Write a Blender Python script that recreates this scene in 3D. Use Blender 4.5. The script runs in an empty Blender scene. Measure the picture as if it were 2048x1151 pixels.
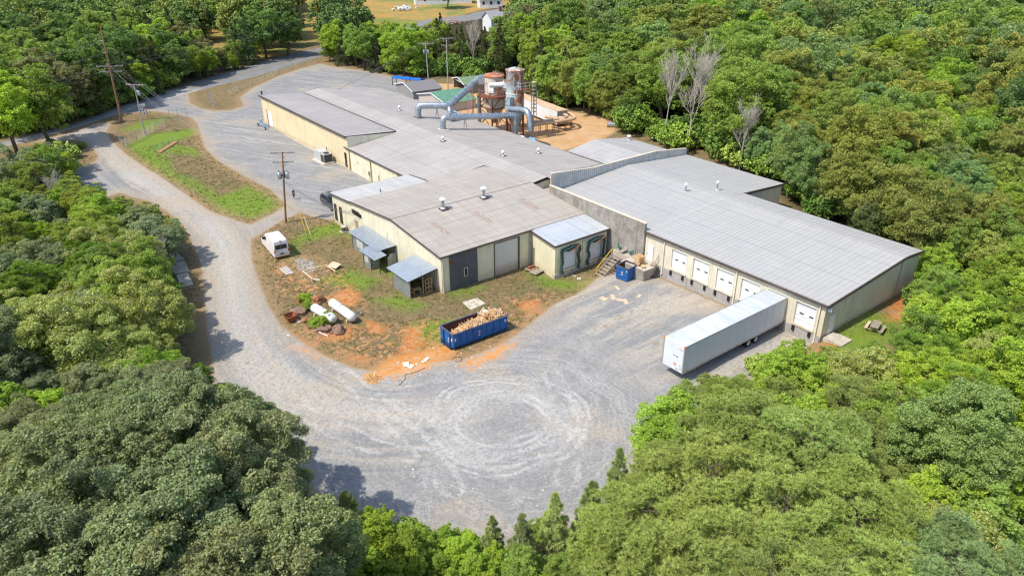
import bpy, math, random
import numpy as np
from mathutils import Vector, Matrix
R_=math.radians
rnd=random.Random(7)
scene=bpy.context.scene
# ------------------------------------------------------------------ camera, sky, sun, exposure
CAM=np.array([32.17,-65.38,40.4]); FOC=1480.0; YAW,PITCH,ROLL=R_(142.02),R_(27.01),R_(-0.09)
cam_d=bpy.data.cameras.new('camera'); cam=bpy.data.objects.new('camera',cam_d); scene.collection.objects.link(cam)
cam_d.sensor_width=36; cam_d.lens=FOC/2048*36; cam_d.clip_start=0.5; cam_d.clip_end=5000
F_=np.array([math.cos(YAW)*math.cos(PITCH),math.sin(YAW)*math.cos(PITCH),-math.sin(PITCH)])
RR=np.array([math.sin(YAW),-math.cos(YAW),0.]); UU=np.cross(RR,F_)
R2=RR*math.cos(ROLL)+UU*math.sin(ROLL); U2=-RR*math.sin(ROLL)+UU*math.cos(ROLL)
cam.matrix_world=Matrix(((R2[0],U2[0],-F_[0],CAM[0]),(R2[1],U2[1],-F_[1],CAM[1]),(R2[2],U2[2],-F_[2],CAM[2]),(0,0,0,1)))
scene.camera=cam
SUN=Vector((-0.09,-0.655,1)).normalized()       # towards the sun
world=bpy.data.worlds.new('World'); scene.world=world; world.use_nodes=True
wn=world.node_tree; bg=wn.nodes['Background']
sky=wn.nodes.new('ShaderNodeTexSky'); sky.sky_type='NISHITA'; sky.sun_disc=False
sky.sun_elevation=math.asin(SUN.z); sky.sun_rotation=math.atan2(SUN.x,SUN.y); sky.air_density=1.0; sky.dust_density=1.2
wn.links.new(sky.outputs[0],bg.inputs[0]); bg.inputs[1].default_value=0.15
sl=bpy.data.lights.new('sun','SUN'); sl.energy=3.0; sl.angle=R_(0.6); sl.color=(1,0.94,0.84)
so=bpy.data.objects.new('sun',sl); scene.collection.objects.link(so)
so.rotation_euler=SUN.to_track_quat('Z','Y').to_euler(); so.location=(0,0,80)
scene.view_settings.view_transform='Standard'; scene.view_settings.look='None'
scene.view_settings.exposure=0.62; scene.view_settings.gamma=1; scene.view_settings.use_curve_mapping=False
cy=scene.cycles
cy.max_bounces=5; cy.diffuse_bounces=3; cy.glossy_bounces=2; cy.transmission_bounces=3; cy.transparent_max_bounces=6
cy.use_denoising=True; cy.use_adaptive_sampling=False; scene.render.filter_size=1.25; cy.filter_width=1.25; cy.sample_clamp_indirect=1.5; cy.caustics_reflective=False; cy.caustics_refractive=False
try: cy.denoiser='OPENIMAGEDENOISE'
except Exception: pass
# ------------------------------------------------------------------ terrain height and photo measurements
CP=np.array([(-5,-15,0),(-20,-10,-.1),(-3,-38,0),(-15,-38,-.4),(-30,-42,-.6),(-35,-20,-.66),(-35,-12,-.8),(-64,-23,-.6),(-50,-23.5,-.66),(-40,-30,-.55),(-55,-35,-.55),(-76,-24,-.4),
(-86,-12,0.15),(-70,-12,-.2),(-121,-10,0.3),(-145,-35,0.6),(-105,-45,-0.7),(-100,-36,-.2),(-80,-42,-1.1),(-60,-48,-1.0),(-80,25,0.25),(-60,25,.3),(-125,27,.3),(-160,40,.7),
(-200,38,1.0),(1.5,3,1.12),(2,0,1.1),(1.0,6,1.1),(1.5,10,1.05),(3,16,1.0),(-25,35,1.0),(10,-5,.9),(30,0,1.5),(-250,160,2),(20,-40,0.3),(-2,-3,0),(-8,-3,0),(-14,-3,0),(-20,-4,-.05),
(-29,-9,-1.1),(-28.5,-3,-.95),(-25,-5,-.4),(-23,-26,-.5),(-1.5,-1,0),(-.5,-6,.0),(4,-8,.5),(0.5,-2.5,.3),(1.6,-1,.95)],float)
def gz(x,y):
    x=np.asarray(x,float); y=np.asarray(y,float)
    d2=(x[...,None]-CP[:,0])**2+(y[...,None]-CP[:,1])**2
    w=1/(d2+1.2)**1.7
    return (w*CP[:,2]).sum(-1)/w.sum(-1)
def ray(u,v): return F_*FOC+R2*(u-1024)-U2*(v-575.5)
def PX(u,v,ax,val):
    d=ray(u,v); i='xyz'.index(ax); t=(val-CAM[i])/d[i]; return CAM+d*t
def G(u,v,h=0.0):                                  # photo pixel -> point h metres above the ground
    z=0.0
    for _ in range(6):
        p=PX(u,v,'z',z+h); z=float(gz(p[0],p[1]))
    return p
def proj(X):
    d=np.asarray(X,float)-CAM; z=d@F_; zz=np.where(z>0.1,z,0.1)
    return np.stack([1024+FOC*(d@R2)/zz,575.5-FOC*(d@U2)/zz,z],-1)
# ------------------------------------------------------------------ objects
COL=scene.collection
def tag(o,label=None,cat=None,group=None,kind=None):
    if label: o['label']=label
    if cat: o['category']=cat
    if group: o['group']=group
    if kind: o['kind']=kind
    return o
OFF={}
def thing(name,label,cat,loc=(0,0,0),group=None):
    o=bpy.data.objects.new(name,None); COL.objects.link(o); o.location=loc; o.empty_display_size=.3
    OFF[o]=np.array(loc,float); tag(o,label,cat,group); return o
def link(name,me,parent=None,off=None):
    o=bpy.data.objects.new(name,me); COL.objects.link(o)
    if parent is not None: o.parent=parent; OFF[o]=OFF.get(parent,np.zeros(3))
    return o
def copy_tree(o,parent=None):
    c=o.copy(); COL.objects.link(c)
    if parent is not None: c.parent=parent
    for ch in list(o.children): copy_tree(ch,c)
    return c
class MB:
    def __init__(s): s.v=[]; s.f=[]; s.m=[]; s.cur=0
    def add(s,vs,fs,m=None):
        b=len(s.v); s.v.extend([tuple(map(float,p)) for p in vs]); s.f.extend([tuple(b+i for i in f) for f in fs]); s.m.extend([s.cur if m is None else m]*len(fs)); return s
    def box(s,x0,x1,y0,y1,z0,z1,m=None):
        vs=[(x,y,z) for z in (z0,z1) for y in (y0,y1) for x in (x0,x1)]
        return s.add(vs,[(0,2,3,1),(4,5,7,6),(0,1,5,4),(2,6,7,3),(0,4,6,2),(1,3,7,5)],m)
    def obox(s,c,size,rz=0,rx=0,ry=0,m=None):
        M=Matrix.Translation(c)@Matrix.Rotation(rz,4,'Z')@Matrix.Rotation(ry,4,'Y')@Matrix.Rotation(rx,4,'X')
        hx,hy,hz=[k/2 for k in size]
        vs=[M@Vector((x,y,z)) for z in (-hz,hz) for y in (-hy,hy) for x in (-hx,hx)]
        return s.add(vs,[(0,2,3,1),(4,5,7,6),(0,1,5,4),(2,6,7,3),(0,4,6,2),(1,3,7,5)],m)
    def beam(s,p0,p1,w,h=None,m=None):
        p0=Vector(p0);p1=Vector(p1);h=h or w; d=(p1-p0); L=d.length
        if L<1e-6: return s
        q=d.to_track_quat('X','Z').to_matrix().to_4x4()
        M=Matrix.Translation((p0+p1)/2)@q
        vs=[M@Vector((x*L/2,y*w/2,z*h/2)) for z in (-1,1) for y in (-1,1) for x in (-1,1)]
        return s.add(vs,[(0,2,3,1),(4,5,7,6),(0,1,5,4),(2,6,7,3),(0,4,6,2),(1,3,7,5)],m)
    def hexa(s,b,t,m=None):                        # 4 bottom pts, 4 top pts (same winding, ccw from above)
        return s.add(list(b)+list(t),[(3,2,1,0),(4,5,6,7),(0,1,5,4),(1,2,6,5),(2,3,7,6),(3,0,4,7)],m)
    def path(s,pts,r,n=10,cap=True,m=None):
        pts=[Vector(p) for p in pts]; rs=r if hasattr(r,'__len__') else [r]*len(pts)
        b=len(s.v); k=len(pts); ref=None
        for i,p in enumerate(pts):
            if i==0: t=pts[1]-p
            elif i==k-1: t=p-pts[i-1]
            else: t=(pts[i+1]-p).normalized()+(p-pts[i-1]).normalized()
            t.normalize()
            if ref is None: ref=Vector((0,0,1)) if abs(t.z)<.9 else Vector((1,0,0))
            a=t.cross(ref)
            if a.length<1e-4: a=t.orthogonal()
            a.normalize(); bb=t.cross(a).normalized(); ref=bb.cross(t) if False else -bb if False else ref
            a2=a; 
            for j in range(n):
                th=2*math.pi*j/n; q=p+(a2*math.cos(th)+bb*math.sin(th))*rs[i]; s.v.append(tuple(q))
        mm=s.cur if m is None else m
        for i in range(k-1):
            for j in range(n):
                j2=(j+1)%n; s.f.append((b+i*n+j,b+i*n+j2,b+(i+1)*n+j2,b+(i+1)*n+j)); s.m.append(mm)
        if cap:
            s.f.append(tuple(b+j for j in range(n))[::-1]); s.m.append(mm)
            s.f.append(tuple(b+(k-1)*n+j for j in range(n))); s.m.append(mm)
        return s
    def cyl(s,p0,p1,r,n=16,r1=None,m=None): return s.path([p0,p1],[r,r if r1 is None else r1],n,True,m)
    def lathe(s,c,prof,n=24,m=None):               # prof: (r,z)
        b=len(s.v); mm=s.cur if m is None else m
        for r,z in prof:
            for j in range(n):
                a=2*math.pi*j/n; s.v.append((c[0]+r*math.cos(a),c[1]+r*math.sin(a),c[2]+z))
        for i in range(len(prof)-1):
            for j in range(n):
                j2=(j+1)%n; s.f.append((b+i*n+j,b+i*n+j2,b+(i+1)*n+j2,b+(i+1)*n+j)); s.m.append(mm)
        s.f.append(tuple(b+j for j in range(n))[::-1]); s.m.append(mm)
        s.f.append(tuple(b+(len(prof)-1)*n+j for j in range(n))); s.m.append(mm)
        return s
    def sheet(s,org,du,dn,L,z0,zt,t=.06,m=None,dep=.03):   # ribbed wall: org at s=0, du along, dn outward normal; z0 const or fn, zt const or fn
        o=Vector(org);du=Vector(du);dn=Vector(dn)
        f0=z0 if callable(z0) else (lambda q:z0); f1=zt if callable(zt) else (lambda q:zt)
        P=[];x=0;per=.4
        prof=[(0,0),(.26,0),(.29,dep),(.37,dep),(.40,0)]
        while x<L-1e-6:
            for a,b in prof[:-1]:
                if x+a<L: P.append((x+a,b))
            x+=per
        P.append((L,0))
        b=len(s.v); mm=s.cur if m is None else m
        for a,d in P:
            for z in (f0(a),f1(a)):
                q=o+du*a+dn*d; s.v.append((q.x,q.y,z))
        for i in range(len(P)-1):
            s.f.append((b+2*i,b+2*i+2,b+2*i+3,b+2*i+1)); s.m.append(mm)
        # backing
        b=len(s.v)
        for a in (0,L):
            for z in (f0(a),f1(a)):
                q=o+du*a-dn*t; s.v.append((q.x,q.y,z))
        s.f.append((b,b+1,b+3,b+2)); s.m.append(mm)
        return s
    def build(s,name,mats,parent=None,smooth=False,bevel=0):
        v=np.array(s.v,float).reshape(-1,3)
        if parent is not None: v=v-OFF.get(parent,np.zeros(3))
        me=bpy.data.meshes.new(name); me.from_pydata(v.tolist(),[],s.f)
        if not isinstance(mats,(list,tuple)): mats=[mats]
        for k in mats: me.materials.append(k)
        if len(mats)>1: me.polygons.foreach_set('material_index',s.m)
        if smooth:
            me.polygons.foreach_set('use_smooth',[True]*len(s.f))
            try: me.set_sharp_from_angle(angle=R_(40))
            except Exception: pass
        me.update()
        o=link(name,me,parent)
        if bevel:
            bv=o.modifiers.new('bevel','BEVEL'); bv.width=bevel; bv.segments=2; bv.limit_method='ANGLE'; bv.angle_limit=R_(35)
        return o
# ------------------------------------------------------------------ node helper
class NT:
    def __init__(s,name):
        s.mat=bpy.data.materials.new(name); s.mat.use_nodes=True; s.t=s.mat.node_tree; s.n=s.t.nodes; s.n.clear()
        s.out=s.n.new('ShaderNodeOutputMaterial')
        s.pos=s.n.new('ShaderNodeNewGeometry').outputs['Position']
    def put(s,sock,v):
        if isinstance(v,bpy.types.NodeSocket): s.t.links.new(v,sock)
        elif v is not None:
            if hasattr(v,'__len__') and len(v)==3 and sock.type=='RGBA': v=(*v,1)
            sock.default_value=v
    def math(s,op,a,b=None,c=None,clamp=False):
        n=s.n.new('ShaderNodeMath'); n.operation=op; n.use_clamp=clamp
        for i,x in enumerate((a,b,c)):
            if x is not None: s.put(n.inputs[i],x)
        return n.outputs[0]
    def map(s,v,scale=(1,1,1),rot=(0,0,0),loc=(0,0,0)):
        n=s.n.new('ShaderNodeMapping'); s.put(n.inputs['Vector'],v); n.inputs['Scale'].default_value=scale; n.inputs['Rotation'].default_value=rot; n.inputs['Location'].default_value=loc
        return n.outputs[0]
    def noise(s,v,scale=1,detail=3,rough=.55,dist=0):
        n=s.n.new('ShaderNodeTexNoise'); s.put(n.inputs['Vector'],v); n.inputs['Scale'].default_value=scale; n.inputs['Detail'].default_value=detail; n.inputs['Roughness'].default_value=rough; n.inputs['Distortion'].default_value=dist
        return n.outputs[0]
    def vor(s,v,scale=1,out='Distance'):
        n=s.n.new('ShaderNodeTexVoronoi'); s.put(n.inputs['Vector'],v); n.inputs['Scale'].default_value=scale; return n.outputs[out]
    def sm(s,v,lo,hi,a=0.,b=1.):
        n=s.n.new('ShaderNodeMapRange'); n.interpolation_type='SMOOTHSTEP'; s.put(n.inputs[0],v)
        for i,x in zip((1,2,3,4),(lo,hi,a,b)): s.put(n.inputs[i],x)
        return n.outputs[0]
    def mix(s,f,a,b,blend='MIX'):
        n=s.n.new('ShaderNodeMix'); n.data_type='RGBA'; n.blend_type=blend; n.clamp_factor=True
        s.put(n.inputs[0],f); s.put(n.inputs[6],a); s.put(n.inputs[7],b); return n.outputs[2]
    def attr(s,name,out='Fac'):
        n=s.n.new('ShaderNodeAttribute'); n.attribute_name=name; return n.outputs[out]
    def sep(s,v):
        n=s.n.new('ShaderNodeSeparateXYZ'); s.put(n.inputs[0],v); return n.outputs
    def comb(s,x,y,z=0.):
        n=s.n.new('ShaderNodeCombineXYZ'); s.put(n.inputs[0],x);s.put(n.inputs[1],y);s.put(n.inputs[2],z); return n.outputs[0]
    def bump(s,h,strength=.3,dist=.05):
        n=s.n.new('ShaderNodeBump'); s.put(n.inputs['Height'],h); n.inputs['Strength'].default_value=strength; n.inputs['Distance'].default_value=dist; return n.outputs[0]
    def bsdf(s,col,rough=.7,metal=0.,spec=.3,normal=None,coat=0):
        n=s.n.new('ShaderNodeBsdfPrincipled'); s.put(n.inputs['Base Color'],col); s.put(n.inputs['Roughness'],rough); s.put(n.inputs['Metallic'],metal)
        n.inputs['Specular IOR Level'].default_value=spec
        if coat: n.inputs['Coat Weight'].default_value=coat
        if normal is not None: s.put(n.inputs['Normal'],normal)
        s.t.links.new(n.outputs[0],s.out.inputs[0]); return n
MATS={}
def paint(name,col,rough=.6,metal=0.,var=.12,scale=.8,dirt=None,dirtamt=.25,spec=.3,bump=0,coat=0,obj=False):
    if name in MATS: return MATS[name]
    t=NT(name); p=t.pos
    n1=t.noise(p,scale,4,.6); n2=t.noise(p,scale*7,3,.6)
    k=t.math('ADD',t.math('MULTIPLY',n1,.65),t.math('MULTIPLY',n2,.35))
    f=t.sm(k,.3,.7,1-var,1+var)
    c=t.mix(1.0,col,t.comb(f,f,f),'MULTIPLY')
    if dirt is not None:
        d=t.sm(t.noise(t.map(p,(1.3,1.3,.35)),scale*1.6,5,.65),.52,.75,0.,dirtamt); c=t.mix(d,c,dirt)
    nb=t.bump(n2,bump,.03) if bump else None
    t.bsdf(c,rough,metal,spec,nb,coat); MATS[name]=t.mat; return t.mat
# ------------------------------------------------------------------ the ground sheet and its regions
def poly_world(pts,z=None): return np.array([G(u,v)[:2] for u,v in pts])
def sdf_poly(X,Y,P):                               # signed distance, negative inside
    d=np.full(X.shape,1e9); inside=np.zeros(X.shape,bool); n=len(P)
    for i in range(n):
        a=P[i]; b=P[(i+1)%n]; e=b-a; wx=X-a[0]; wy=Y-a[1]
        t=np.clip((wx*e[0]+wy*e[1])/max(e@e,1e-9),0,1)
        d=np.minimum(d,(wx-e[0]*t)**2+(wy-e[1]*t)**2)
        c=((a[1]>Y)!=(b[1]>Y)); 
        with np.errstate(divide='ignore',invalid='ignore'):
            xi=(b[0]-a[0])*(Y-a[1])/(b[1]-a[1])+a[0]
        inside^=c&(X<xi)
    d=np.sqrt(d); return np.where(inside,-d,d)
def polyline_st(X,Y,P):                            # arc length and signed offset from a polyline
    best=np.full(X.shape,1e18); S=np.zeros(X.shape); T=np.zeros(X.shape); acc=0
    for i in range(len(P)-1):
        a=P[i];b=P[i+1];e=b-a;L=math.hypot(*e); wx=X-a[0];wy=Y-a[1]
        t=np.clip((wx*e[0]+wy*e[1])/(L*L),0,1); dx=wx-e[0]*t;dy=wy-e[1]*t; d2=dx*dx+dy*dy
        m=d2<best; best=np.where(m,d2,best); S=np.where(m,acc+t*L,S)
        T=np.where(m,np.sign(e[0]*wy-e[1]*wx)*np.sqrt(d2),T); acc+=L
    return S,T
def smooth_line(pts,k=3):
    P=np.array(pts,float)
    for _ in range(k):
        Q=[P[0]]
        for i in range(len(P)-1): Q+= [P[i]*.75+P[i+1]*.25,P[i]*.25+P[i+1]*.75]
        Q.append(P[-1]); P=np.array(Q)
    return P
ROADPX=[(-260,395),(-60,322),(0,296),(83,276),(170,250),(243,226),(310,205),(375,187),(440,170),(500,156),(560,138),(640,114),(700,97),(760,80),(800,68),(860,52),(935,42),(1010,30),(1100,16),
        (1100,8),(1010,15),(925,30),(850,40),(790,55),(700,82),(636,96),(560,114),(487,136),(415,156),(348,177),(300,193),(243,212),(156,245),(80,266),(0,284),(-60,303),(-260,360)]
GRAVA=[(60,287),(83,283),(152,280),(172,287),(197,310),(193,322),(148,340),(130,350),(150,385),(190,400),(240,385),(267,394),(303,404),(332,420),(359,441),(381,474),(402,526),(408,576),(415,659),(425,719),(428,760),
 (440,800),(500,900),(600,980),(700,1045),(860,1095),(1060,1090),(1220,1040),(1310,960),(1400,860),(1480,790),(1560,740),(1600,705),(1624,685),(1595,670),(1520,640),(1420,600),(1320,556),(1255,556),(1240,542),(1222,545),
 (1190,560),(1150,590),(1110,608),(1070,640),(1035,668),(1000,690),(960,705),(930,718),(880,722),(820,732),(790,745),(745,742),(705,735),(650,712),(600,682),(560,650),(535,608),(520,570),(503,520),(502,480),
 (470,440),(420,422),(390,402),(349,373),(295,338),(246,304),(219,277),(213,262),(222,247),(200,246),(130,268)]
GRAVB=[(310,200),(375,183),(380,206),(400,216),(427,222),(460,221),(489,212),(480,195),(504,177),(556,153),(600,138),(640,127),(668,134),(720,140),(770,150),(800,158),(860,190),(900,260),(800,345),(745,380),(700,430),(663,440),
 (630,434),(597,423),(575,412),(542,379),(487,351),(438,323),(410,295),(402,270),(396,250),(384,236),(341,226),(300,222),(262,226),(240,230),(243,222)]
GRAVC=[(470,440),(500,450),(545,428),(570,412),(600,425),(565,440),(520,468),(490,485)]
SANDPX=[(960,170),(1130,222),(1190,230),(1226,240),(1232,262),(1200,282),(1130,300),(1060,290),(960,250),(860,215),(800,190),(820,165)]
SANDOBJ=SANDPX
FIELDPX=[(590,97),(636,90),(640,30),(700,60),(860,44),(1010,8),(1010,-40),(500,-40),(597,10)]
LAWNPX=[[(390,50),(450,55),(470,110),(420,105),(385,80)],[(500,85),(575,85),(590,108),(505,118)]]
GREENPX=[[(252,292),(300,268),(350,262),(397,256),(392,268),(340,288),(392,296),(400,312),(330,304),(345,340),(395,365),(440,392),(500,372),(560,395),(570,416),(500,438),(455,428),(400,388),(320,350),(268,312)],
 [(640,450),(700,440),(730,455),(770,500),(790,520),(810,560),(760,545),(740,500),(690,465),(600,485),(590,520),(575,515),(590,478)],
 [(750,600),(800,590),(850,610),(820,620)],[(640,335),(700,345),(700,352),(650,350)],[(880,580),(960,575),(930,590)],[(1060,545),(1120,560),(1180,560),(1180,580),(1080,570)],
 [(1180,560),(1280,560),(1290,580),(1190,600)],[(1640,690),(1740,620),(1800,640),(1790,680),(1700,720)],[(640,560),(700,540),(760,560),(720,580)],[(820,650),(900,640),(920,680),(840,690)],[(240,262),(280,245),(340,232),(300,258)]]
ORANGEPX=[[(665,592),(700,575),(722,600),(700,612),(685,605)],[(745,735),(800,712),(890,692),(905,698),(903,712),(860,728),(800,745),(750,745)],[(815,655),(840,652),(848,690),(820,712),(800,700)],[(690,708),(740,716),(735,728),(690,722)],
 [(1040,608),(1070,600),(1100,620),(1060,632)],[(940,722),(1015,682),(1025,690),(955,727)],[(640,668),(700,655),(690,675),(640,682)],[(590,668),(630,690),(615,700),(592,690)],[(735,640),(770,655),(760,668),(735,655)],
 [(1790,600),(1812,592),(1812,640),(1775,640)],[(1615,700),(1660,680),(1640,715)]]
ORANGE2=[[(560,650),(640,655),(760,650),(870,640),(905,680),(900,735),(800,745),(700,730),(620,690)],[(925,728),(1010,690),(1075,640),(1125,605),(1100,585),(1020,600),(1005,640),(985,680)],[(540,500),(640,520),(700,560),(730,620),(640,620),(560,580)],[(440,330),(540,390),(560,400),(500,360),(400,290),(395,262)]]
DRIVEPX=[(60,262),(130,262),(180,268),(222,300),(290,360),(370,410),(425,455),(450,510),(462,580),(478,660),(510,730),(580,790),(680,830),(800,842),(920,815),(1040,780)]
PATCHPX=[[(590,515),(625,520),(640,535),(615,548),(595,540)]]
def build_ground():
    def axis(lo,hi,a,b,step):
        L=list(np.arange(a,b+1e-6,step)); s=step; x=a
        left=[]
        while x>lo: s*=1.12; x-=s; left.append(x)
        s=step; x=L[-1]; right=[]
        while x<hi: s*=1.12; x+=s; right.append(x)
        return np.array(left[::-1]+L+right)
    xs=axis(-1400,900,-150,14,.42); ys=axis(-500,1600,-56,48,.42)
    X,Y=np.meshgrid(xs,ys); Z=gz(X,Y)
    W=lambda p:poly_world(p)
    sdr=sdf_poly(X,Y,W(ROADPX)); sdg=np.minimum(np.minimum(sdf_poly(X,Y,W(GRAVA)),sdf_poly(X,Y,W(GRAVB))),sdf_poly(X,Y,W(GRAVC))); sds=sdf_poly(X,Y,W(SANDPX)); sdf=sdf_poly(X,Y,W(FIELDPX))
    for p in LAWNPX: sdf=np.minimum(sdf,sdf_poly(X,Y,W(p)))
    sgn=np.full(X.shape,50.); sor=np.full(X.shape,50.); so2=np.full(X.shape,50.); so3=sdf_poly(X,Y,W([(738,752),(770,722),(830,705),(890,688),(908,693),(912,708),(870,728),(820,748),(780,752)])); so3=np.minimum(so3,sdf_poly(X,Y,W([(925,728),(1005,690),(1030,686),(1000,712),(940,735)]))); so3=np.minimum(so3,sdf_poly(X,Y,W([(560,690),(610,690),(660,716),(640,722)]))+.6)
    for p in ORANGE2: so2=np.minimum(so2,sdf_poly(X,Y,W(p)))
    for p in GREENPX: sgn=np.minimum(sgn,sdf_poly(X,Y,W(p)))
    for p in ORANGEPX: sor=np.minimum(sor,sdf_poly(X,Y,W(p)))
    for p in PATCHPX: sdg=np.minimum(sdg,sdf_poly(X,Y,W(p)))
    clr=sdf_poly(X,Y,W([(90,285),(140,335),(180,370),(240,385),(370,470),(345,520),(362,560),(360,640),(370,735),(500,850),(640,1040),(1060,1100),(1350,980),(1400,850),(1800,720),(1835,560),(1800,590),(1570,440),(1390,300),(1240,235),(900,150),(700,120),(640,100),(610,0),(560,110),(240,190),(90,240),(0,260),(-200,320),(-200,380),(0,310)]))
    drv=np.array(smooth_line(W(DRIVEPX),2)); S,T=polyline_st(X,Y,drv)
    c=G(1008,842)[:2]; rad=np.hypot(X-c[0],Y-c[1]); ang=np.arctan2(Y-c[1],X-c[0])
    c2=G(1150,905)[:2]; rad2=np.hypot(X-c2[0],(Y-c2[1]))
    TK={}
    for k,pts in enumerate([[(690,750),(790,835),(880,930),(905,975)],[(760,800),(870,862),(945,912)],[(1105,750),(1135,820),(1145,890),(1135,960)],[(600,820),(720,885),(860,918),(1000,905),(1120,860)]]):
        TK['tk%d'%k]=polyline_st(X,Y,smooth_line(W(pts),3))[1]
    # weights: drive / circle / docks
    dx=X-c[0]; dy=Y-c[1]
    wA=np.clip((9.0-np.abs(T))/4,0,1)*np.clip((S.max()-S)/12,0,1)
    wC=np.clip((Y+22)/8,0,1)*np.clip((X+36)/6,0,1)
    wU=np.clip((-62-X)/6,0,1)*np.clip((Y+33)/3,0,1)   # upper yard
    wB=np.clip(1-wC,0,1)*np.clip((X+45)/8,0,1)
    # bank between drive and upper yard
    nx=len(xs); ny=len(ys)
    inpit=(X>-24.4)&(X<0)&(Y>-.2)&(Y<19)
    me_v=np.stack([X,Y,Z],-1).reshape(-1,3)
    # slight tyre rutting and lumps as real relief
    idx=np.arange(nx*ny).reshape(ny,nx)
    quads=np.stack([idx[:-1,:-1],idx[:-1,1:],idx[1:,1:],idx[1:,:-1]],-1).reshape(-1,4)
    cen=lambda A:((A[:-1,:-1]+A[:-1,1:]+A[1:,1:]+A[1:,:-1])/4).reshape(-1)
    r_,g_,s_=cen(sdr),cen(sdg),cen(sds)
    kind=np.where(r_<0,1,np.where(g_<0,2,np.where(s_<0,3,0)))
    at=dict(so2=so2,so3=so3,sdr=sdr,sdg=sdg,sds=sds,sdf=sdf,sgn=sgn,sor=sor,clr=clr,wA=wA,wB=wB,wC=wC,wU=wU,fS=S,fT=T,rad=rad,ang=ang,rad2=rad2,**TK)
    m=ground_mat()
    for k,nm in enumerate(['ground','asphalt_road','gravel_yard','sandy_yard']):
        q=quads[kind==k]; used=np.unique(q); re=np.zeros(nx*ny,int); re[used]=np.arange(len(used)); q=re[q]; v=me_v[used]
        me=bpy.data.meshes.new(nm); me.vertices.add(len(v)); me.vertices.foreach_set('co',v.ravel())
        me.loops.add(q.size); me.loops.foreach_set('vertex_index',q.ravel().astype(np.int32))
        me.polygons.add(len(q)); me.polygons.foreach_set('loop_start',(np.arange(len(q))*4).astype(np.int32)); me.polygons.foreach_set('loop_total',np.full(len(q),4,np.int32))
        me.polygons.foreach_set('use_smooth',np.ones(len(q),bool))
        for an,A in at.items():
            a=me.attributes.new(an,'FLOAT','POINT'); a.data.foreach_set('value',np.clip(A.reshape(-1)[used],-400,400).astype(np.float32))
        me.update(calc_edges=True); me.materials.append(m)
        o=link(nm,me); tag(o,kind='structure')
    return dict(c=c)
def ground_mat():
    t=NT('ground_cover'); p=t.pos; A=t.attr
    nb=t.noise(p,.35,4,.6); nm=t.noise(p,1.6,4,.65); nf=t.noise(p,9,3,.7); nff=t.noise(p,30,2,.7)
    wig=t.math('ADD',t.math('MULTIPLY',t.math('SUBTRACT',nm,.5),2.6),t.math('MULTIPLY',t.math('SUBTRACT',nf,.5),1.6))
    wigs=t.math('MULTIPLY',wig,.28)
    # dry grass and soil
    tan=(.30,.215,.11); brown=(.19,.13,.07); olive=(.17,.155,.06); pale=(.42,.32,.19)
    g=t.mix(t.sm(nm,.35,.68),brown,tan); g=t.mix(t.sm(t.noise(p,.55,5,.7),.45,.66),g,olive); g=t.mix(t.sm(nf,.55,.8,0.,.5),g,pale)
    g=t.mix(t.sm(t.noise(p,5.,4,.75),.52,.66,0.,.6),g,(.085,.07,.03)); g=t.mix(t.sm(t.noise(t.map(p,loc=(9,0,0)),3.2,4,.75),.56,.68,0.,.55),g,(.40,.31,.20))
    gr=t.mix(t.sm(nf,.3,.75),(.12,.20,.02),(.23,.36,.035))
    gm=t.sm(t.math('ADD',A('sgn'),t.math('MULTIPLY',wig,1.6)),1.6,-1.4)
    g=t.mix(t.math('MULTIPLY',gm,.85),g,gr)
    orc=t.mix(t.sm(nm,.35,.65),(.48,.16,.04),(.56,.30,.13))
    om=t.sm(t.math('ADD',A('sor'),t.math('ADD',t.math('MULTIPLY',wig,1.7),t.math('MULTIPLY',t.math('SUBTRACT',nb,.5),2.6))),.7,-.6)
    g=t.mix(t.math('MULTIPLY',om,.9),g,orc)
    om3=t.math('MULTIPLY',t.sm(A('so2'),1.5,-1.),t.sm(t.math('ADD',t.math('MULTIPLY',nm,.6),t.math('MULTIPLY',t.noise(t.map(p,(1,.45,1),(0,0,R_(-35))),1.3,5,.75),.5)),.53,.63)); g=t.mix(t.math('MULTIPLY',om3,.9),g,t.mix(t.sm(nf,.3,.7),(.50,.19,.05),(.60,.36,.17)))
    # faint orange clay showing through everywhere
    om2=t.sm(t.noise(p,.22,5,.7),.58,.72,0.,.45); g=t.mix(om2,g,(.36,.19,.08))
    # tan halo beside gravel
    halo=t.sm(t.math('ADD',A('sdg'),wigs),2.6,.2,0.,.6); g=t.mix(halo,g,(.36,.24,.13))
    # field
    fc=t.mix(t.sm(t.noise(p,.12,4,.6),.35,.65),(.42,.25,.07),(.30,.24,.08)); fc=t.mix(t.sm(t.noise(p,.05,3),.5,.62),fc,(.2,.22,.06))
    g=t.mix(t.sm(A('sdf'),1.,-1.),g,fc)
    # woodland floor
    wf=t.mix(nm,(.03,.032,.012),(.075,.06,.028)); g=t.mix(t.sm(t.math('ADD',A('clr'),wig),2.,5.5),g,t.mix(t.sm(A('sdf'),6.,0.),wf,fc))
    # gravel
    SX=t.sep(p); fS,fT,rad,ang=A('fS'),A('fT'),A('rad'),A('ang')
    def streak(s_,t_,k): 
        v=t.comb(t.math('MULTIPLY',s_,.035),t_,k); a=t.noise(v,1.15,3,.6); b=t.noise(t.comb(t.math('MULTIPLY',s_,.02),t_,k+3),4.2,3,.7)
        return t.math('ADD',t.math('MULTIPLY',a,.62),t.math('MULTIPLY',b,.38))
    sA=streak(fS,t.math('ADD',fT,t.math('MULTIPLY',nb,.8)),1.)
    sB=streak(t.math('MULTIPLY',ang,9.),t.math('ADD',rad,t.math('MULTIPLY',nb,2.2)),7.)
    sC=streak(SX[1],t.math('ADD',SX[0],t.math('MULTIPLY',nb,1.2)),13.)
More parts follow.
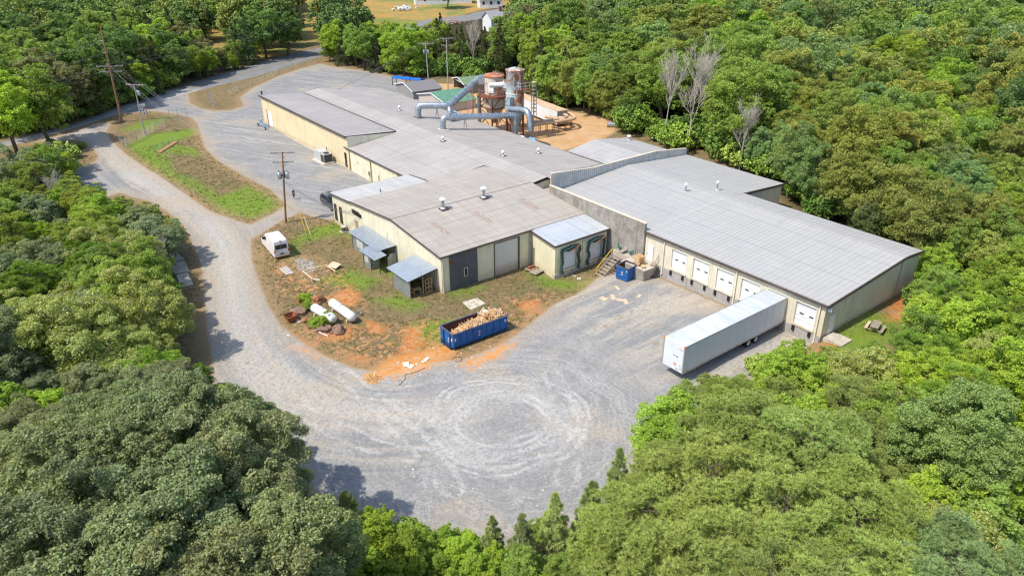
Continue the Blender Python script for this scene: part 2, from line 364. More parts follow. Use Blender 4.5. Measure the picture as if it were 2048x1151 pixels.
    rot=t.sep(t.map(p,rot=(0,0,R_(-28)))); sU=streak(rot[0],t.math('ADD',rot[1],t.math('MULTIPLY',nb,3.)),19.)
    rot2=t.sep(t.map(p,rot=(0,0,R_(35)))); sD=streak(rot2[0],t.math('ADD',rot2[1],t.math('MULTIPLY',nb,4.)),25.)
    st=t.math('MAXIMUM',t.math('MULTIPLY',sD,.93),sU)
    mx=lambda f,a,b:t.math('ADD',t.math('MULTIPLY',a,t.math('SUBTRACT',1.,f)),t.math('MULTIPLY',b,f))
    st=mx(A('wB'),st,t.math('MAXIMUM',sB,t.math('MULTIPLY',sD,.92))); st=mx(A('wC'),st,sC); st=mx(A('wU'),st,sU); st=mx(A('wA'),st,sA)
    gb=t.mix(t.sm(nb,.3,.7),(.215,.212,.208),(.278,.270,.258)); light=(.47,.45,.405)
    gv=t.mix(t.sm(st,.47,.68,0.,.7),gb,light)
    # wide pale band worn by wheels along the drive
    band=t.math('MULTIPLY',t.sm(t.math('ABSOLUTE',t.math('ADD',fT,t.math('MULTIPLY',t.math('SUBTRACT',nb,.5),3.))),3.2,1.2),A('wA'))
    gv=t.mix(t.math('MULTIPLY',band,.6),gv,(.52,.47,.39))
    dark=t.sm(st,.45,.34,0.,.38); gv=t.mix(dark,gv,(.155,.165,.18))
    # tan / orange wash in places
    tw=t.math('MULTIPLY',t.sm(t.noise(t.comb(t.math('MULTIPLY',fS,.05),fT,3.),1.4,3,.6),.48,.62),A('wA')); gv=t.mix(t.math('MULTIPLY',tw,.42),gv,(.50,.41,.29))
    tanm=t.sm(t.noise(t.map(p,loc=(30,0,0)),.09,4,.6),.52,.66,0.,.5); gv=t.mix(tanm,gv,(.46,.37,.25))
    edge=t.sm(t.math('ADD',A('sdg'),t.math('MULTIPLY',wig,.8)),-3.2,0.,0.,.65); gv=t.mix(edge,gv,(.40,.315,.215))
    # wheel rings
    def ring(rr,w,src,wob,k):
        q=t.math('ADD',src,t.math('MULTIPLY',t.math('SUBTRACT',t.noise(t.map(p,loc=(k,k,0)),.11,2),.5),wob))
        return t.sm(t.math('ABSOLUTE',t.math('SUBTRACT',q,rr)),w,w*.35)
    rings=None
    for rr,w,src,wob,k in [(3.9,.26,rad,2.6,1),(4.6,.24,rad,2.6,1),(6.5,.26,rad,4.2,4),(7.2,.24,rad,4.2,4)]:
        q=ring(rr,w,src,wob,k); rings=q if rings is None else t.math('MAXIMUM',rings,q)
    for k in range(4):
        for o_ in (-.85,.85):
            q=t.sm(t.math('ABSOLUTE',t.math('ADD',t.math('ADD',A('tk%d'%k),t.math('MULTIPLY',t.math('SUBTRACT',nb,.5),1.2)),o_)),.34,.1); rings=t.math('MAXIMUM',rings,t.math('MULTIPLY',q,.8))
    rings=t.math('MULTIPLY',t.math('MULTIPLY',rings,A('wB')),t.sm(t.noise(p,.5,5,.75),.38,.6))
    gv=t.mix(t.math('MULTIPLY',rings,.65),gv,(.58,.56,.52))
    fine=t.noise(t.comb(t.math('MULTIPLY',ang,.5),t.math('ADD',rad,t.math('MULTIPLY',nb,5.)),2.),5.5,3,.7)
    gv=t.mix(t.math('MULTIPLY',t.math('MULTIPLY',t.sm(fine,.5,.62),A('wB')),.36),gv,(.53,.51,.48)); gv=t.mix(t.math('MULTIPLY',t.math('MULTIPLY',t.sm(fine,.47,.34),A('wB')),.35),gv,(.16,.165,.175))
    pale=t.sm(t.math('ADD',t.math('ABSOLUTE',t.math('SUBTRACT',rad,5.)),t.math('MULTIPLY',t.math('SUBTRACT',t.noise(p,.3,4,.7),.5),14.)),3.,-1.5); gv=t.mix(t.math('MULTIPLY',t.math('MULTIPLY',pale,A('wB')),.45),gv,(.52,.505,.47))
    # tan dust and clay washed in front of the docks
    dk=t.math('MULTIPLY',A('wC'),t.sm(t.math('ADD',t.math('MULTIPLY',t.noise(t.comb(t.math('MULTIPLY',SX[0],.5),t.math('MULTIPLY',SX[1],.09),4.),1.,4,.65),1.),0.),.46,.6)); gv=t.mix(t.math('MULTIPLY',dk,.6),gv,(.50,.43,.33))
    # weeds between dock lanes
    wd=t.math('MULTIPLY',t.math('MULTIPLY',t.sm(sC,.52,.6),A('wC')),t.sm(t.noise(p,.5,4,.7),.5,.62)); 
    gv=t.mix(t.math('MULTIPLY',wd,.8),gv,t.mix(nf,(.2,.17,.06),(.33,.22,.11)))
    gv=t.mix(t.sm(nff,.35,.8,0.,.38),gv,t.mix(t.vor(p,8.,'Color'),(.16,.165,.17),(.56,.55,.52)))
    gv=t.mix(t.sm(t.noise(p,3.,5,.85),.48,.62,0.,.6),gv,(.17,.175,.185)); gv=t.mix(t.sm(t.noise(t.map(p,loc=(5,5,0)),6.,4,.8),.56,.7,0.,.45),gv,(.55,.54,.52))
    rcl=t.mix(t.sm(nm,.35,.65),(.62,.24,.045),(.60,.36,.17)); osm=t.sm(t.math('ADD',A('so3'),t.math('MULTIPLY',wig,1.5)),.9,-.9)
    # road
    rc=t.mix(t.sm(nff,.3,.75),(.17,.17,.175),(.235,.232,.23)); rc=t.mix(t.sm(nb,.35,.7,0.,.4),rc,(.29,.28,.265))
    rw=t.sm(t.math('ADD',A('sdg'),t.math('MULTIPLY',wig,2.4)),6.,.5,0.,.75); rc=t.mix(rw,rc,(.40,.385,.36))
    # sand
    sc=t.mix(t.sm(nb,.3,.7),(.53,.30,.125),(.60,.40,.22)); sc=t.mix(t.sm(nf,.45,.75,0.,.4),sc,(.42,.24,.11)); sc=t.mix(t.sm(t.noise(t.map(p,(.3,1.4,1),(0,0,.5)),1.2,4,.7),.5,.7,0.,.5),sc,(.58,.42,.26))
    c=t.mix(t.sm(t.math('ADD',A('sds'),t.math('MULTIPLY',wig,.8)),.7,-.7),g,sc)
    c=t.mix(t.sm(t.math('ADD',A('sdg'),wigs),.22,-.22),c,gv)
    c=t.mix(t.math('MULTIPLY',osm,.88),c,rcl)
    c=t.mix(t.sm(t.math('ADD',A('sdr'),t.math('MULTIPLY',wigs,.35)),.1,-.1),c,rc)
    h=t.math('ADD',t.math('MULTIPLY',nf,.6),t.math('MULTIPLY',nff,.4)); h=t.math('ADD',h,t.math('MULTIPLY',nm,1.2))
    soft=t.sm(t.math('MINIMUM',A('sdg'),A('sdr')),-.3,.4,.18,1.0)
    bn=t.n.new('ShaderNodeBump'); t.put(bn.inputs['Height'],h); t.put(bn.inputs['Strength'],t.math('MULTIPLY',soft,.75)); bn.inputs['Distance'].default_value=.16
    t.bsdf(c,.93,0,.15,bn.outputs[0]); return t.mat
GI=build_ground()
# ------------------------------------------------------------------ materials for buildings
def roofmat(name,col,ax='y',stain=(.30,.25,.19),st_amt=.35,metal=0.,rough=.55,band=.12,pitch=1.5,other=.1):
    if name in MATS: return MATS[name]
    t=NT(name); p=t.pos; s=t.sep(p); al=s[0] if ax=='x' else s[1]; ac=s[1] if ax=='x' else s[0]
    v=t.comb(t.math('MULTIPLY',ac,1.6),t.math('MULTIPLY',al,.12),0.)
    n=t.noise(v,1.,4,.65); n2=t.noise(p,.25,4,.6); n3=t.noise(p,2.5,3,.6)
    f=t.sm(t.math('ADD',t.math('MULTIPLY',n,.5),t.math('MULTIPLY',n2,.5)),.35,.65,1-other,1+other)
    c=t.mix(1.,col,t.comb(f,f,f),'MULTIPLY')
    c=t.mix(t.math('MULTIPLY',t.sm(t.noise(v,.8,5,.7),.5,.72),st_amt),c,stain)
    # purlin rows and lap joints read as faint bands across the slope
    w=t.math('ABSOLUTE',t.math('SUBTRACT',t.math('FRACT',t.math('DIVIDE',al,pitch)),.5))
    c=t.mix(t.math('MULTIPLY',t.sm(w,.36,.5),t.math('MULTIPLY',t.sm(n2,.3,.7),band)),c,(.12,.11,.10))
    w2=t.math('ABSOLUTE',t.math('SUBTRACT',t.math('FRACT',t.math('DIVIDE',al,pitch*4)),.5))
    c=t.mix(t.math('MULTIPLY',t.sm(w2,.485,.497),.35),c,(.16,.15,.14))
    c=t.mix(t.sm(n3,.55,.75,0.,.12),c,(.2,.18,.15))
    t.bsdf(c,rough,metal,.3); MATS[name]=t.mat; return t.mat
def blockmat(name,col,dark,ax='x'):
    t=NT(name); p=t.pos; s=t.sep(p); v=t.comb(s[0] if ax=='x' else s[1],s[2],0.)
    b=t.n.new('ShaderNodeTexBrick'); t.put(b.inputs['Vector'],v); b.inputs['Scale'].default_value=1.; b.inputs['Brick Width'].default_value=.4; b.inputs['Row Height'].default_value=.2
    b.inputs['Mortar Size'].default_value=.014; t.put(b.inputs['Color1'],col); t.put(b.inputs['Color2'],tuple(k*.8 for k in col)); t.put(b.inputs['Mortar'],tuple(k*.62 for k in col))
    n=t.noise(t.comb(t.math('MULTIPLY',s[0],.7),t.math('MULTIPLY',s[1],.7),t.math('MULTIPLY',s[2],.5)),1.2,5,.7)
    c=t.mix(t.sm(n,.42,.66,0.,.75),b.outputs[0],dark)
    c=t.mix(t.sm(t.noise(t.map(p,(2.2,2.2,.25)),1.,4,.7),.55,.7,0.,.55),c,tuple(k*.5 for k in dark))
    t.bsdf(c,.9,0,.2,t.bump(b.outputs[1],.25,.02)); return t.mat
def wallmat(name,col,base_dirt=(.42,.25,.13),z0=-.7,amt=.55,h=.9):
    t=NT(name); p=t.pos; s=t.sep(p); n=t.noise(t.map(p,(1.5,1.5,.2)),1.,4,.65); n2=t.noise(p,.5,4,.6); n3=t.noise(p,3.,3,.6)
    f=t.sm(t.math('ADD',t.math('MULTIPLY',n,.6),t.math('MULTIPLY',n2,.4)),.35,.65,.88,1.08); c=t.mix(1.,col,t.comb(f,f,f),'MULTIPLY')
    c=t.mix(t.sm(n,.55,.8,0.,.35),c,tuple(k*.6 for k in col))
    dz=t.math('SUBTRACT',s[2],t.math('ADD',z0,t.math('MULTIPLY',n3,h*1.4)))
    c=t.mix(t.sm(dz,h*.5,-h*.6,0.,amt),c,base_dirt)
    t.bsdf(c,.55,0,.35); MATS[name]=t.mat; return t.mat
W_CREAM=wallmat('cream_sheet_wall',(.78,.72,.54),z0=-.7)
W_YELLOW=wallmat('yellow_sheet_wall',(.77,.64,.41),(.36,.27,.18),z0=.2,amt=.4)
W_TAN=wallmat('tan_sheet_wall',(.70,.64,.50),z0=1.0,amt=.4,h=.5)
W_DOCK=wallmat('dock_sheet_wall',(.76,.70,.49),z0=-.4,amt=.2)
R_WARE=roofmat('grey_roof',(.415,.405,.385),'y',(.27,.26,.25),.2,band=.16,pitch=1.5,other=.05)
R_WORK=roofmat('weathered_roof',(.40,.36,.31),'x',(.30,.24,.18),.45,band=.26,pitch=1.5)
R_LEAN=roofmat('lean_roof',(.46,.45,.43),'x',(.36,.32,.28),.3,band=.15)
R_MAIN=roofmat('factory_roof',(.41,.375,.34),'y',(.36,.32,.28),.25,band=.1,pitch=1.6)
R_WING=roofmat('wing_roof',(.385,.35,.325),'y',(.50,.46,.42),.35,band=.12,pitch=1.6)
R_DOCK=roofmat('dock_roof',(.60,.62,.63),'x',(.42,.44,.46),.35,rough=.35,metal=.35,band=.1)
R_REAR=roofmat('annex_roof',(.42,.405,.385),'y',(.33,.3,.27),.25)
BLOCK=blockmat('concrete_block',(.40,.375,.33),(.20,.17,.14)); FOUND=blockmat('foundation_block',(.46,.44,.41),(.33,.30,.27))
TRIM=paint('brown_trim',(.10,.075,.06),.5,var=.2); TRIML=paint('pale_trim',(.50,.48,.46),.5); WHITE=paint('white_enamel',(.80,.80,.80),.45,var=.05,dirt=(.55,.5,.42),dirtamt=.25)
BLACK=paint('black_rubber',(.018,.018,.019),.7,var=.3); CREAMTRIM=paint('cream_trim',(.72,.66,.52),.5,dirt=(.5,.4,.28),dirtamt=.4); GREY=paint('galvanised',(.40,.43,.46),.38,.75,var=.2,scale=2.,dirt=(.3,.28,.25),dirtamt=.3)
CONC=paint('bare_concrete',(.50,.44,.36),.9,var=.2,scale=1.2,dirt=(.28,.22,.16),dirtamt=.6,bump=.3); GLASS=paint('dark_glass',(.02,.022,.025),.12,0,spec=.6)
RUST=paint('rusty_steel',(.26,.095,.04),.8,.1,var=.4,scale=2.5,dirt=(.12,.06,.04),dirtamt=.6)
CAP=paint('cream_cap',(.66,.56,.44),.6,dirt=(.4,.33,.25),dirtamt=.4)
WOOD=paint('raw_timber',(.55,.33,.15),.8,var=.3,scale=4,dirt=(.35,.22,.12),dirtamt=.5); OLDWOOD=paint('weathered_timber',(.33,.28,.22),.9,var=.3,scale=4)
PLY=paint('plywood',(.60,.45,.31),.8,var=.15,scale=3); PALEPLY=paint('pale_plywood',(.55,.50,.40),.85,var=.15,scale=3,dirt=(.38,.34,.26),dirtamt=.6)
# ------------------------------------------------------------------ roofs
def roof_plane(mb,c,n_seams,w=.04,h=.025,t=.12,along=0,step=None):
    """c: four corners ccw from above, c0->c1 the eave, c1->c2 up the slope; seams run up the slope"""
    c=[Vector(k) for k in c]; up=Vector((0,0,1)); b=[k-up*t for k in c]
    mb.hexa(b,c,0)
    L=(c[1]-c[0]).length; k=int(L/(step or .61))
    e=(c[1]-c[0]).normalized()
    for i in range(1,k):
        f=i/k; a=c[0].lerp(c[1],f); d=c[3].lerp(c[2],f)
        mb.hexa([a-e*w/2,a+e*w/2,d+e*w/2,d-e*w/2],[a-e*w/4+up*h,a+e*w/4+up*h,d+e*w/4+up*h,d-e*w/4+up*h],0)
def gutter(mb,p0,p1,w=.16,h=.18):
    mb.beam(Vector(p0)-Vector((0,0,h/2-.02)),Vector(p1)-Vector((0,0,h/2-.02)),w,h)
def rect_wall(mb,org,du,dn,L,z0,zt,holes):
    """ribbed wall with rectangular openings; holes: (s0,s1,za,zb)"""
    hs=sorted(holes); s=0; o=Vector(org); d=Vector(du)
    F=zt if callable(zt) else (lambda q:zt); B=z0 if callable(z0) else (lambda q:z0)
    for a,b,za,zb in hs:
        if a>s: mb.sheet(o+d*s,du,dn,a-s,lambda q,s=s:B(q+s),lambda q,s=s:F(q+s))
        if za>B(a)+.02: mb.sheet(o+d*a,du,dn,b-a,lambda q,a=a:B(q+a),za)
        mb.sheet(o+d*a,du,dn,b-a,zb,lambda q,a=a:F(q+a)); s=b
    if s<L: mb.sheet(o+d*s,du,dn,L-s,lambda q,s=s:B(q+s),lambda q,s=s:F(q+s))
def roof_vent(parent,x,y,z,h=1.2,r=.2,capm=None,flash=True):
    m=MB(); m.cyl((x,y,z-.1),(x,y,z+h),r*.8,14); 
    if flash: m.obox((x,y,z+.02),(r*5.,r*4.2,.06),m=1)
    m.lathe((x,y,z),[(r*1.3,.0),(r*1.2,.12),(r*.85,.2)],14,m=2)
    o=m.build('roof_vent',[GREY,paint('tar',(.07,.06,.055),.9),WHITE],parent,True)
    m=MB(); m.lathe((x,y,z+h),[(r*1.0,-.05),(r*1.7,0),(r*1.75,.1),(r*1.2,.26),(.02,.34)],14); m.build('vent_cap',WHITE,o,True)
# ------------------------------------------------------------------ warehouse with the dock doors
wh=thing('warehouse','long low tan warehouse with grey metal roof and row of white loading dock doors','warehouse',(-21,9,1.2))
ZE,ZR,YR=5.03,6.08,15.25; SL=(ZR-ZE)/YR
m=MB()
roof_plane(m,[(-42.5,.05,ZE+.01),(-24.45,.05,ZE+.01),(-24.45,YR,ZR),(-42.5,YR,ZR)],0)
roof_plane(m,[(-24.45,-.22,ZE-.01),(.25,-.22,ZE-.01),(.25,YR,ZR),(-24.45,YR,ZR)],0)
roof_plane(m,[(.25,19.2,5.72),(-24.5,19.2,5.72),(-24.5,YR,ZR),(.25,YR,ZR)],0)
roof_plane(m,[(-24.3,28.8,5.1),(-42.5,28.8,5.1),(-42.5,YR,ZR),(-24.3,YR,ZR)],0)
m.beam((-42.4,YR,ZR+.02),(.3,YR,ZR+.02),.35,.05,m=0)
wr=m.build('roof',[R_WARE],wh)
m=MB(); gutter(m,(-24.5,-.3,ZE),(.3,-.3,ZE),.2,.22); gutter(m,(.3,-.2,ZE+.01),(.3,YR,ZR+.03),.14,.26); gutter(m,(.3,YR,ZR+.03),(.3,19.3,5.74),.14,.26); gutter(m,(-24.2,19.3,5.7),(-24.2,28.8,5.12),.14,.26)
m.beam((-24.3,19.27,5.62),(.2,19.27,5.62),.12,.2)
m.build('gutter',TRIM,wh)
DD=[(-20.15,-17.85),(-16.88,-14.55),(-13.47,-11.13),(-10.1,-7.72),(-6.75,-4.4),(-3.25,-.93)]
zb0,zb1=1.52,4.1
m=MB(); rect_wall(m,(-24.45,0,0),(1,0,0),(0,-1,0),24.45,1.25,ZE-.05,[(a+24.45,b+24.45,zb0,zb1) for a,b in DD])
m.build('front_wall',W_TAN,wh)
m=MB(); m.sheet((0,0,0),(0,1,0),(1,0,0),19.1,.95,lambda q:(ZE+SL*q if q<YR else ZR-(q-YR)*.094)-.1); m.build('gable_wall',W_TAN,wh)
m=MB(); m.sheet((-24.5,19.1,0),(0,1,0),(1,0,0),9.5,.8,lambda q:5.68-q*.065-.08); m.sheet((0,19.1,0),(-1,0,0),(0,1,0),24.5,.8,5.6); m.sheet((-24.5,28.6,0),(-1,0,0),(0,1,0),18,.6,5.0); m.build('rear_wall',W_TAN,wh)
m=MB(); m.box(-24.9,.04,-.1,.0,-.6,1.25); m.box(-.04,.06,-.1,19.2,-.6,.96); m.box(-24.6,0,18.9,19.16,-.4,.82); m.build('foundation',FOUND,wh)
m=MB(); m.box(-42.6,-24.5,-.3,0,-1.0,6.02); m.build('block_wall',BLOCK,wh)
m=MB(); m.box(-42.65,-24.42,-.36,.06,6.02,6.12); m.build('wall_coping',CAP,wh)
m=MB(); ptop=lambda q:float(np.interp(q,[0,8,21.5,28.8],[7.72,6.98,6.95,6.08]))
m.sheet((-42.5,0.0,0),(0,1,0),(1,0,0),28.8,lambda q:(ZE+SL*q if q<YR else ZR-(q-YR)*.073)-.05,ptop,t=.25,dep=.11)
m.sheet((-42.75,28.8,0),(0,-1,0),(-1,0,0),28.8,3.,lambda q:ptop(28.8-q),t=.02)
m.build('parapet',paint('pale_parapet_sheet',(.56,.56,.54),.5,var=.15,dirt=(.3,.28,.25),dirtamt=.4),wh)
m=MB(); qs=[0,8,15,21.5,28.8]
for a,b in zip(qs[:-1],qs[1:]): m.beam((-42.62,a,ptop(a)+.03),(-42.62,b,ptop(b)+.03),.4,.07)
m.beam((-42.5,-.05,5.),(-42.5,-.05,7.7),.3,.1); m.build('parapet_cap',CAP,wh)
DOORM=paint('dock_door_white',(.80,.81,.82),.45,var=.06,dirt=(.55,.5,.45),dirtamt=.25)
for i,(a,b) in enumerate(DD):
    m=MB(); m.box(a,b,.16,.22,zb0,zb1)
    for k in range(1,5): 
        z=zb0+k*(zb1-zb0)/5; m.box(a,b,.148,.158,z-.012,z+.012,1)
    d=m.build('dock_door',[DOORM,paint('door_seam',(.45,.46,.47),.5)],wh)
    w=b-a
    for f in (.2,.68): m=MB(); m.box(a+w*f,a+w*(f+.2),.13,.157,2.78,2.92); m.build('door_window',GLASS,d)
    m=MB(); m.box(a-.09,a,-.05,.25,zb0-.1,zb1+.09); m.box(b,b+.09,-.05,.25,zb0-.1,zb1+.09); m.box(a,b,-.05,.25,zb1,zb1+.09); m.box(a-.12,b+.12,-.16,.25,zb0-.16,zb0,1); m.build('door_frame',[CREAMTRIM,CONC],wh)
    for x in (a+.22,b-.22):
        m=MB(); m.box(x-.13,x+.13,-.28,-.11,.78,1.33); m.build('dock_bumper',BLACK,wh)
for x in (-21.34,-10.74,-.55):
    m=MB(); m.box(x-.06,x+.06,-.2,-.06,.5,ZE-.1); m.path([(x,-.13,.5),(x,-.3,.35)],.07,8); m.build('downspout',CREAMTRIM,wh)
def pdoor(parent,org,du,dn,w,z0,z1,name='personnel_door',mat=None,vis=False):
    o=Vector(org);d=Vector(du);n=Vector(dn)
    m=MB(); b=[o+n*.04,o+d*w+n*.04,o+d*w+n*.09,o+n*.09]; f=lambda z:[Vector((q.x,q.y,z)) for q in b]
    m.hexa(f(z0),f(z1)); D=m.build(name,mat or WHITE,parent)
    m=MB(); q=o+d*(w*.12)+n*.13; m.obox((q.x,q.y,z0+1.),(.1,.1,.06)); m.build('handle',GREY,D)
    m=MB()
    for s in (-.05,w): 
        q=o+d*s; b=[q,q+d*.05,q+d*.05+n*.12,q+n*.12]; m.hexa([Vector((k.x,k.y,z0)) for k in b],[Vector((k.x,k.y,z1+.05)) for k in b])
    q=o; b=[q,q+d*w,q+d*w+n*.12,q+n*.12]; m.hexa([Vector((k.x,k.y,z1)) for k in b],[Vector((k.x,k.y,z1+.05)) for k in b]); m.build('door_frame',CREAMTRIM,D)
pdoor(wh,(-23.98,0,0),(1,0,0),(0,-1,0),.93,1.28,3.45); pdoor(wh,(0,.95,0),(0,1,0),(1,0,0),1.1,1.2,3.4)
m=MB(); m.obox((.25,.35,4.35),(.35,.3,.22),.3); m.build('wall_light',WHITE,wh); m=MB(); m.obox((.12,1.4,3.85),(.12,.12,.12)); m.build('wall_light',WHITE,wh)
m=MB(); m.path([(.12,14.9,5.7),(.12,14.9,1.1)],.035,6); m.build('conduit',GREY,wh)
roof_vent(wh,*PX(1371,384,'z',5.85)[:2],5.75,1.1,.13,flash=False); roof_vent(wh,*PX(1434,380,'z',6.0)[:2],5.95,1.1,.13,flash=False)
# ------------------------------------------------------------------ workshop in front
ws=thing('workshop','cream metal workshop with weathered brownish roof, grey sliding door and roller door','workshop',(-47,-12,-.6))
XF,XB,XR=-35.35,-57.95,-46.7; YW=-23.28
m=MB()
roof_plane(m,[(XF+.2,YW-.2,4.22),(XF+.2,-.35,4.22),(XR,-.35,5.5),(XR,YW-.2,5.5)],0)
roof_plane(m,[(XB,-.35,5.02),(XB,YW-.2,4.6),(XR,YW-.2,5.5),(XR,-.35,5.5)],0)
m.beam((XR,YW-.2,5.51),(XR,-.4,5.51),.4,.05)
wsr=m.build('roof',R_WORK,ws)
m=MB(); roof_plane(m,[(-64.45,-10.3,4.02),(-64.45,YW-.25,4.02),(XB+.02,YW-.25,4.50),(XB+.02,-10.3,4.50)],0); m.build('lean_to_roof',R_LEAN,ws)
# skylight panels stained on the roof
SK=NT('skylight_panel'); s_=SK.sep(SK.pos); SK.bsdf(SK.mix(SK.sm(SK.noise(SK.map(SK.pos,(.6,4,1)),2.2,4,.7),.42,.56),(.42,.37,.32),(.30,.215,.165)),.8)
def roofz(x): return 4.22+(XF+.2-x)*(5.5-4.22)/(XF+.2-XR) if x>XR else 5.5-(XR-x)*(5.5-4.6)/(XR-XB)
for px_ in [(-43.05,-19.4),(-42.9,-13.0),(-42.9,-5.2),(-53.7,-19.0),(-53.4,-13.2),(-53.2,-5.5)]:
    x0,y0=px_; x1=x0+3.6; m=MB(); z0,z1=roofz(x0)+.012,roofz(x1)+.012
    m.add([(x0,y0-.45,z0),(x1,y0-.45,z1),(x1,y0+.45,z1),(x0,y0+.45,z0)],[(0,1,2,3)]); m.build('skylight',SK.mat,wsr)
m=MB(); zt=lambda q:(4.02+q/6.35*.48 if q<6.35 else (4.5+(q-6.35)/11.25*.95 if q<17.6 else 5.45-(q-17.6)/11.35*1.28))-.1
m.sheet((-64.3,YW,0),(1,0,0),(0,-1,0),28.95,-.9,zt); m.build('side_wall',W_CREAM,ws)
m=MB(); rect_wall(m,(XF,YW,0),(0,1,0),(1,0,0),22.9,-1.2,4.1,[(1.16,5.16,-1.,3.78),(7.86,11.7,-.85,3.65)]); m.build('front_wall',W_DOCK,ws)
m=MB(); m.sheet((-64.3,-10.4,0),(0,-1,0),(-1,0,0),12.9,-.9,3.95); m.sheet((XB,-10.4,0),(-1,0,0),(0,1,0),6.4,-.9,lambda q:4.4-q*.07); m.build('rear_wall',W_CREAM,ws)
m=MB(); m.box(XF-.08,XF+.09,YW+1.1,YW+5.2,-.95,3.85); sd=m.build('sliding_door',paint('charcoal_sheet',(.10,.105,.115),.5,var=.15,dirt=(.2,.19,.18),dirtamt=.3),ws)
m=MB(); m.box(XF+.09,XF+.12,YW+3.2,YW+3.65,.75,1.75); m.build('door_window',GLASS,sd); m=MB(); m.cyl((XF+.06,YW+1.45,3.0),(XF+.13,YW+1.45,3.0),.28,18); m.build('round_hatch',RUST,sd)
m=MB(); 
for a,b,c,d in ((3.15,3.2,.7,1.8),(3.65,3.7,.7,1.8),(3.2,3.65,1.75,1.8),(3.2,3.65,.7,.75)): m.box(XF+.09,XF+.14,YW+a,YW+b,c,d)
m.build('window_frame',WHITE,sd)
t=NT('roller_slats'); s_=t.sep(t.pos); k=t.math('FRACT',t.math('MULTIPLY',s_[2],9.)); n=t.noise(t.map(t.pos,(1,.5,1)),1.5,5,.7)
c_=t.mix(t.sm(k,.0,.25),(.42,.43,.40),(.66,.67,.64)); c_=t.mix(t.sm(n,.5,.75,0.,.5),c_,(.5,.44,.34)); c_=t.mix(t.sm(t.math('SUBTRACT',s_[2],n),-1.,.4,.6,0.),c_,(.45,.30,.16)); t.bsdf(c_,.5,.2,.4); ROLL=t.mat
m=MB(); m.box(XF-.15,XF-.08,YW+7.86,YW+11.7,-.85,3.65); rd=m.build('roller_door',ROLL,ws)
m=MB(); m.box(XF-.12,XF+.1,YW+7.78,YW+7.86,-.85,3.72); m.box(XF-.12,XF+.1,YW+11.7,YW+11.8,-.85,3.72); m.box(XF-.12,XF+.1,YW+7.86,YW+11.7,3.65,3.72); m.build('door_frame',TRIM,rd)
m=MB(); gutter(m,(XF+.26,YW-.25,4.2),(XF+.26,-9.45,4.2)); gutter(m,(-64.45,YW-.3,3.98),(XB,YW-.3,4.48),.12,.2); gutter(m,(XB,YW-.28,4.52),(XR,YW-.28,5.48),.1,.16); gutter(m,(XR,YW-.28,5.48),(XF+.2,YW-.28,4.2),.1,.16); gutter(m,(-64.5,YW,3.98),(-64.5,-10.4,3.98),.12,.14)
m.beam((-64.4,-10.25,4.02),(XB,-10.25,4.52),.15,.16); m.build('gutter',TRIM,ws)
for y in (YW+.12,-9.75): 
    m=MB(); m.box(XF+.05,XF+.15,y-.06,y+.06,-.7,4.1); m.build('downspout',CREAMTRIM,ws)
for x in (-63.4,-61.7):
    m=MB(); m.box(x-.27,x+.27,YW-.1,YW-.02,.1,2.5); w=m.build('window',GLASS,ws); m=MB(); m.box(x-.33,x-.27,YW-.13,YW,.05,2.55);m.box(x+.27,x+.33,YW-.13,YW,.05,2.55);m.box(x-.27,x+.27,YW-.13,YW,2.5,2.56); m.box(x-.27,x+.27,YW-.13,YW,.04,.1); m.build('window_frame',TRIM,w)
m=MB(); m.box(-57.3,-56.4,YW-.09,YW-.02,-.6,2.); m.build('side_door',paint('tan_door',(.45,.3,.2),.6),ws)
for x,z0 in ((-60.2,2.4),(-48.2,3.2)):
    m=MB(); m.path([(x,YW-.09,z0),(x,YW-.09,-.4)],.04,6); m.build('conduit',CREAMTRIM,ws)
m=MB()
for k in range(5): m.path([(-57.5+k*.42,YW-.03,3.45),(-57.5+k*.42,YW-.35,3.55),(-57.45+k*.42,YW-.5,3.3)],.05,6)
m.beam((-57.8,YW-.1,3.1),(-55.2,YW-.1,3.1),.06,.5); m.build('service_heads',BLACK,ws)
roof_vent(ws,-45.7,-16.1,roofz(-45.7),1.25,.27); roof_vent(ws,-45.8,-9.4,roofz(-45.8),1.25,.27)
m=MB(); q=PX(761,385,'z',4.35); m.cyl((q[0],q[1],4.1),(q[0],q[1],5.),.06,8); m.build('vent_pipe',BLACK,ws); q=PX(884,374,'z',4.9); m=MB(); m.cyl((q[0],q[1],4.7),(q[0],q[1],5.4),.06,8); m.build('vent_pipe',WHITE,ws)
# dock extension of the workshop
m=MB(); XD=-30.55
roof_plane(m,[(XD+.22,-9.9,3.62),(XD+.22,-.5,3.62),(-35.3,-.45,4.16),(-35.3,-9.75,4.16)],0,step=.45); m.build('dock_roof',R_DOCK,ws)
m=MB(); rect_wall(m,(XD,-9.6,0),(0,1,0),(1,0,0),8.9,-.45,3.5,[(1.2,3.6,-.15,2.35),(5.7,8.0,-.15,2.35)]); m.sheet((-35.2,-9.6,0),(1,0,0),(0,-1,0),4.65,-1.1,lambda q:4.05-q*.115); m.sheet((XD,-.7,0),(-1,0,0),(0,1,0),4.7,-1.2,3.5); m.build('dock_wall',W_DOCK,ws)
m=MB(); m.box(XD-.3,XD+.1,-9.7,-.66,-1.9,-.45); m.build('dock_foundation',CONC,ws)
m=MB(); gutter(m,(XD+.3,-9.95,3.6),(XD+.3,-.45,3.6),.16,.2); gutter(m,(XD+.25,-9.95,3.62),(-35.3,-9.85,4.16),.12,.2); m.build('dock_gutter',TRIM,ws)
GREENT=paint('green_tarp',(.045,.10,.092),.85,var=.35,scale=3)
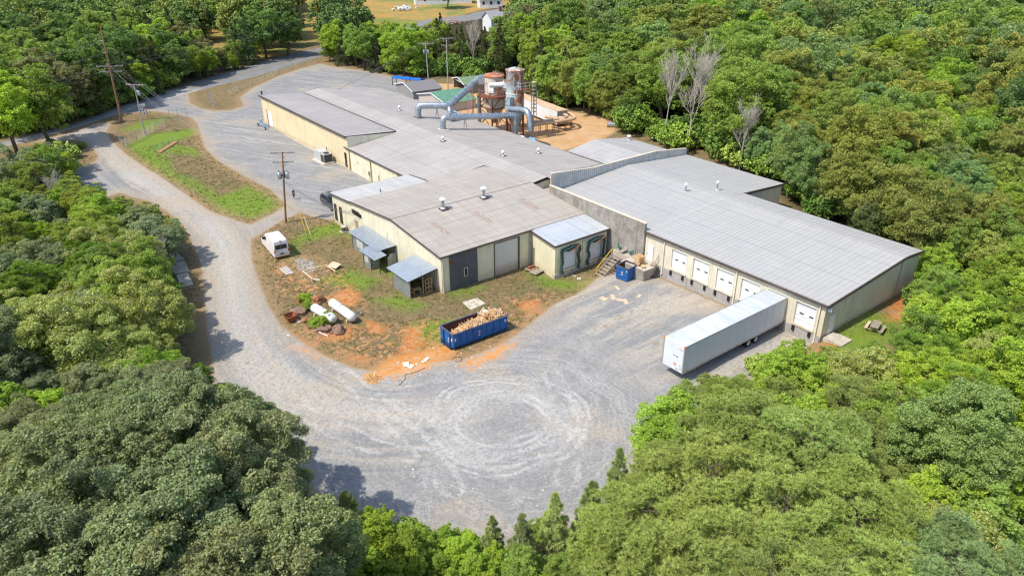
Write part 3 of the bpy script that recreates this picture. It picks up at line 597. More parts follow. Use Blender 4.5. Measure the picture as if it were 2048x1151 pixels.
for y0,y1 in ((-8.4,-6.0),(-3.9,-1.6)):
    m=MB(); m.box(XD-.2,XD-.12,y0,y1,-.15,2.35)
    for k in range(1,9): z=-.15+k*2.5/9; m.box(XD-.12,XD-.11,y0,y1,z-.012,z+.012,1)
    dd=m.build('dock_door',[DOORM,paint('door_seam',(.45,.46,.47),.5)],ws)
    m=MB(); r2=random.Random(int(y0*10))
    for yy in (y0-.22,y1+.22):
        P=[]
        for k in range(7):
            z=2.55-k*.52; P.append((XD+.25+.12*math.sin(k*1.7+yy),yy+.08*math.sin(k*2.3),z))
        for a,b in zip(P[:-1],P[1:]): 
            for o_ in (-.09,.09): m.beam((a[0],a[1]+o_,a[2]),(b[0]+.04,b[1]+o_,b[2]),.15,.18)
    for k in range(8):
        f=k/8; g=(k+1)/8; za=2.62+.22*math.sin(f*3)+r2.uniform(-.08,.08)
        m.beam((XD+.3,y0-.3+(y1-y0+.6)*f,za),(XD+.35,y0-.3+(y1-y0+.6)*g,2.62+.22*math.sin(g*3)),.55,.16)
    m.build('dock_shelter',GREENT,dd)
    m=MB(); m.add([(XD+.2,y0+.3,2.5),(XD+.75,y0+.5,2.45),(XD+.72,y1-.1,2.75),(XD+.2,y1-.1,2.9),(XD+.2,y0+.3,2.55),(XD+.75,y0+.5,2.5),(XD+.72,y1-.1,2.8),(XD+.2,y1-.1,2.95)],[(3,2,1,0),(4,5,6,7),(0,1,5,4),(1,2,6,5),(2,3,7,6),(3,0,4,7)]); m.build('torn_canopy',RUST,dd)
m=MB(); m.box(XD+.04,XD+.14,-4.98,-4.86,-.6,3.5); m.build('downspout',CREAMTRIM,ws); m=MB(); m.obox((XD+.15,-4.5,2.95),(.25,.2,.15),.3); m.build('wall_light',WHITE,ws)
m=MB(); m.path([(-34.6,-9.75,-.6),(-34.6,-9.75,1.9)],.09,8); m.path([(-35.0,-9.75,-.6),(-35.0,-9.75,3.6)],.07,8); m.build('drain_pipe',GREY,ws)
# ------------------------------------------------------------------ main factory hall and wing
fh=thing('factory_hall','broad low factory hall under a wide pale grey roof crossed by silver ducts','factory',(-86,3,.2))
YE0,YE1,YRM=-11.,17.,3.; ze=4.0; zr=5.5
m=MB()
roof_plane(m,[(-84.3,YE0-.15,ze),(XB-.02,YE0-.15,ze),(XB-.02,YRM,zr),(-84.3,YRM,zr)],0,step=.9)
roof_plane(m,[(XB-.02,-.32,5.1),(-46.9,-.32,5.1),(-46.9,YRM,zr),(XB-.02,YRM,zr)],0,step=.9)
roof_plane(m,[(-124.6,-1.2,5.03),(-84.3,-1.2,5.03),(-84.3,YRM,zr),(-124.6,YRM,zr)],0,step=.9)
roof_plane(m,[(-42.9,YE1+.15,ze),(-123.5,YE1+.15,ze),(-124.6,YRM,zr),(-42.9,YRM,zr)],0,step=.9)
m.build('roof',R_MAIN,fh)
m=MB(); roof_plane(m,[(-122.6,YE0-.2,6.3),(-83.6,YE0-.2,6.0),(-84.1,-1.2,5.12),(-123.6,-1.2,5.25)],0,step=.9); m.build('wing_roof',R_WING,fh)
m=MB(); m.sheet((-122.4,YE0,0),(1,0,0),(0,-1,0),39.,-.1,lambda q:6.2-q*.3/39.); m.build('wing_wall',W_YELLOW,fh)
m=MB(); m.sheet((-83.4,YE0,0),(0,1,0),(1,0,0),9.7,3.,lambda q:5.93-q*.088); m.build('wing_gable',W_CREAM,fh); m=MB(); m.sheet((-122.4,-1.2,0),(0,-1,0),(-1,0,0),9.8,0,5.2); m.build('wing_gable',W_CREAM,fh)
m=MB(); gutter(m,(-122.7,YE0-.28,6.28),(-83.6,YE0-.28,6.0),.18,.3); gutter(m,(-83.5,YE0-.25,6.02),(-83.9,-1.1,5.17),.14,.2); m.beam((-123.4,-1.1,5.2),(-84.1,-1.1,5.12),.22,.2); m.build('wing_gutter',TRIM,fh)
m=MB(); m.sheet((-83.4,YE0,0),(1,0,0),(0,-1,0),25.4,-.9,ze-.05); m.sheet((-46.95,-.3,0),(0,1,0),(1,0,0),17.2,1.5,lambda q:5.05-abs(q-3.3)*.107); m.sheet((-42.9,YE1,0),(-1,0,0),(0,1,0),80,-.3,ze-.1); m.sheet((-123.4,YE1,0),(0,-1,0),(-1,0,0),18,-.3,4.3); m.build('wall',W_CREAM,fh)
m=MB(); gutter(m,(-84.5,YE0-.22,ze),(-64.6,YE0-.22,ze)); m.build('gutter',TRIM,fh)
for a_,b_,w_,h_ in (((-46.85,-.4,5.02),(-46.85,3,5.42),.12,.2),((XB-.1,-10.3,4.1),(XB-.1,-.4,5.1),.12,.14),((-58,YE1+.2,ze),(-43,YE1+.2,ze),.3,.12)): m=MB(); m.beam(a_,b_,w_,h_); m.build('gutter',TRIM,fh)
for x in (-82.9,-75.3,-66.3): 
    m=MB(); m.box(x-.07,x+.07,YE0-.18,YE0-.06,-.2,ze-.1); m.build('downspout',paint('ochre_downspout',(.45,.33,.16),.6),fh)
m=MB(); m.box(-122.5,-83.4,YE0-.16,YE0-.02,-.6,.25); m.build('foundation',CONC,fh)
def wallrect(parent,x0,x1,z0,z1,name,mat,y=YE0,dep=.08):
    m=MB(); m.box(x0,x1,y-dep,y-.0,z0,z1); return m.build(name,mat,parent)
q=PX(545,228,'y',YE0); d=wallrect(fh,-119.6,-117.4,.5,3.6,'roller_door',WHITE); m=MB(); m.box(-119.85,-119.6,YE0-.14,YE0,.3,3.8); m.build('door_frame',RUST,d)
d=wallrect(fh,-84.9,-84.2,.35,2.9,'narrow_window',GLASS); wallrect(fh,-83.3,-83.1,.3,2.1,'narrow_window',TRIM); wallrect(fh,-72.9,-72.7,.3,1.8,'narrow_window',TRIM)
m=MB(); m.obox((-80,YE0-.2,2.4),(.25,.25,.2)); m.build('wall_lamp',WHITE,fh); m=MB(); m.obox((-76,YE0-.15,1.4),(.35,.2,.6)); m.path([(-76,YE0-.12,1.2),(-76,YE0-.12,-.2)],.04,6); m.build('meter_box',GREY,fh)
def mainz(y): return ze+(y-YE0)*(zr-ze)/14 if y<YRM else zr-(y-YRM)*(zr-ze)/14
for u,v in ((799,221),(886,281),(1006,313),(1077,306)):
    q=PX(u,v,'z',4.8); q=PX(u,v,'z',mainz(q[1])); roof_vent(fh,q[0],q[1],mainz(q[1]),.6,.18)
m=MB(); m.cyl((-122.3,YE0+.3,6.2),(-122.3,YE0+.3,6.9),.12,8); m.obox((-122.3,YE0+.3,6.9),(.35,.3,.3)); m.build('roof_lamp',BLACK,fh)
m=MB(); m.box(XB-.02,-46.95,-.36,-.3,3.6,5.08); m.build('flashing',TRIM,fh)
m=MB(); m.box(-46.9,-42.8,-.3,16.9,3.7,3.9); m.build('bounce_slab',R_MAIN,fh)  # added slab in the dark gap, bounces light onto the end wall
# rear annex
ra=thing('rear_annex','grey roofed annex standing behind the pale metal parapet beside the sandy yard','annex',(-51,24,.2))
m=MB(); roof_plane(m,[(-58.6,17.4,4.),(-43,17.4,4.),(-43,24,4.9),(-58.6,24,4.9)],0,step=.9); roof_plane(m,[(-43,31.5,4.),(-58.2,31.5,4.),(-58.6,24,4.9),(-43,24,4.9)],0,step=.9); m.build('roof',R_REAR,ra)
m=MB(); m.sheet((-58.4,31.3,0),(0,-1,0),(-1,0,0),14,-.3,lambda q:4.8-abs(q-7.2)*.12); m.sheet((-43,31.3,0),(-1,0,0),(0,1,0),15.4,-.3,3.9); m.sheet((-42.8,17.4,0),(0,1,0),(1,0,0),14,-.3,3.9); m.build('wall',W_TAN,ra)
q=PX(1256,266,'z',4.1); roof_vent(ra,-56.5,30.2,4.05,.7,.22)
# ------------------------------------------------------------------ the lean-to sheds
def shed_roof(mb,c,t=.05,step=.3):
    roof_plane(mb,c,0,w=.04,h=.03,t=t,step=step)
SHR=paint('galvanised_sheet',(.42,.47,.52),.4,.45,var=.12,scale=1.5,dirt=(.36,.36,.38),dirtamt=.4); SHB=paint('blue_grey_sheet',(.38,.43,.48),.42,.35,var=.1,scale=1.,dirt=(.45,.47,.5),dirtamt=.3)
SHW=paint('shed_sheet',(.28,.31,.30),.55,.3,var=.2,scale=2,dirt=(.2,.19,.14),dirtamt=.5)
s1=thing('lean_to_shed','L-shaped lean-to shed with ribbed silver roofs against the cream side wall','shed',(-50,-25,-.6))
m=MB(); shed_roof(m,[(-54.3,-25.9,1.78),(-46.2,-25.9,1.78),(-45.8,YW-.12,2.1),(-54.6,YW-.12,2.1)]); m.build('roof',SHR,s1)
m=MB(); shed_roof(m,[(-48.6,-27.3,1.52),(-44.5,-27.3,1.52),(-44.6,-25.5,1.74),(-48.6,-25.5,1.74)]); m.build('front_roof',SHR,s1)
m=MB(); m.box(-54.1,-48.3,-25.5,-25.42,-.8,1.62); m.box(-54.1,-54.04,-25.5,YW-.1,-.8,1.7); m.box(-48.3,-46.4,-26.9,-26.82,-.8,1.45); m.box(-48.3,-48.24,-26.9,-25.5,-.8,1.5); m.box(-46.42,-46.36,-26.9,-25.6,-.8,1.5); m.build('wall',SHW,s1)
m=MB(); 
for x,y,z in ((-54.1,-25.5,1.7),(-48.3,-26.9,1.5),(-46.35,-26.9,1.5),(-44.6,-26.6,1.55),(-46.1,YW-.3,1.95),(-44.7,-25.6,1.7)): m.obox((x,y,(z-.8)/2),(.1,.1,z+.8))
m.build('post',TRIM,s1)
m=MB(); m.box(-52.8,-51.,-25.56,-25.5,.1,1.2); m.build('fibreglass_panel',paint('milky_panel',(.5,.53,.48),.5),s1); m=MB(); m.box(-47.9,-46.9,-26.96,-26.9,.1,1.1); m.build('fibreglass_panel',MATS['milky_panel'],s1)
m=MB(); m.obox((-44.5,-25.1,.55),(.06,1.0,1.9),.5); m.obox((-44.95,-24.5,.6),(.05,.9,1.8),-.3); m.build('door',SHW,s1)
s2=thing('open_shed','open-ended lean-to shed with plain blue-grey roof sheltering wooden furniture','shed',(-38.6,-25.3,-.6))
m=MB(); m.hexa([(-41.1,-27.5,1.83),(-36.1,-27.5,1.83),(-36.1,YW-.12,2.42),(-41.1,YW-.12,2.42)],[(-41.1,-27.5,1.88),(-36.1,-27.5,1.88),(-36.1,YW-.12,2.47),(-41.1,YW-.12,2.47)]); m.build('roof',SHB,s2)
m=MB(); m.box(-40.3,-36.4,-27.14,-27.08,-.8,1.75); m.box(-40.3,-40.24,-27.14,YW-.1,-.8,1.8); m.build('wall',SHW,s2)
m=MB()
for x,y in ((-36.4,-27.1),(-36.4,YW-.2),(-36.4,-25.3)): m.obox((x,y,.55),(.12,.12,2.9 if y>-26 else 2.6))
m.beam((-36.3,-27.3,1.78),(-36.3,YW-.2,2.33),.08,.14); m.build('post',OLDWOOD,s2)
# furniture in the shed
def table(x,y,rz,name,lab):
    t=thing(name,lab,'table',(x,y,float(gz(x,y))))
    z0=float(gz(x,y)); m=MB(); m.obox((x,y,z0+.78),(.95,.6,.05),rz); m.build('tabletop',WOOD,t)
    for a,b in ((-.42,-.25),(.42,-.25),(-.42,.25),(.42,.25)):
        c,s=math.cos(rz),math.sin(rz); m=MB(); m.obox((x+a*c-b*s,y+a*s+b*c,z0+.38),(.07,.07,.78)); m.build('leg',WOOD,t)
table(-36.9,-25.9,1.4,'wooden_table','unfinished wooden table at the mouth of the blue-roofed shed')
t=thing('wooden_shelf','tall open wooden shelf frame beside the cream wall under the shed','shelf',(-36.6,-24.4,-.6)); z0=float(gz(-36.6,-24.4))
m=MB()
for a in (-.4,.05,.45): m.obox((-36.6+.1,-24.5+a,z0+.95),(.09,.1,1.9))
m.build('upright',WOOD,t); m=MB()
for z in (.1,.75,1.3,1.85): m.obox((-36.5,-24.48,z0+z),(.09,.95,.09))
m.build('shelf_rail',WOOD,t)
t=thing('wooden_chair','plain wooden chair standing inside the blue-roofed shed','chair',(-37.1,-26.6,-.6)); z0=float(gz(-37,-26.6))
m=MB(); m.obox((-37.1,-26.6,z0+.45),(.42,.42,.05)); m.build('seat',WOOD,t); m=MB(); m.obox((-37.3,-26.6,z0+.95),(.05,.42,.12)); m.obox((-37.3,-26.6,z0+.75),(.05,.42,.08)); m.build('backrest',WOOD,t)
for a in (-.18,.18):
    for b in (-.18,.18): m=MB(); m.obox((-37.1+a,-26.6+b,z0+(.5 if a<0 else .22)),(.05,.05,1.0 if a<0 else .45)); m.build('leg',WOOD,t)
# ------------------------------------------------------------------ back sheds by the gravel yard
def gable_shed(name,lab,c,ax,L,W,h,rise,roofm,wallm,open_=False):
    """c: front-left corner; ax: angle of the ridge direction; front gable faces -ridge"""
    x,y=c; t=thing(name,lab,'shed',(x,y,float(gz(x,y)))); z=float(gz(x,y))-.1
    d=Vector((math.cos(ax),math.sin(ax),0)); s=Vector((d.y,-d.x,0)); o=Vector((x,y,0)); up=Vector((0,0,1))
    P=lambda a,b,zz:o+s*a+d*b+up*zz
    m=MB(); e=.3
    m.hexa([P(-e,-e,z+h-.06),P(W/2,-e,z+h+rise-.02),P(W/2,L+e,z+h+rise-.02),P(-e,L+e,z+h-.06)],[P(-e,-e,z+h),P(W/2,-e,z+h+rise+.05),P(W/2,L+e,z+h+rise+.05),P(-e,L+e,z+h)])
    m.hexa([P(W/2,-e,z+h+rise-.02),P(W+e,-e,z+h-.06),P(W+e,L+e,z+h-.06),P(W/2,L+e,z+h+rise-.02)],[P(W/2,-e,z+h+rise+.05),P(W+e,-e,z+h),P(W+e,L+e,z+h),P(W/2,L+e,z+h+rise+.05)])
    m.build('roof',roofm,t)
    m=MB()
    m.add([P(0,L,z),P(W,L,z),P(W,L,z+h),P(W/2,L,z+h+rise),P(0,L,z+h)],[(0,1,2,3,4)])
    for a in (0,W): m.add([P(a,0,z),P(a,L,z),P(a,L,z+h),P(a,0,z+h)],[(0,1,2,3)])
    if not open_: m.add([P(0,0,z),P(W,0,z),P(W,0,z+h),P(W/2,0,z+h+rise),P(0,0,z+h)],[(0,1,2,3,4)])
    m.build('wall',wallm,t)
    m=MB(); m.beam(P(-e,-e-.04,z+h),P(W/2,-e-.04,z+h+rise+.03),.08,.2); m.beam(P(W/2,-e-.04,z+h+rise+.03),P(W+e,-e-.04,z+h),.08,.2)
    if open_:
        for a in (0,W): m.beam(P(a,0,z),P(a,0,z+h),.12)
        m.beam(P(0,.0,z+h),P(W,0,z+h),.07); m.beam(P(W*.25,0,z+h+rise*.4),P(W/2,0,z+h),.05); m.beam(P(W*.75,0,z+h+rise*.4),P(W/2,0,z+h),.05)
    m.build('fascia',WHITE,t)
    return t
def sidingmat(name,col):
    t=NT(name); s=t.sep(t.pos); k=t.math('FRACT',t.math('MULTIPLY',s[2],4.2)); n=t.noise(t.pos,1.2,4,.6)
    c=t.mix(t.sm(k,.0,.22),tuple(q*.6 for q in col),col); t.bsdf(t.mix(t.sm(n,.4,.7,0.,.25),c,tuple(q*.7 for q in col)),.7,0,.3); return t.mat
gable_shed('storage_shed','grey sided gable shed with dark grey roof by the gravel yard',(-132.2,26.6),R_(83),7.5,10.3,2.0,1.2,paint('grey_shingle',(.20,.19,.19),.9,var=.2,scale=3),sidingmat('grey_siding',(.30,.29,.29)))
gable_shed('storage_shed','pale sided gable shed with green roof beside the silver duct',(-119.,25.0),R_(88),8.,12.2,2.0,1.3,paint('green_metal_roof',(.12,.26,.17),.6,var=.15),sidingmat('cream_siding',(.56,.49,.42)))
gable_shed('carport','open fronted carport with green roof behind the green-roofed shed',(-127.5,40.5),R_(75),7.5,8.5,2.4,1.0,paint('green_carport_roof',(.17,.24,.14),.6,var=.15),sidingmat('grey_carport_siding',(.22,.22,.2)),True)
tr=thing('tarp_rack','bright blue tarp covering a low rack of goods beside the gravel yard','rack',(-134,29,.3))
m=MB(); r2=random.Random(3); n=14
a0=Vector(PX(783,153,'z',2.6)); a1=Vector(PX(840,159,'z',2.6)); dd=(a1-a0); sd_=Vector((-dd.y,dd.x,0)).normalized()*2.2
top=[];
for i in range(n+1):
    for j in range(4):
        q=a0+dd*(i/n)+sd_*(j/3); top.append((q.x,q.y,2.45+r2.uniform(-.12,.14)+.15*math.sin(j*1.5)))
b=[(x,y,z-.35) for x,y,z in top]; f=[]
for i in range(n):
    for j in range(3): k=i*4+j; f.append((k,k+4,k+5,k+1)); 
N=len(top); f2=[(k0+N,k1+N,k2+N,k3+N)[::-1] for k0,k1,k2,k3 in f]
rim=[i*4 for i in range(n+1)]+[n*4+1,n*4+2]+[i*4+3 for i in range(n,-1,-1)]+[2,1]
f3=[(rim[i],rim[(i+1)%len(rim)],rim[(i+1)%len(rim)]+N,rim[i]+N) for i in range(len(rim))]
m.add(top+b,f+f2+f3); m.build('tarp',paint('blue_tarp',(.012,.16,.60),.45,var=.35,scale=2,dirt=(.4,.55,.8),dirtamt=.4),tr)
m=MB()
for i in (0,.5,1):
    for j in (.1,.9):
        q=a0+dd*i+sd_*j; m.obox((q.x,q.y,1.2),(.14,.14,2.6))
m.build('post',TRIM,tr)
# ------------------------------------------------------------------ semi trailer at the dock
TRW=paint('trailer_white',(.66,.69,.71),.4,var=.06,scale=.6,dirt=(.45,.46,.47),dirtamt=.35); TRS=paint('trailer_side',(.60,.64,.67),.42,var=.05)
ALU=paint('aluminium_rail',(.48,.47,.45),.4,.6,var=.15); TROOF=NT('trailer_roof'); q_=TROOF.noise(TROOF.map(TROOF.pos,(.35,1.6,1),(0,0,.25)),1.1,4,.65)
TROOF.bsdf(TROOF.mix(TROOF.sm(q_,.4,.66),(.62,.65,.68),(.80,.81,.82)),.3,.25,.5,TROOF.bump(q_,.2,.05)); TROOF=TROOF.mat
ORM=paint('amber_marker',(.75,.22,.05),.4); REDM=paint('red_lens',(.45,.02,.015),.3,spec=.6); TYRE=paint('tyre',(.022,.022,.022),.85,var=.3); RIM=paint('white_rim',(.72,.72,.70),.4,.2,var=.1)
def wheel(parent,c,r,w,axis='x',rimm=None,name='wheel',dual=False):
    c=np.array(c,float); a=Vector((1,0,0)) if axis=='x' else Vector((0,1,0))
    def lat(prof,m,mm):
        n=22; b=len(m.v)
        for rr,t in prof:
            for j in range(n):
                th=2*math.pi*j/n
                p=Vector(c)+a*t+(Vector((0,math.cos(th),math.sin(th))) if axis=='x' else Vector((math.cos(th),0,math.sin(th))))*rr; m.v.append(tuple(p))
        for i in range(len(prof)-1):
            for j in range(n): j2=(j+1)%n; m.f.append((b+i*n+j,b+(i+1)*n+j,b+(i+1)*n+j2,b+i*n+j2)); m.m.append(mm)
    m=MB(); h=w/2; lat([(r*.58,-h),(r*.93,-h),(r,-h*.75),(r,h*.75),(r*.93,h),(r*.58,h)],m,0); lat([(r*.58,h*.9),(r*.54,h*.35),(r*.2,h*.3),(r*.18,h*.7),(.01,h*.7)],m,1); lat([(.01,-h*.7),(r*.18,-h*.7),(r*.2,-h*.3),(r*.54,-h*.35),(r*.58,-h*.9)],m,1)
    return m.build(name,[TYRE,rimm or RIM],parent,True)
t=thing('semi_trailer','long white box semi trailer backed against the warehouse dock','trailer',(0,0,0)); TRL=t
W,L,zb,zt=2.59,16.15,1.12,4.07
m=MB(); m.box(0,W,0,L,zb+.1,zt-.04); m.build('box_side',TRS,t)
for k in range(13): m=MB(); m.box(-.006,W+.006,.62+k*1.22,.635+k*1.22,zb+.14,zt-.12); m.build('panel_seam',paint('seam_grey',(.42,.45,.48),.5),t)
m=MB(); m.box(.02,W-.02,-.025,.0,zb,zt-.05); fw=m.build('front_wall',TRW,t)
m=MB(); m.box(.0,W,-.01,L,zt-.04,zt+.0); m.build('roof',TROOF,t)
for x in (0,W-.0):
    m=MB(); m.box(x-.03,x+.03,-.04,L,zt-.12,zt+.015); m.box(x-.035,x+.035,0,L,zb-.02,zb+.14); m.build('side_rail',ALU,t)
for x in (-.03,W-.1):
    m=MB(); m.box(x,x+.13,-.06,.05,zb,zt-.1); m.build('corner_post',ALU,t); m=MB(); m.box(x-.01,x+.14,-.07,.09,zt-.14,zt+.03); m.build('marker_cap',ORM,t)
m=MB()
for k in range(15): m.box(W+.03,W+.045,.6+k*1.07,.72+k*1.07,zb+.02,zb+.08)
m.build('marker_lights',paint('marker_red',(.35,.05,.03),.4),t)
m=MB(); m.box(1.25,1.5,-.035,-.026,2.62,2.68); m.box(1.6,1.9,-.035,-.026,2.6,2.68); m.box(2.15,2.3,-.035,-.026,1.75,1.8); m.box(2.2,2.35,-.035,-.026,1.5,1.58); m.box(1.78,1.88,-.035,-.026,1.28,1.42); m.box(2.0,2.1,-.035,-.026,1.25,1.32); m.build('stencil_marks',BLACK,fw)
m=MB(); m.cyl((1.6,-.026,1.75),(1.6,-.035,1.75),.2,20); m.build('round_sticker',paint('faded_orange',(.62,.36,.28),.6),fw)
m=MB(); m.obox((2.15,-.03,3.6),(.5,.012,.18)); m.build('name_plate',paint('pink_plate',(.65,.5,.48),.6),fw)
m=MB(); m.box(.6,.75,.3,L-.3,.85,1.12); m.box(W-.75,W-.6,.3,L-.3,.85,1.12)
for k in range(12): m.box(.1,W-.1,.5+k*1.35,.6+k*1.35,1.0,1.12)
m.build('chassis',paint('chassis_grey',(.12,.12,.12),.7),t)
for x in (.55,W-.55):
    m=MB(); m.box(x-.07,x+.07,2.55,2.69,.12,1.1); m.obox((x,2.62,.06),(.3,.3,.06)); m.beam((x,2.7,.5),(x,3.4,1.05),.06); m.build('landing_leg',ALU,t)
for y in (10.6,11.85):
    for x in (.3,.62,W-.62,W-.3): wheel(t,(x,y,.5),.5,.27)
    m=MB(); m.cyl((.3,y,.5),(W-.3,y,.5),.07,10); m.build('axle',BLACK,t)
m=MB(); m.box(.1,W-.1,L-.25,L-.15,.45,.57); m.box(.5,.6,L-.25,L-.15,.5,1.1); m.box(W-.6,W-.5,L-.25,L-.15,.5,1.1); m.build('rear_guard',ALU,t)
t.location=(-6.97,-16.28,0); t.rotation_euler=(0,0,R_(-.3))
# ------------------------------------------------------------------ roll-off dumpster full of scrap wood
BLUE=paint('dumpster_blue',(.018,.115,.36),.5,var=.2,scale=2.,dirt=(.05,.07,.10),dirtamt=.5); BLUED=paint('dumpster_rail',(.012,.04,.10),.6,var=.3)
DIN=paint('dumpster_inside',(.10,.045,.03),.9,var=.4,scale=2)
ICON=paint('stencil_pale',(.62,.55,.58),.6)
def star(m,c,du,n,r):
    c=Vector(c);du=Vector(du);up=Vector((0,0,1)); P=[]
    for k in range(10): a=math.pi/2+k*math.pi/5; rr=r if k%2==0 else r*.45; P.append(c+du*math.cos(a)*rr+up*math.sin(a)*rr+Vector(n)*.02)
    m.add([c+Vector(n)*.02]+P,[(0,k+1,(k+1)%10+1) for k in range(10)])
def open_bin(name,lab,w,l,z0,h,ribs,loc,rz,taper=0):
    t=thing(name,lab,'dumpster',(0,0,0)); k=.06
    m=MB(); m.box(0,w,0,k,z0,h); m.box(0,w,l-k,l,z0,h); m.box(0,k,k,l-k,z0,h); m.box(w-k,w,k,l-k,z0,h); m.build('body',BLUE,t)
    m=MB(); m.box(k,w-k,k,k+.02,z0,h-.02); m.box(k,w-k,l-k-.02,l-k,z0,h-.02); m.box(k,k+.02,k,l-k,z0,h-.02); m.box(w-k-.02,w-k,k,l-k,z0,h-.02); m.box(k,w-k,k,l-k,z0,z0+.06); m.build('lining',DIN,t)
    m=MB(); m.box(-.07,w+.07,-.07,.07,h-.06,h+.06); m.box(-.07,w+.07,l-.07,l+.07,h-.06,h+.06); m.box(-.07,.07,.07,l-.07,h-.06,h+.06); m.box(w-.07,w+.07,.07,l-.07,h-.06,h+.06); m.build('rim',paint('rim_grey',(.10,.11,.15),.6,var=.4),t)
    if ribs:
        for x0,x1 in ((-.09,0),(w,w+.09)):
            for i in range(ribs+1):
                y=.08+(l-.16)*i/ribs; m=MB(); m.box(x0,x1,y-.06,y+.06,z0,h-.06); m.build('rib',BLUE,t)
        for x in (w*.28,w*.78):
            m=MB(); m.box(x-.06,x+.06,-.1,0,0.05,h-.1); m.build('rib',BLUED,t)
    return t
t=open_bin('roll_off_dumpster','long blue ribbed roll-off dumpster heaped with scrap wood',2.45,6.95,.28,1.85,8,None,0)
m=MB(); m.box(.2,.35,-.12,6.9,.0,.28); m.box(2.1,2.25,-.12,6.9,0,.28); m.box(.2,2.25,-.16,-.05,0,.2); m.box(-.1,2.55,.0,6.95,.2,.3); m.build('skid_frame',BLUED,t)
m=MB(); star(m,(2.45,3.35,1.15),(0,1,0),(1,0,0),.22); m.obox((2.47,3.35,.78),(.01,.42,.12)); star(m,(1.6,0,1.05),(1,0,0),(0,-1,0),.2); m.obox((1.6,-.03,.72),(.35,.01,.1)); m.build('pale_emblem',ICON,t)
m=MB(); m.box(2.455,2.475,.15,.35,1.0,1.35); m.box(2.455,2.475,6.6,6.8,1.2,1.5); m.box(2.1,2.3,-.02,0,1.0,1.3); m.build('warning_label',paint('label_white',(.75,.7,.62),.5),t)
dl=(-25.95,-29.62); dz=float(gz(-24.5,-27)); 
t.location=(dl[0],dl[1],dz+.02); t.rotation_euler=(0,0,R_(-1.5)); DUMP=t
def wood_pile(name,lab,cx,cy,z,w,l,hf,n,seed,mats,loc,rz,lmin=.35,lmax=1.1):
    r=random.Random(seed); m=MB()
    for k in range(n):
        x=r.uniform(.12,w-.12);y=r.uniform(.2,l-.2); zz=z+hf(x,y)+r.uniform(-.25,.1)
        L=r.uniform(lmin,lmax); m.cur=r.choice([0,0,0,1,1,2])
        a=r.uniform(0,math.pi); b=r.uniform(-.6,.6); d=Vector((math.cos(a)*math.cos(b),math.sin(a)*math.cos(b),math.sin(b)))*L/2
        p=Vector((x,y,zz)); q0=p-d;q1=p+d
        for q in (q0,q1): q.x=min(max(q.x,.1),w-.1); q.y=min(max(q.y,.15),l-.15)
        m.beam(q0,q1,r.uniform(.03,.09),r.uniform(.02,.06))
    o=m.build(name,mats,None); tag(o,lab,'scrap wood',kind='stuff'); o.location=loc; o.rotation_euler=(0,0,rz); return o
WOODL=paint('pale_scrap',(.72,.52,.32),.8,var=.25,scale=5); WOODR=paint('reddish_scrap',(.50,.22,.09),.8,var=.3,scale=5); WOODY=paint('yellow_scrap',(.66,.42,.17),.8,var=.3,scale=5)
wood_pile('scrap_wood','pale broken timber offcuts heaped inside the long blue dumpster',0,0,0,2.45,6.95,lambda x,y:.75+1.0*min(1,max(0,(y+.3)/4.0))-.3*abs(x-1.5)+(.4 if y>5 else 0),820,5,[WOODL,WOODY,WOODR],(dl[0],dl[1],dz+.05),R_(-1.5))
t=thing('broken_crate','pale broken plywood crate lying on top of the scrap wood','crate',(dl[0]+.6,dl[1]+5.3,dz+2.0)); x,y,z=dl[0]+.75,dl[1]+5.2,dz+2.0
m=MB(); m.obox((x,y,z),(.95,.8,.06),.4,.55,.2); m.build('panel',PALEPLY,t); m=MB(); m.obox((x+.05,y-.45,z-.15),(.95,.06,.55),.4,.4,.2); m.build('side_board',WOODL,t); m=MB(); m.obox((x-.4,y+.05,z+.1),(.06,.85,.4),.4,.5,.2); m.build('side_board',WOODL,t)
# small dumpster by the dock
t=open_bin('square_dumpster','small square blue dumpster beside the concrete dock platform',1.75,1.95,.12,1.78,0,None,0)
m=MB(); m.box(.1,.3,0,1.9,0,.12); m.box(1.45,1.65,0,1.9,0,.12); m.build('skid_frame',BLUED,t)
m=MB(); star(m,(.9,0,1.15),(1,0,0),(0,-1,0),.17); m.obox((.9,-.03,.85),(.3,.01,.12)); m.build('pale_emblem',ICON,t)
for z in (.5,.9,1.3): m=MB(); m.box(0,1.75,-.03,0,z,z+.03); m.build('pressed_line',BLUED,t)
m=MB(); m.box(1.5,1.65,-.02,0,1.35,1.5); m.build('warning_label',paint('label_white',(.75,.7,.62),.5),t)
z=float(gz(-24.5,-3.6)); t.location=(-25.05,-4.32,z); t.rotation_euler=(0,0,R_(8))
wood_pile('scrap_wood','dark mixed scraps lying inside the small square dumpster',0,0,0,1.75,1.95,lambda x,y:.75+.25*math.sin(3*x)*math.sin(3*y),70,9,[WOODL,DIN,WOODR],(-25.05,-4.32,z+.1),R_(8),.2,.6)
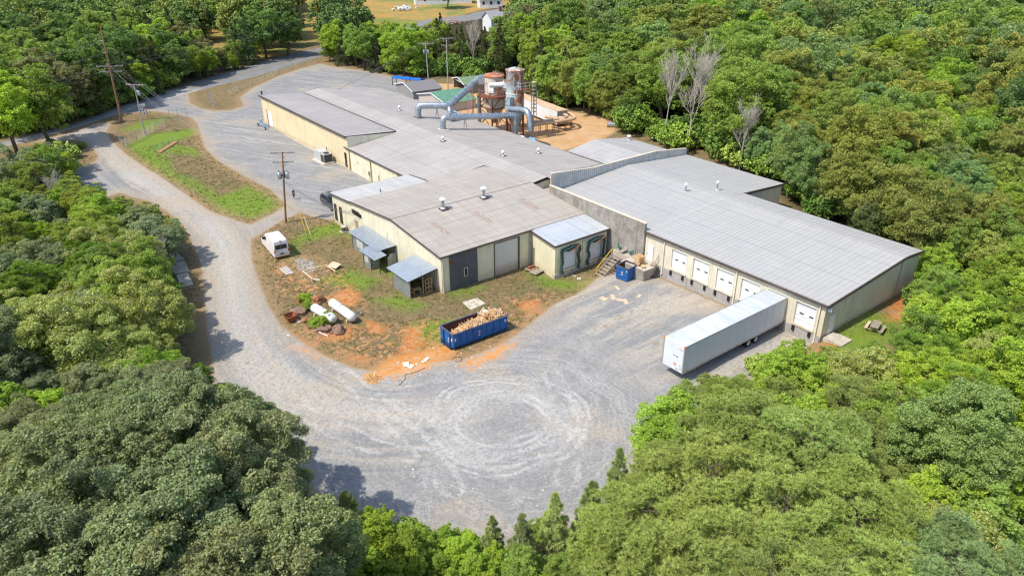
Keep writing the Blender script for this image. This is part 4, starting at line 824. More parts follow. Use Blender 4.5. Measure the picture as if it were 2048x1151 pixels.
# ------------------------------------------------------------------ vehicles
VWHITE=paint('van_white',(.78,.78,.79),.25,var=.03,spec=.5,coat=.4); SUVP=paint('suv_dark_paint',(.014,.018,.028),.2,var=.1,spec=.6,coat=.8); CHROME=paint('chrome',(.6,.62,.7),.2,.9)
LEDR=paint('tail_red',(.5,.03,.03),.3,spec=.6)
def carbody(prof,w,mats,name,parent,inset,zr):
    """side profile (y,z) list ccw; widened body whose upper part tapers inwards"""
    m=MB(); n=len(prof); zmax=max(z for _,z in prof)
    secs=[]
    for xs in (-1,-.93,.93,1):
        S=[]
        for y,z in prof:
            k=max(0,(z-zr)/(zmax-zr)); hw=(w/2)*(1-inset*k)
            if abs(xs)==1: yy=y*.985; zz=z-(.05 if z>zmax-.25 else 0)
            else: yy=y;zz=z
            S.append((hw*xs,yy,zz))
        secs.append(S)
    for a,b in zip(secs[:-1],secs[1:]):
        base=len(m.v); m.v+=a+b
        for i in range(n): j=(i+1)%n; m.f.append((base+i,base+n+i,base+n+j,base+j)); m.m.append(0)
    for S,rev in ((secs[0],0),(secs[-1],1)):
        base=len(m.v); m.v+=S; f=tuple(base+i for i in range(n)); m.f.append(f if rev else f[::-1]); m.m.append(0)
    o=m.build(name,mats,parent,True,bevel=.07); return o
def quadpanel(parent,name,pts,mat,th=.015):
    P=[Vector(p) for p in pts]; n=(P[1]-P[0]).cross(P[2]-P[0]).normalized()
    m=MB(); m.hexa([p-n*th for p in P],[p+n*th for p in P]); return m.build(name,mat,parent)
def van(loc,rz):
    t=thing('cargo_van','white high-roof cargo van parked on the grass beside the driveway','van',(0,0,0))
    # y forward; length 6.1, width 2.03, height 2.65
    prof=[(-3.0,.35),(2.9,.35),(3.05,.6),(3.0,1.05),(2.25,1.32),(1.75,1.42),(1.05,2.28),(.7,2.52),(.1,2.66),(-2.75,2.68),(-2.95,2.5),(-3.03,1.3),(-3.05,.6)]
    carbody(prof,2.0,VWHITE,'body',t,.14,1.3)
    quadpanel(t,'rear_window',[(-.78,-3.03,1.42),(.78,-3.03,1.42),(.74,-3.0,2.02),(-.74,-3.0,2.02)],GLASS,.02)
    quadpanel(t,'windscreen',[(-.82,1.76,1.46),(.82,1.76,1.46),(.74,1.1,2.26),(-.74,1.1,2.26)],GLASS,.03)
    for s in (-1,1):
        quadpanel(t,'side_window',[(s*.965,.5,1.5),(s*.965,1.55,1.48),(s*.93,1.15,2.02),(s*.93,.5,2.05)],GLASS,.03)
        m=MB(); m.box(s*.86-.06+s*.06,s*.86+.06+s*.06,-3.06,-2.99,.95,1.35); m.build('tail_light',LEDR,t)
        m=MB(); m.box(min(s*.98,s*1.2),max(s*.98,s*1.2),1.35,1.45,1.45,1.75); m.build('mirror',BLACK,t)
        m=MB(); m.box(s*.72-.14,s*.72+.14,2.98,3.06,.75,.98); m.build('headlight',CHROME,t)
        for y in (1.95,-1.9): wheel(t,(s*.86,y,.36),.36,.24,rimm=CHROME)
    m=MB(); m.box(-.95,.95,-3.15,-2.98,.42,.62); m.build('rear_bumper',CHROME,t)
    m=MB(); m.box(-.85,.85,2.98,3.1,.42,.62); m.build('front_bumper',BLACK,t)
    m=MB(); m.box(-.12,.12,-2.99,-2.93,2.52,2.57); m.build('brake_light',LEDR,t)
    m=MB(); m.box(-.86,-.3,-3.06,-3.02,1.15,1.22); m.box(-.02,.02,-3.055,-3.03,.65,2.5); m.build('door_trim',paint('trim_dark',(.2,.2,.2),.5),t)
    m=MB(); m.box(-.28,.28,-3.075,-3.02,.72,.85); m.build('plate_recess',BLACK,t)
    t.location=loc; t.rotation_euler=(0,0,rz); return t
a=PX(510+560/14.39,455+960/14.39,'z',-.5)  # rear left corner of the van
p=(np.array([-57.5,-34.95]))
va=G(553,519); vb=G(578,515); vf=G(527,489)
rear=(va+vb)/2; d=np.array([vf[0]-va[0],vf[1]-va[1]]); ang=math.atan2(d[1],d[0]); dd=np.array([math.cos(ang),math.sin(ang)])
c=rear[:2]+dd*3.0; van((c[0],c[1],float(gz(*c))),ang-math.pi/2)
def suv(loc,rz):
    t=thing('parked_suv','dark navy SUV with black windows parked behind the cream workshop corner','car',(0,0,0))
    prof=[(-2.45,.4),(2.4,.4),(2.52,.65),(2.45,1.0),(1.2,1.15),(.45,1.68),(.1,1.78),(-2.0,1.8),(-2.3,1.6),(-2.5,1.1),(-2.52,.6)]
    carbody(prof,1.96,SUVP,'body',t,.2,1.05)
    for s in (-1,1):
        for k,(y0,y1,y2,y3) in enumerate([(-.05,.9,.35,-.05),(-1.05,-.12,-.12,-1.05),(-2.2,-1.15,-1.15,-1.95)]):
            quadpanel(t,'side_window',[(s*.955,y0,1.17),(s*.955,y1,1.17),(s*.84,y2,1.62),(s*.84,y3,1.62)],GLASS,.025)
        for y in (1.55,-1.5): wheel(t,(s*.86,y,.38),.39,.25,rimm=CHROME)
        m=MB(); m.box(min(s*.98,s*1.15),max(s*.98,s*1.15),.75,.9,1.12,1.3); m.build('mirror',SUVP,t)
        m=MB(); m.box(s*.84-.09,s*.84+.09,-2.54,-2.48,.95,1.25); m.build('tail_light',LEDR,t)
        m=MB(); m.box(s*.75-.16,s*.75+.16,2.44,2.5,.8,.98); m.build('headlight',CHROME,t)
        m=MB(); m.box(s*.7-.03,s*.7+.03,-1.8,.2,1.81,1.86); m.build('roof_rail',CHROME,t)
    quadpanel(t,'windscreen',[(-.8,1.16,1.2),(.8,1.16,1.2),(.72,.5,1.68),(-.72,.5,1.68)],GLASS,.02)
    quadpanel(t,'rear_window',[(-.75,-2.49,1.18),(.75,-2.49,1.18),(.7,-2.3,1.6),(-.7,-2.3,1.6)],GLASS,.02)
    m=MB(); m.box(-.98,-.92,-1.2,1.2,.36,.42); m.box(.92,.98,-1.2,1.2,.36,.42); m.build('running_board',CHROME,t)
    t.location=loc; t.rotation_euler=(0,0,rz)
c=np.array([-70.6,-20.9]); 
sa=G(642,406); sb=G(664,423); ang=math.atan2(sb[1]-sa[1],sb[0]-sa[0]); dd=np.array([math.cos(ang),math.sin(ang)]); nn=np.array([-dd[1],dd[0]])
c=sa[:2]+dd*2.3+nn*.95; suv((c[0],c[1],float(gz(*c))),ang-math.pi/2)
# ------------------------------------------------------------------ person on the gravel
SKIN=paint('skin',(.32,.17,.11),.6); NAVY=paint('navy_cloth',(.012,.016,.05),.9,var=.2,scale=9); SHORTS=paint('dark_shorts',(.02,.022,.03),.9); SHOE=paint('white_shoe',(.75,.75,.75),.6); HAIR=paint('dark_hair',(.015,.012,.01),.9)
def skinned(name,joints,edges,radii,mat,parent,root=0,sub=2):
    me=bpy.data.meshes.new(name); off=OFF.get(parent,np.zeros(3)); me.from_pydata([tuple(np.array(j)) for j in joints],edges,[]); me.materials.append(mat)
    o=link(name,me,parent); s=o.modifiers.new('skin','SKIN'); s.use_smooth_shade=True
    for i,r in enumerate(radii): v=me.skin_vertices[0].data[i]; v.radius=(r,r) if not hasattr(r,'__len__') else r; v.use_root=(i==root)
    u=o.modifiers.new('sub','SUBSURF'); u.levels=sub; u.render_levels=sub; return o
def person(loc,rz):
    t=thing('person','person in dark navy top and shorts with white shoes standing on the gravel','person',(0,0,0))
    J=[(0,0,.95),(0,.01,1.12),(0,.0,1.36),(0,.01,1.49),(0,.03,1.57),(0,.05,1.66),(0,.04,1.74),
       (.1,0,.9),(.11,.02,.5),(.11,-.01,.1),(.11,.1,.04),(-.1,0,.9),(-.1,.02,.5),(-.1,-.01,.1),(-.1,.1,.04),
       (.18,0,1.4),(.25,-.02,1.14),(.13,.2,1.16),(-.18,0,1.4),(-.25,-.02,1.14),(-.13,.2,1.14),(.05,.27,1.2),(-.05,.27,1.18)]
    E=[(0,1),(1,2),(2,3),(3,4),(4,5),(5,6),(0,7),(7,8),(8,9),(9,10),(0,11),(11,12),(12,13),(13,14),(2,15),(15,16),(16,17),(17,21),(2,18),(18,19),(19,20),(20,22)]
    Rr=[(.15,.11),(.14,.1),(.17,.11),(.06,.06),(.07,.075),(.085,.1),(.06,.07),(.09,.09),(.06,.06),(.04,.045),(.035,.03),(.09,.09),(.06,.06),(.04,.045),(.035,.03),(.06,.06),(.045,.045),(.032,.032),(.06,.06),(.045,.045),(.032,.032),(.025,.02),(.025,.02)]
    skinned('body',J,E,Rr,SKIN,t)
    skinned('shirt',[(0,0,.93),(0,.01,1.12),(0,0,1.37),(0,.01,1.47),(.19,0,1.4),(.245,-.02,1.2),(-.19,0,1.4),(-.245,-.02,1.2)],[(0,1),(1,2),(2,3),(2,4),(4,5),(2,6),(6,7)],[(.18,.14),(.17,.13),(.19,.13),(.08,.08),(.085,.085),(.065,.065),(.085,.085),(.065,.065)],NAVY,t)
    skinned('shorts',[(0,0,.97),(.1,.01,.85),(.115,.02,.55),(-.1,.01,.85),(-.105,.02,.55)],[(0,1),(1,2),(0,3),(3,4)],[(.175,.14),(.115,.115),(.095,.095),(.115,.115),(.095,.095)],SHORTS,t)
    for s in (.11,-.1): skinned('shoe',[(s,-.05,.05),(s,.06,.05),(s,.17,.04)],[(0,1),(1,2)],[(.05,.05),(.05,.045),(.045,.035)],SHOE,t)
    skinned('hair',[(0,.02,1.66),(0,.02,1.75)],[(0,1)],[(.095,.095),(.085,.09)],HAIR,t)
    for s in (.03,-.03):
        for k in range(4): skinned('finger',[(s*1.6+s*.25*k,.28,1.19),(s*1.2+s*.2*k,.32,1.2),(s*.6+s*.2*k,.33,1.22)],[(0,1),(1,2)],[.011,.01,.008],SKIN,t,sub=1)
        skinned('thumb',[(s*1.2,.27,1.21),(s*.6,.29,1.25)],[(0,1)],[.012,.009],SKIN,t,sub=1)
    m=MB(); m.box(-.04,.04,.31,.325,1.2,1.34); m.build('phone',BLACK,t)
    t.location=loc; t.rotation_euler=(0,0,rz); t.scale=(1.0,1.0,1.0)
p=G(588.5,398.5); person(tuple(p),R_(-60))
# ------------------------------------------------------------------ propane tanks
TANK=paint('tank_white',(.70,.71,.70),.35,var=.08,dirt=(.40,.38,.33),dirtamt=.45)
def propane(u0,v0,u1,v1,lab,dome=.5):
    a=G(u0,v0,.75);b=G(u1,v1,.75); a[2]=b[2]=float(gz(a[0],a[1]))+.8; r=.53
    d=Vector(b-a); L=d.length; d.normalize(); t=thing('propane_tank',lab,'gas tank',(a[0],a[1],a[2]-.8))
    pts=[];rs=[]
    for k in range(7): th=k/6*math.pi/2; pts.append(Vector(a)+d*(r*.8*(1-math.cos(th)))); rs.append(max(.02,r*math.sin(th)))
    for k in range(7): th=(6-k)/6*math.pi/2; pts.append(Vector(b)-d*(r*.8*(1-math.cos(th)))); rs.append(max(.02,r*math.sin(th)))
    m=MB(); m.path(pts,rs,24); m.build('shell',TANK,t,True)
    mid=Vector(a)+d*L*.42; m=MB(); m.lathe((mid.x,mid.y,mid.z+r-.04),[(.17,0),(.17,.1),(.1,.17),(.01,.19)],14); m.build('valve_dome',TANK,t,True)
    m=MB(); q=Vector(a)+d*L*.46; 
    for k in (0,): 
        P=[q+Vector((-d.y,d.x,0))*math.cos(th)*(r+.02)+Vector((0,0,1))*math.sin(th)*(r+.02) for th in [math.pi*2*i/20 for i in range(21)]]; m.path(P,.02,5)
    m.build('strap',TRIML,t)
    for f in (.2,.82):
        q=Vector(a)+d*L*f; 
        for s in (-.3,.3):
            w=q+Vector((-d.y,d.x,0))*s; m=MB(); m.obox((w.x,w.y,q.z-.62),(.22,.42,.4),math.atan2(d.y,d.x)); m.build('block_support',CAP,t)
    return t
propane(662,604,708,637,'white horizontal propane tank on blocks nearest the orange bare soil')
propane(626,614,669,640,'white horizontal propane tank half hidden by leafy bushes and boulders')
for f in ((722,630),(718,626)):
    p=G(*f); m=MB(); m.lathe((p[0],p[1],p[2]),[(.16,0),(.17,.3),(.1,.42)],12); o=m.build('gas_regulator',GREY,None); tag(o,['grey regulator farther from the orange soil at the propane tank end','grey regulator nearer the bushes at the propane tank end'][f[0]==718],'regulator','gas regulators by the propane tank')
# boulders
def boulder(u,v,r,lab,col,seed):
    rr=random.Random(seed); p=G(u,v); import bmesh
    bm=bmesh.new(); bmesh.ops.create_icosphere(bm,subdivisions=3,radius=1); sc=(r*rr.uniform(.9,1.3),r*rr.uniform(.7,1.),r*rr.uniform(.55,.75)); ph=[rr.uniform(0,6) for _ in range(6)]
    for v_ in bm.verts:
        c=v_.co; k=1+.16*math.sin(3.1*c.x+ph[0])+.14*math.sin(4.3*c.y+ph[1])+.1*math.sin(5.7*c.z+ph[2])+.06*math.sin(11*c.x+7*c.y+ph[3])
        v_.co=Vector((c.x*sc[0]*k,c.y*sc[1]*k,c.z*sc[2]*k))
    me=bpy.data.meshes.new('boulder'); bm.to_mesh(me); bm.free(); me.materials.append(col); o=link('boulder',me); o.location=(p[0],p[1],p[2]+sc[2]*.35); o.rotation_euler=(0,0,rr.uniform(0,6)); tag(o,lab,'boulder','boulders around the propane tanks'); return o
ST1=paint('brown_rock',(.24,.15,.11),.9,var=.4,scale=2,dirt=(.45,.22,.10),dirtamt=.8,bump=.5); ST2=paint('rust_rock',(.34,.15,.07),.9,var=.4,scale=2,dirt=(.16,.12,.1),dirtamt=.8,bump=.5)
for a in [(636,604,.85,'rusty orange boulder beside the scrap windscreen frame',ST2,1),(600,626,.8,'brown boulder left of the half hidden tank',ST1,2),(612,641,.5,'small brown boulder beside the pale paving slab',ST2,3),(676,664,.85,'large purple-brown boulder at the front end of the half hidden tank',ST1,4),(648,660,.7,'long brown boulder below the leafy bush',ST1,5),(637,654,.45,'small flat boulder above the white pipe',ST1,6)]: boulder(*a)
# scrap things near the tanks
def ubox(name,lab,cat,u,v,size,rz,mat,h=0,rx=0,ry=0,group=None):
    p=G(u,v); m=MB(); m.obox((0,0,0),size,0,rx,ry); o=m.build(name,mat,None); o.location=(p[0],p[1],p[2]+size[2]/2+h); o.rotation_euler=(0,0,rz); tag(o,lab,cat,group); return o
t=thing('rusty_cart','rusty brown steel tub tipped on its side left of the boulders','cart',tuple(G(582,640))); p=G(582,640)
m=MB(); b=[Vector(p)+Vector(k) for k in ((-.6,-.4,.05),(.6,-.4,.05),(.6,.4,.05),(-.6,.4,.05))]; tp=[Vector(p)+Vector(k) for k in ((-.75,-.6,.55),(.75,-.6,.7),(.75,.6,.8),(-.75,.6,.6))]
for i in range(4): j=(i+1)%4; m.add([b[i],b[j],tp[j],tp[i]],[(0,1,2,3)])
m.add(b,[(0,1,2,3)]); m.build('tub',RUST,t); m=MB(); m.beam(tp[0],tp[1],.06); m.beam(tp[1],tp[2],.06); m.beam(tp[2],tp[3],.06); m.beam(tp[3],tp[0],.06); m.build('tub_rim',RUST,t)
ubox('rusty_post','short rusty steel post behind the leafy bush','post',600,606,(.3,.3,.8),.4,RUST)
t=thing('scrap_frame','grey glass-topped scrap vehicle frame lying above the rusty boulder','scrap',tuple(G(624,598))); p=G(624,598)
m=MB(); m.obox((p[0],p[1],p[2]+.25),(1.5,1.0,.1),.3,.15); m.build('panel',paint('dull_green_panel',(.22,.28,.24),.4,.2,dirt=(.5,.5,.45),dirtamt=.4),t); m=MB(); m.obox((p[0],p[1],p[2]+.33),(1.1,.7,.06),.3,.15); m.build('glass',GLASS,t)
ubox('paving_slab','pale flat slab lying on the grass near the rusty tub','slab',597,642,(.9,.5,.08),.2,CONC)
p=G(629,661);q=G(656,673); m=MB(); m.cyl((p[0],p[1],p[2]+.1),(q[0],q[1],q[2]+.1),.06,8); tag(m.build('white_pipe',WHITE),'long white plastic pipe lying below the boulders','pipe')
# timber frame, boards and sheets
t=thing('timber_trestle','low rectangular frame of pale timber beams on short legs near the van','frame',(-49,-33,-.55)); z=float(gz(-49,-33))
A=[(-50.4,-34.4),(-50.2,-31.3),(-47.9,-31.2),(-47.6,-34.4)]
for i,j in ((0,1),(1,2),(3,0)):
    m=MB(); m.beam((*A[i],z+.5),(*A[j],z+.5),.12,.12); m.build('beam',WOODL,t)
for i in range(4):
    m=MB(); m.obox((*A[i],z+.25),(.13,.13,.5)); m.build('leg',WOODL,t)
m=MB(); m.beam((-50.3,-33,z+.05),(-48.9,-31.4,z+.05),.1,.08); m.build('loose_board',OLDWOOD,t)
ubox('plywood_sheet','tan plywood sheet leaning on the timber frame corner','plywood',669,535,(1.5,1.1,.04),.35,PLY,.35,.25)
ubox('plywood_sheet','weathered grey plywood sheet flat on the grass behind the van','plywood',573,541,(2.5,1.1,.03),-.02,paint('grey_ply',(.47,.43,.38),.85,var=.2),.03)
ubox('plywood_sheet','pale grey board lying inside the timber frame','plywood',632,559,(1.1,.35,.04),.6,PALEPLY,.03)
p=(G(924,604)+G(971,606))/2
m=MB(); A=[G(*k,.04) for k in ((924,604),(942,619),(971,606),(954,595))]; m.hexa([a-np.array([0,0,.03]) for a in A],A); tag(m.build('plywood_sheet',PALEPLY),'pale buckled plywood sheet on the grass behind the long blue dumpster','plywood')
# ------------------------------------------------------------------ dock platform, stairs, chairs, pallets
zt=1.22
t=thing('dock_platform','raised concrete platform with block face between the two dock buildings','platform',(-25,-1.2,0))
m=MB(); m.box(-28.9,-25.9,-1.1,-.02,-.9,zt); m.box(-25.9,-22.0,-2.65,-.02,-.5,zt) ; m.build('slab',CONC,t)
m=MB(); m.box(-30.4,-28.95,-2.1,-.9,-1.4,-.05); m.box(-28.95,-26.0,-1.75,-1.12,-.9,.55); m.build('ramp',paint('dark_concrete',(.20,.17,.14),.9,var=.2),t)
m=MB(); m.box(-21.98,-21.9,-2.65,-.02,-.5,zt-.02); m.box(-25.9,-22,-2.72,-2.66,-.5,zt-.02); m.build('block_face',BLOCK,t)
t=thing('wooden_stairs','weathered wooden stairs with yellow handrail beside the small blue dumpster','stairs',(-27.5,-4,-.8))
s0=np.array([-27.0,-5.6]); s1=np.array([-27.3,-2.2]); 
for k in range(8):
    f=k/7; x,y=s0*(1-f)+s1*f; z=-.75+f*1.65; m=MB(); m.obox((x,y,z),(1.25,.34,.06)); m.build('tread',OLDWOOD,t)
for dx in (-.62,.62):
    m=MB(); m.beam((s0[0]+dx,s0[1]-.1,-.85),(s1[0]+dx,s1[1]+.1,.9),.07,.26); m.build('stringer',OLDWOOD,t)
YEL=paint('yellow_paint',(.72,.45,.03),.5,dirt=(.5,.4,.2),dirtamt=.4)
m=MB(); m.beam((s0[0]+.1-.7,s0[1]+.5,.35),(s1[0]-.7,s1[1]+.1,2.0),.07,.09); m.beam((s0[0]-.6,s0[1]+.5,-.6),(s0[0]-.6,s0[1]+.5,.4),.08); m.beam((s1[0]-.7,s1[1],.6),(s1[0]-.7,s1[1],1.95),.08); m.build('handrail',YEL,t)
def patio_chair(x,y,rz,mat,lab,name='patio_chair'):
    t=thing(name,lab,'chair',(0,0,0),'chairs on the dock platform')
    m=MB(); m.obox((0,0,.42),(.5,.5,.04)); m.build('seat',mat,t)
    m=MB(); P=[Vector((.3*math.cos(a),.05+.28*math.sin(a)*.6+.1,.0)) for a in np.linspace(0,math.pi,9)]
    for k in range(8):
        a,b=P[k],P[k+1]; h=.35+.25*math.sin((k+.5)/8*math.pi); m.hexa([(a.x,a.y,.42),(b.x,b.y,.42),(b.x,b.y+.03,.42),(a.x,a.y+.03,.42)],[(a.x*1.1,a.y+.1,.42+h),(b.x*1.1,b.y+.1,.42+h),(b.x*1.1,b.y+.13,.42+h),(a.x*1.1,a.y+.13,.42+h)])
    m.build('backrest',mat,t)
    for a in (-.22,.22):
        for b in (-.22,.22): m=MB(); m.beam((a*1.15,b*1.15,0),(a*.9,b*.9,.42),.04); m.build('leg',mat,t)
    t.location=(x,y,zt); t.rotation_euler=(0,0,rz)
GRC=paint('green_plastic',(.03,.16,.12),.5,var=.1)
patio_chair(-28.35,-.5,.3,GRC,'round green plastic chair at the left end of the dock platform'); patio_chair(-26.4,-.5,-.2,GRC,'green plastic chair between the deck lounger and the metal cart')
t=thing('deck_lounger','weathered wooden lounge chair between two green chairs on the dock platform','chair',(-27.4,-.55,zt),'chairs on the dock platform')
m=MB(); m.obox((-27.4,-.75,zt+.35),(.6,.9,.05),0,.1); m.build('seat',OLDWOOD,t); m=MB(); m.obox((-27.4,-.25,zt+.75),(.6,.08,.95),0,-.35); m.build('backrest',OLDWOOD,t)
for a in (-.27,.27):
    for b in (-1.1,-.4): m=MB(); m.obox((-27.4+a,b,zt+.17),(.06,.06,.34)); m.build('leg',OLDWOOD,t)
t=thing('metal_cart','grey metal cage cart against the block wall on the dock platform','cart',(-25.2,-.6,zt))
m=MB(); m.obox((-25.2,-.6,zt+.35),(1.1,.7,.06)); m.obox((-25.2,-.95,zt+.5),(1.1,.04,.3)); m.build('tray',GREY,t); m=MB(); m.beam((-25.75,-.9,zt),(-25.75,-.9,zt+.95),.04); m.beam((-25.75,-.3,zt),(-25.75,-.3,zt+.95),.04); m.beam((-25.75,-.9,zt+.95),(-25.75,-.3,zt+.95),.04); m.build('handle',GREY,t)
for k in range(6):
    z=zt+.02+k*.2; rz=.06*((k*37)%5-2); t=thing('wooden_pallet',['raw timber pallet at the very bottom of the crooked stack by the white door','second pallet from the bottom of the crooked stack','third pallet from the bottom of the crooked stack','third pallet from the top of the crooked stack','second pallet from the top of the crooked stack','topmost pallet of the crooked stack by the white door'][k],'pallet',(-23.75,-1.75,z),'stacked pallets on the dock platform'); t.location=(-23.75,-1.75,z)
    OFF[t]=np.zeros(3)
    m=MB()
    for y in (-.45,0,.45): m.box(-.5,.5,y-.045,y+.045,.03,.14)
    m.build('stringer',WOODL,t); m=MB()
    for x in (-.45,-.22,0,.22,.45): m.box(x-.05,x+.05,-.5,.5,.14,.165)
    m.build('top_board',WOODY,t); t.rotation_euler=(0,0,rz)
r2=random.Random(8)
t=thing('broom_bundle','leaning brooms and timber scraps at the right end of the dock platform','tools',(-22.3,-.5,zt))
m=MB(); m.beam((-22.4,-.4,zt),(-22.1,-.15,zt+1.5),.05); m.beam((-22.5,-.6,zt),(-21.95,-.2,zt+1.3),.05); m.obox((-22.3,-.7,zt+.15),(.7,.5,.3),.4); m.build('handle',OLDWOOD,t)
m=MB(); P=[(-21.8,-.3,1.0),(-21.7,-.6,.5),(-21.75,-1.0,.15),(-22.0,-1.6,.05),(-22.4,-2.0,.08)]; m.path(P,.12,8); tag(m.build('black_hose',BLACK),'thick black drain hose curling down beside the platform','hose')
t=thing('yellow_stand','small yellow wooden stand lying on the dock platform','stand',(-22.7,-2.1,zt)); m=MB(); m.obox((-22.7,-2.1,zt+.3),(.5,.35,.04),.4,.4); m.beam((-22.9,-2.2,zt),(-22.85,-2.1,zt+.4),.05); m.beam((-22.5,-2.1,zt),(-22.5,-2.0,zt+.3),.05); m.build('frame',WOODY,t)
# old trolleys by the drain pipe
for k,(x,y,rz) in enumerate([(-34.0,-10.5,.2),(-32.9,-10.6,.25)]):
    z=float(gz(x,y)); t=thing('timber_trolley',['dark loaded timber trolley by the drain pipe outside the workshop','flat weathered timber trolley beside the dark loaded one'][k],'trolley',(x,y,z),'trolleys outside the workshop')
    m=MB(); m.obox((x,y,z+.25),(1.1,1.6,.1),rz); m.build('deck',OLDWOOD,t)
    m=MB()
    for a in (-.5,0,.5): m.obox((x,y+a,z+.34),(1.15,.14,.07),rz)
    m.build('slat',OLDWOOD if k else RUST,t)
    m=MB()
    for a in (-.4,.4):
        for b in (-.6,.6): m.cyl((x+a-.04,y+b,z+.1),(x+a+.04,y+b,z+.1),.1,10)
    m.build('wheels',BLACK,t)
    if k==0:
        for a in (-.3,.25): m=MB(); m.lathe((x,y+a,z+.38),[(.2,0),(.22,.2),(.12,.3)],10); m.build('motor',RUST,t)
# air conditioner
t=thing('condenser_unit','small round grey condenser on a pale pad at the workshop side','air conditioner',tuple(G(688,463))); p=G(688,463)
m=MB(); m.obox((p[0],p[1],p[2]+.05),(1.,1.,.12)); m.build('pad',CONC,t); m=MB(); m.lathe((p[0],p[1],p[2]+.1),[(.38,0),(.38,.62),(.34,.66),(.3,.66)],20); m.build('casing',paint('condenser_grey',(.16,.16,.17),.5,.3),t,True); m=MB(); m.lathe((p[0],p[1],p[2]+.74),[(.4,0),(.4,.05),(.25,.07)],20); m.build('lid',TRIML,t,True)
t=thing('hvac_unit','large boxy grey air conditioning unit on a concrete pad by the yellow wall','air conditioner',(-90,-12.6,0)); z=float(gz(-90,-13))
x0,x1,y0,y1=-92.6,-88.7,-13.3,-11.6
m=MB(); m.box(x0-.3,x1+.3,y0-.4,y1+.2,z-.1,z+.22); m.build('pad',CAP,t); m=MB(); m.box(x0,x1-1.3,y0,y1,z+.22,z+1.9); m.box(x1-1.3,x1,y0,y1,z+.22,z+1.8); m.build('casing',paint('unit_grey',(.46,.47,.46),.5,var=.1),t)
m=MB(); m.box(x1,x1+.02,y0+.1,y1-.1,z+.35,z+1.65); m.box(x1-1.25,x1-.1,y0-.02,y0,z+.35,z+1.65); m.build('coil_grille',paint('coil_dark',(.06,.06,.06),.6,var=.4,scale=6),t); m=MB(); m.lathe((x1-.65,(y0+y1)/2,z+1.8),[(.5,0),(.5,.06),(.4,.07)],20); m.build('fan_guard',BLACK,t,True); m=MB(); m.cyl((x0+2.2,y1-.2,z+1.9),(x0+2.2,y1-.2,z+2.6),.06,8); m.build('flue',BLACK,t)
# blue trailer hitch at the far door
t=thing('car_hauler_frame','light blue tow dolly with small wheels standing at the white roller door','dolly',(-119,-12,.2)); z=float(gz(-119,-12.5)); HB=paint('dolly_blue',(.12,.30,.48),.5)
m=MB(); m.beam((-121.6,-12.6,z+.55),(-117.3,-12.4,z+.5),.12); m.beam((-121.6,-11.8,z+.5),(-118.5,-11.7,z+.5),.12); m.beam((-121.4,-12.7,z+.4),(-121.4,-11.6,z+1.3),.12); m.beam((-121.4,-11.6,z+.4),(-121.4,-12.6,z+1.3),.1); m.build('frame',HB,t)
for x in (-121.5,-117.6): wheel(t,(x,-12.8,z+.3),.3,.18,'y')
# picnic table
p=PX(1742,672,'z',1.0); t=thing('picnic_table','weathered wooden picnic table on the grass beside the warehouse end','table',(2.6,6.0,1.05)); z=float(gz(2.6,6)); rz=.25
c_,s_=math.cos(rz),math.sin(rz); Q=lambda a,b:(2.6+a*c_-b*s_,6.0+a*s_+b*c_)
m=MB()
for k in range(5): x,y=Q(-.3+k*.16,0); m.obox((x,y,z+.75),(.14,1.8,.04),rz)
m.build('tabletop',OLDWOOD,t)
for a in (-.75,.78):
    m=MB(); x,y=Q(a,0); m.obox((x,y,z+.45),(.28,1.8,.04),rz); m.build('bench',PLY if a<0 else OLDWOOD,t)
for b in (-.65,.65):
    m=MB(); m.beam((*Q(-.75,b),z+.02),(*Q(-.1,b),z+.72),.09); m.beam((*Q(.75,b),z+.02),(*Q(.1,b),z+.72),.09); m.beam((*Q(-.8,b),z+.4),(*Q(.8,b),z+.4),.07); m.build('leg_frame',OLDWOOD,t)
m=MB(); A=[(0.2,.2),(2.3,.2),(2.3,2.2),(.2,2.2)]; 
m.hexa([(x,y,0.8) for x,y in A],[(x,y,1.2) for x,y in A]); tag(m.build('door_slab',CONC),'small tan concrete slab outside the white end door','slab')
# loose cardboard and litter on the dock yard
for k,(u,v,w,l,rz) in enumerate([(1207,597,.9,.75,.2),(1226,594,1.3,.5,-.6),(1240,600,.8,.6,.7),(1251,603,1.3,.5,-.5),(1278,592,.4,.9,.4),(1236,577,.4,1.6,1.2),(1147,551,.7,.3,.4),(1158,557,.5,.5,.9)]):
    ubox('cardboard_sheet',['square tan cardboard sheet nearest the stairs on the dock yard','long tan cardboard strip second from the stairs','torn tan cardboard flap third from the stairs','long creased cardboard lying beside the torn flap','narrow cardboard piece right of the creased one','long pale plank on the gravel below the blue square dumpster','pale board at the foot of the dock wall','small white board at the foot of the dock wall'][k],'cardboard',u,v,(w,l,.02),rz,PLY if k<6 else PALEPLY,.02,group='litter on the dock yard')
r2=random.Random(11); m=MB()
for k in range(150):
    z_=r2.random()
    if z_<.35: u,v=r2.uniform(560,720),r2.uniform(540,700)
    elif z_<.75: u,v=r2.uniform(760,1050),r2.uniform(690,750); 
    elif z_<.9: u,v=r2.uniform(1130,1330),r2.uniform(560,620)
    else: u,v=r2.uniform(700,1100),r2.uniform(900,1020)
    p=G(u,v); s_=r2.uniform(.03,.13); m.cur=r2.choice([0,1,2]); m.obox((p[0],p[1],p[2]+.02),(s_,s_*r2.uniform(.5,2),.03),r2.uniform(0,3),r2.uniform(-.3,.3))
o=m.build('litter_scraps',[WHITE,WOODL,PALEPLY]); tag(o,'tiny pale scraps of litter scattered over dirt and gravel','litter',kind='stuff')
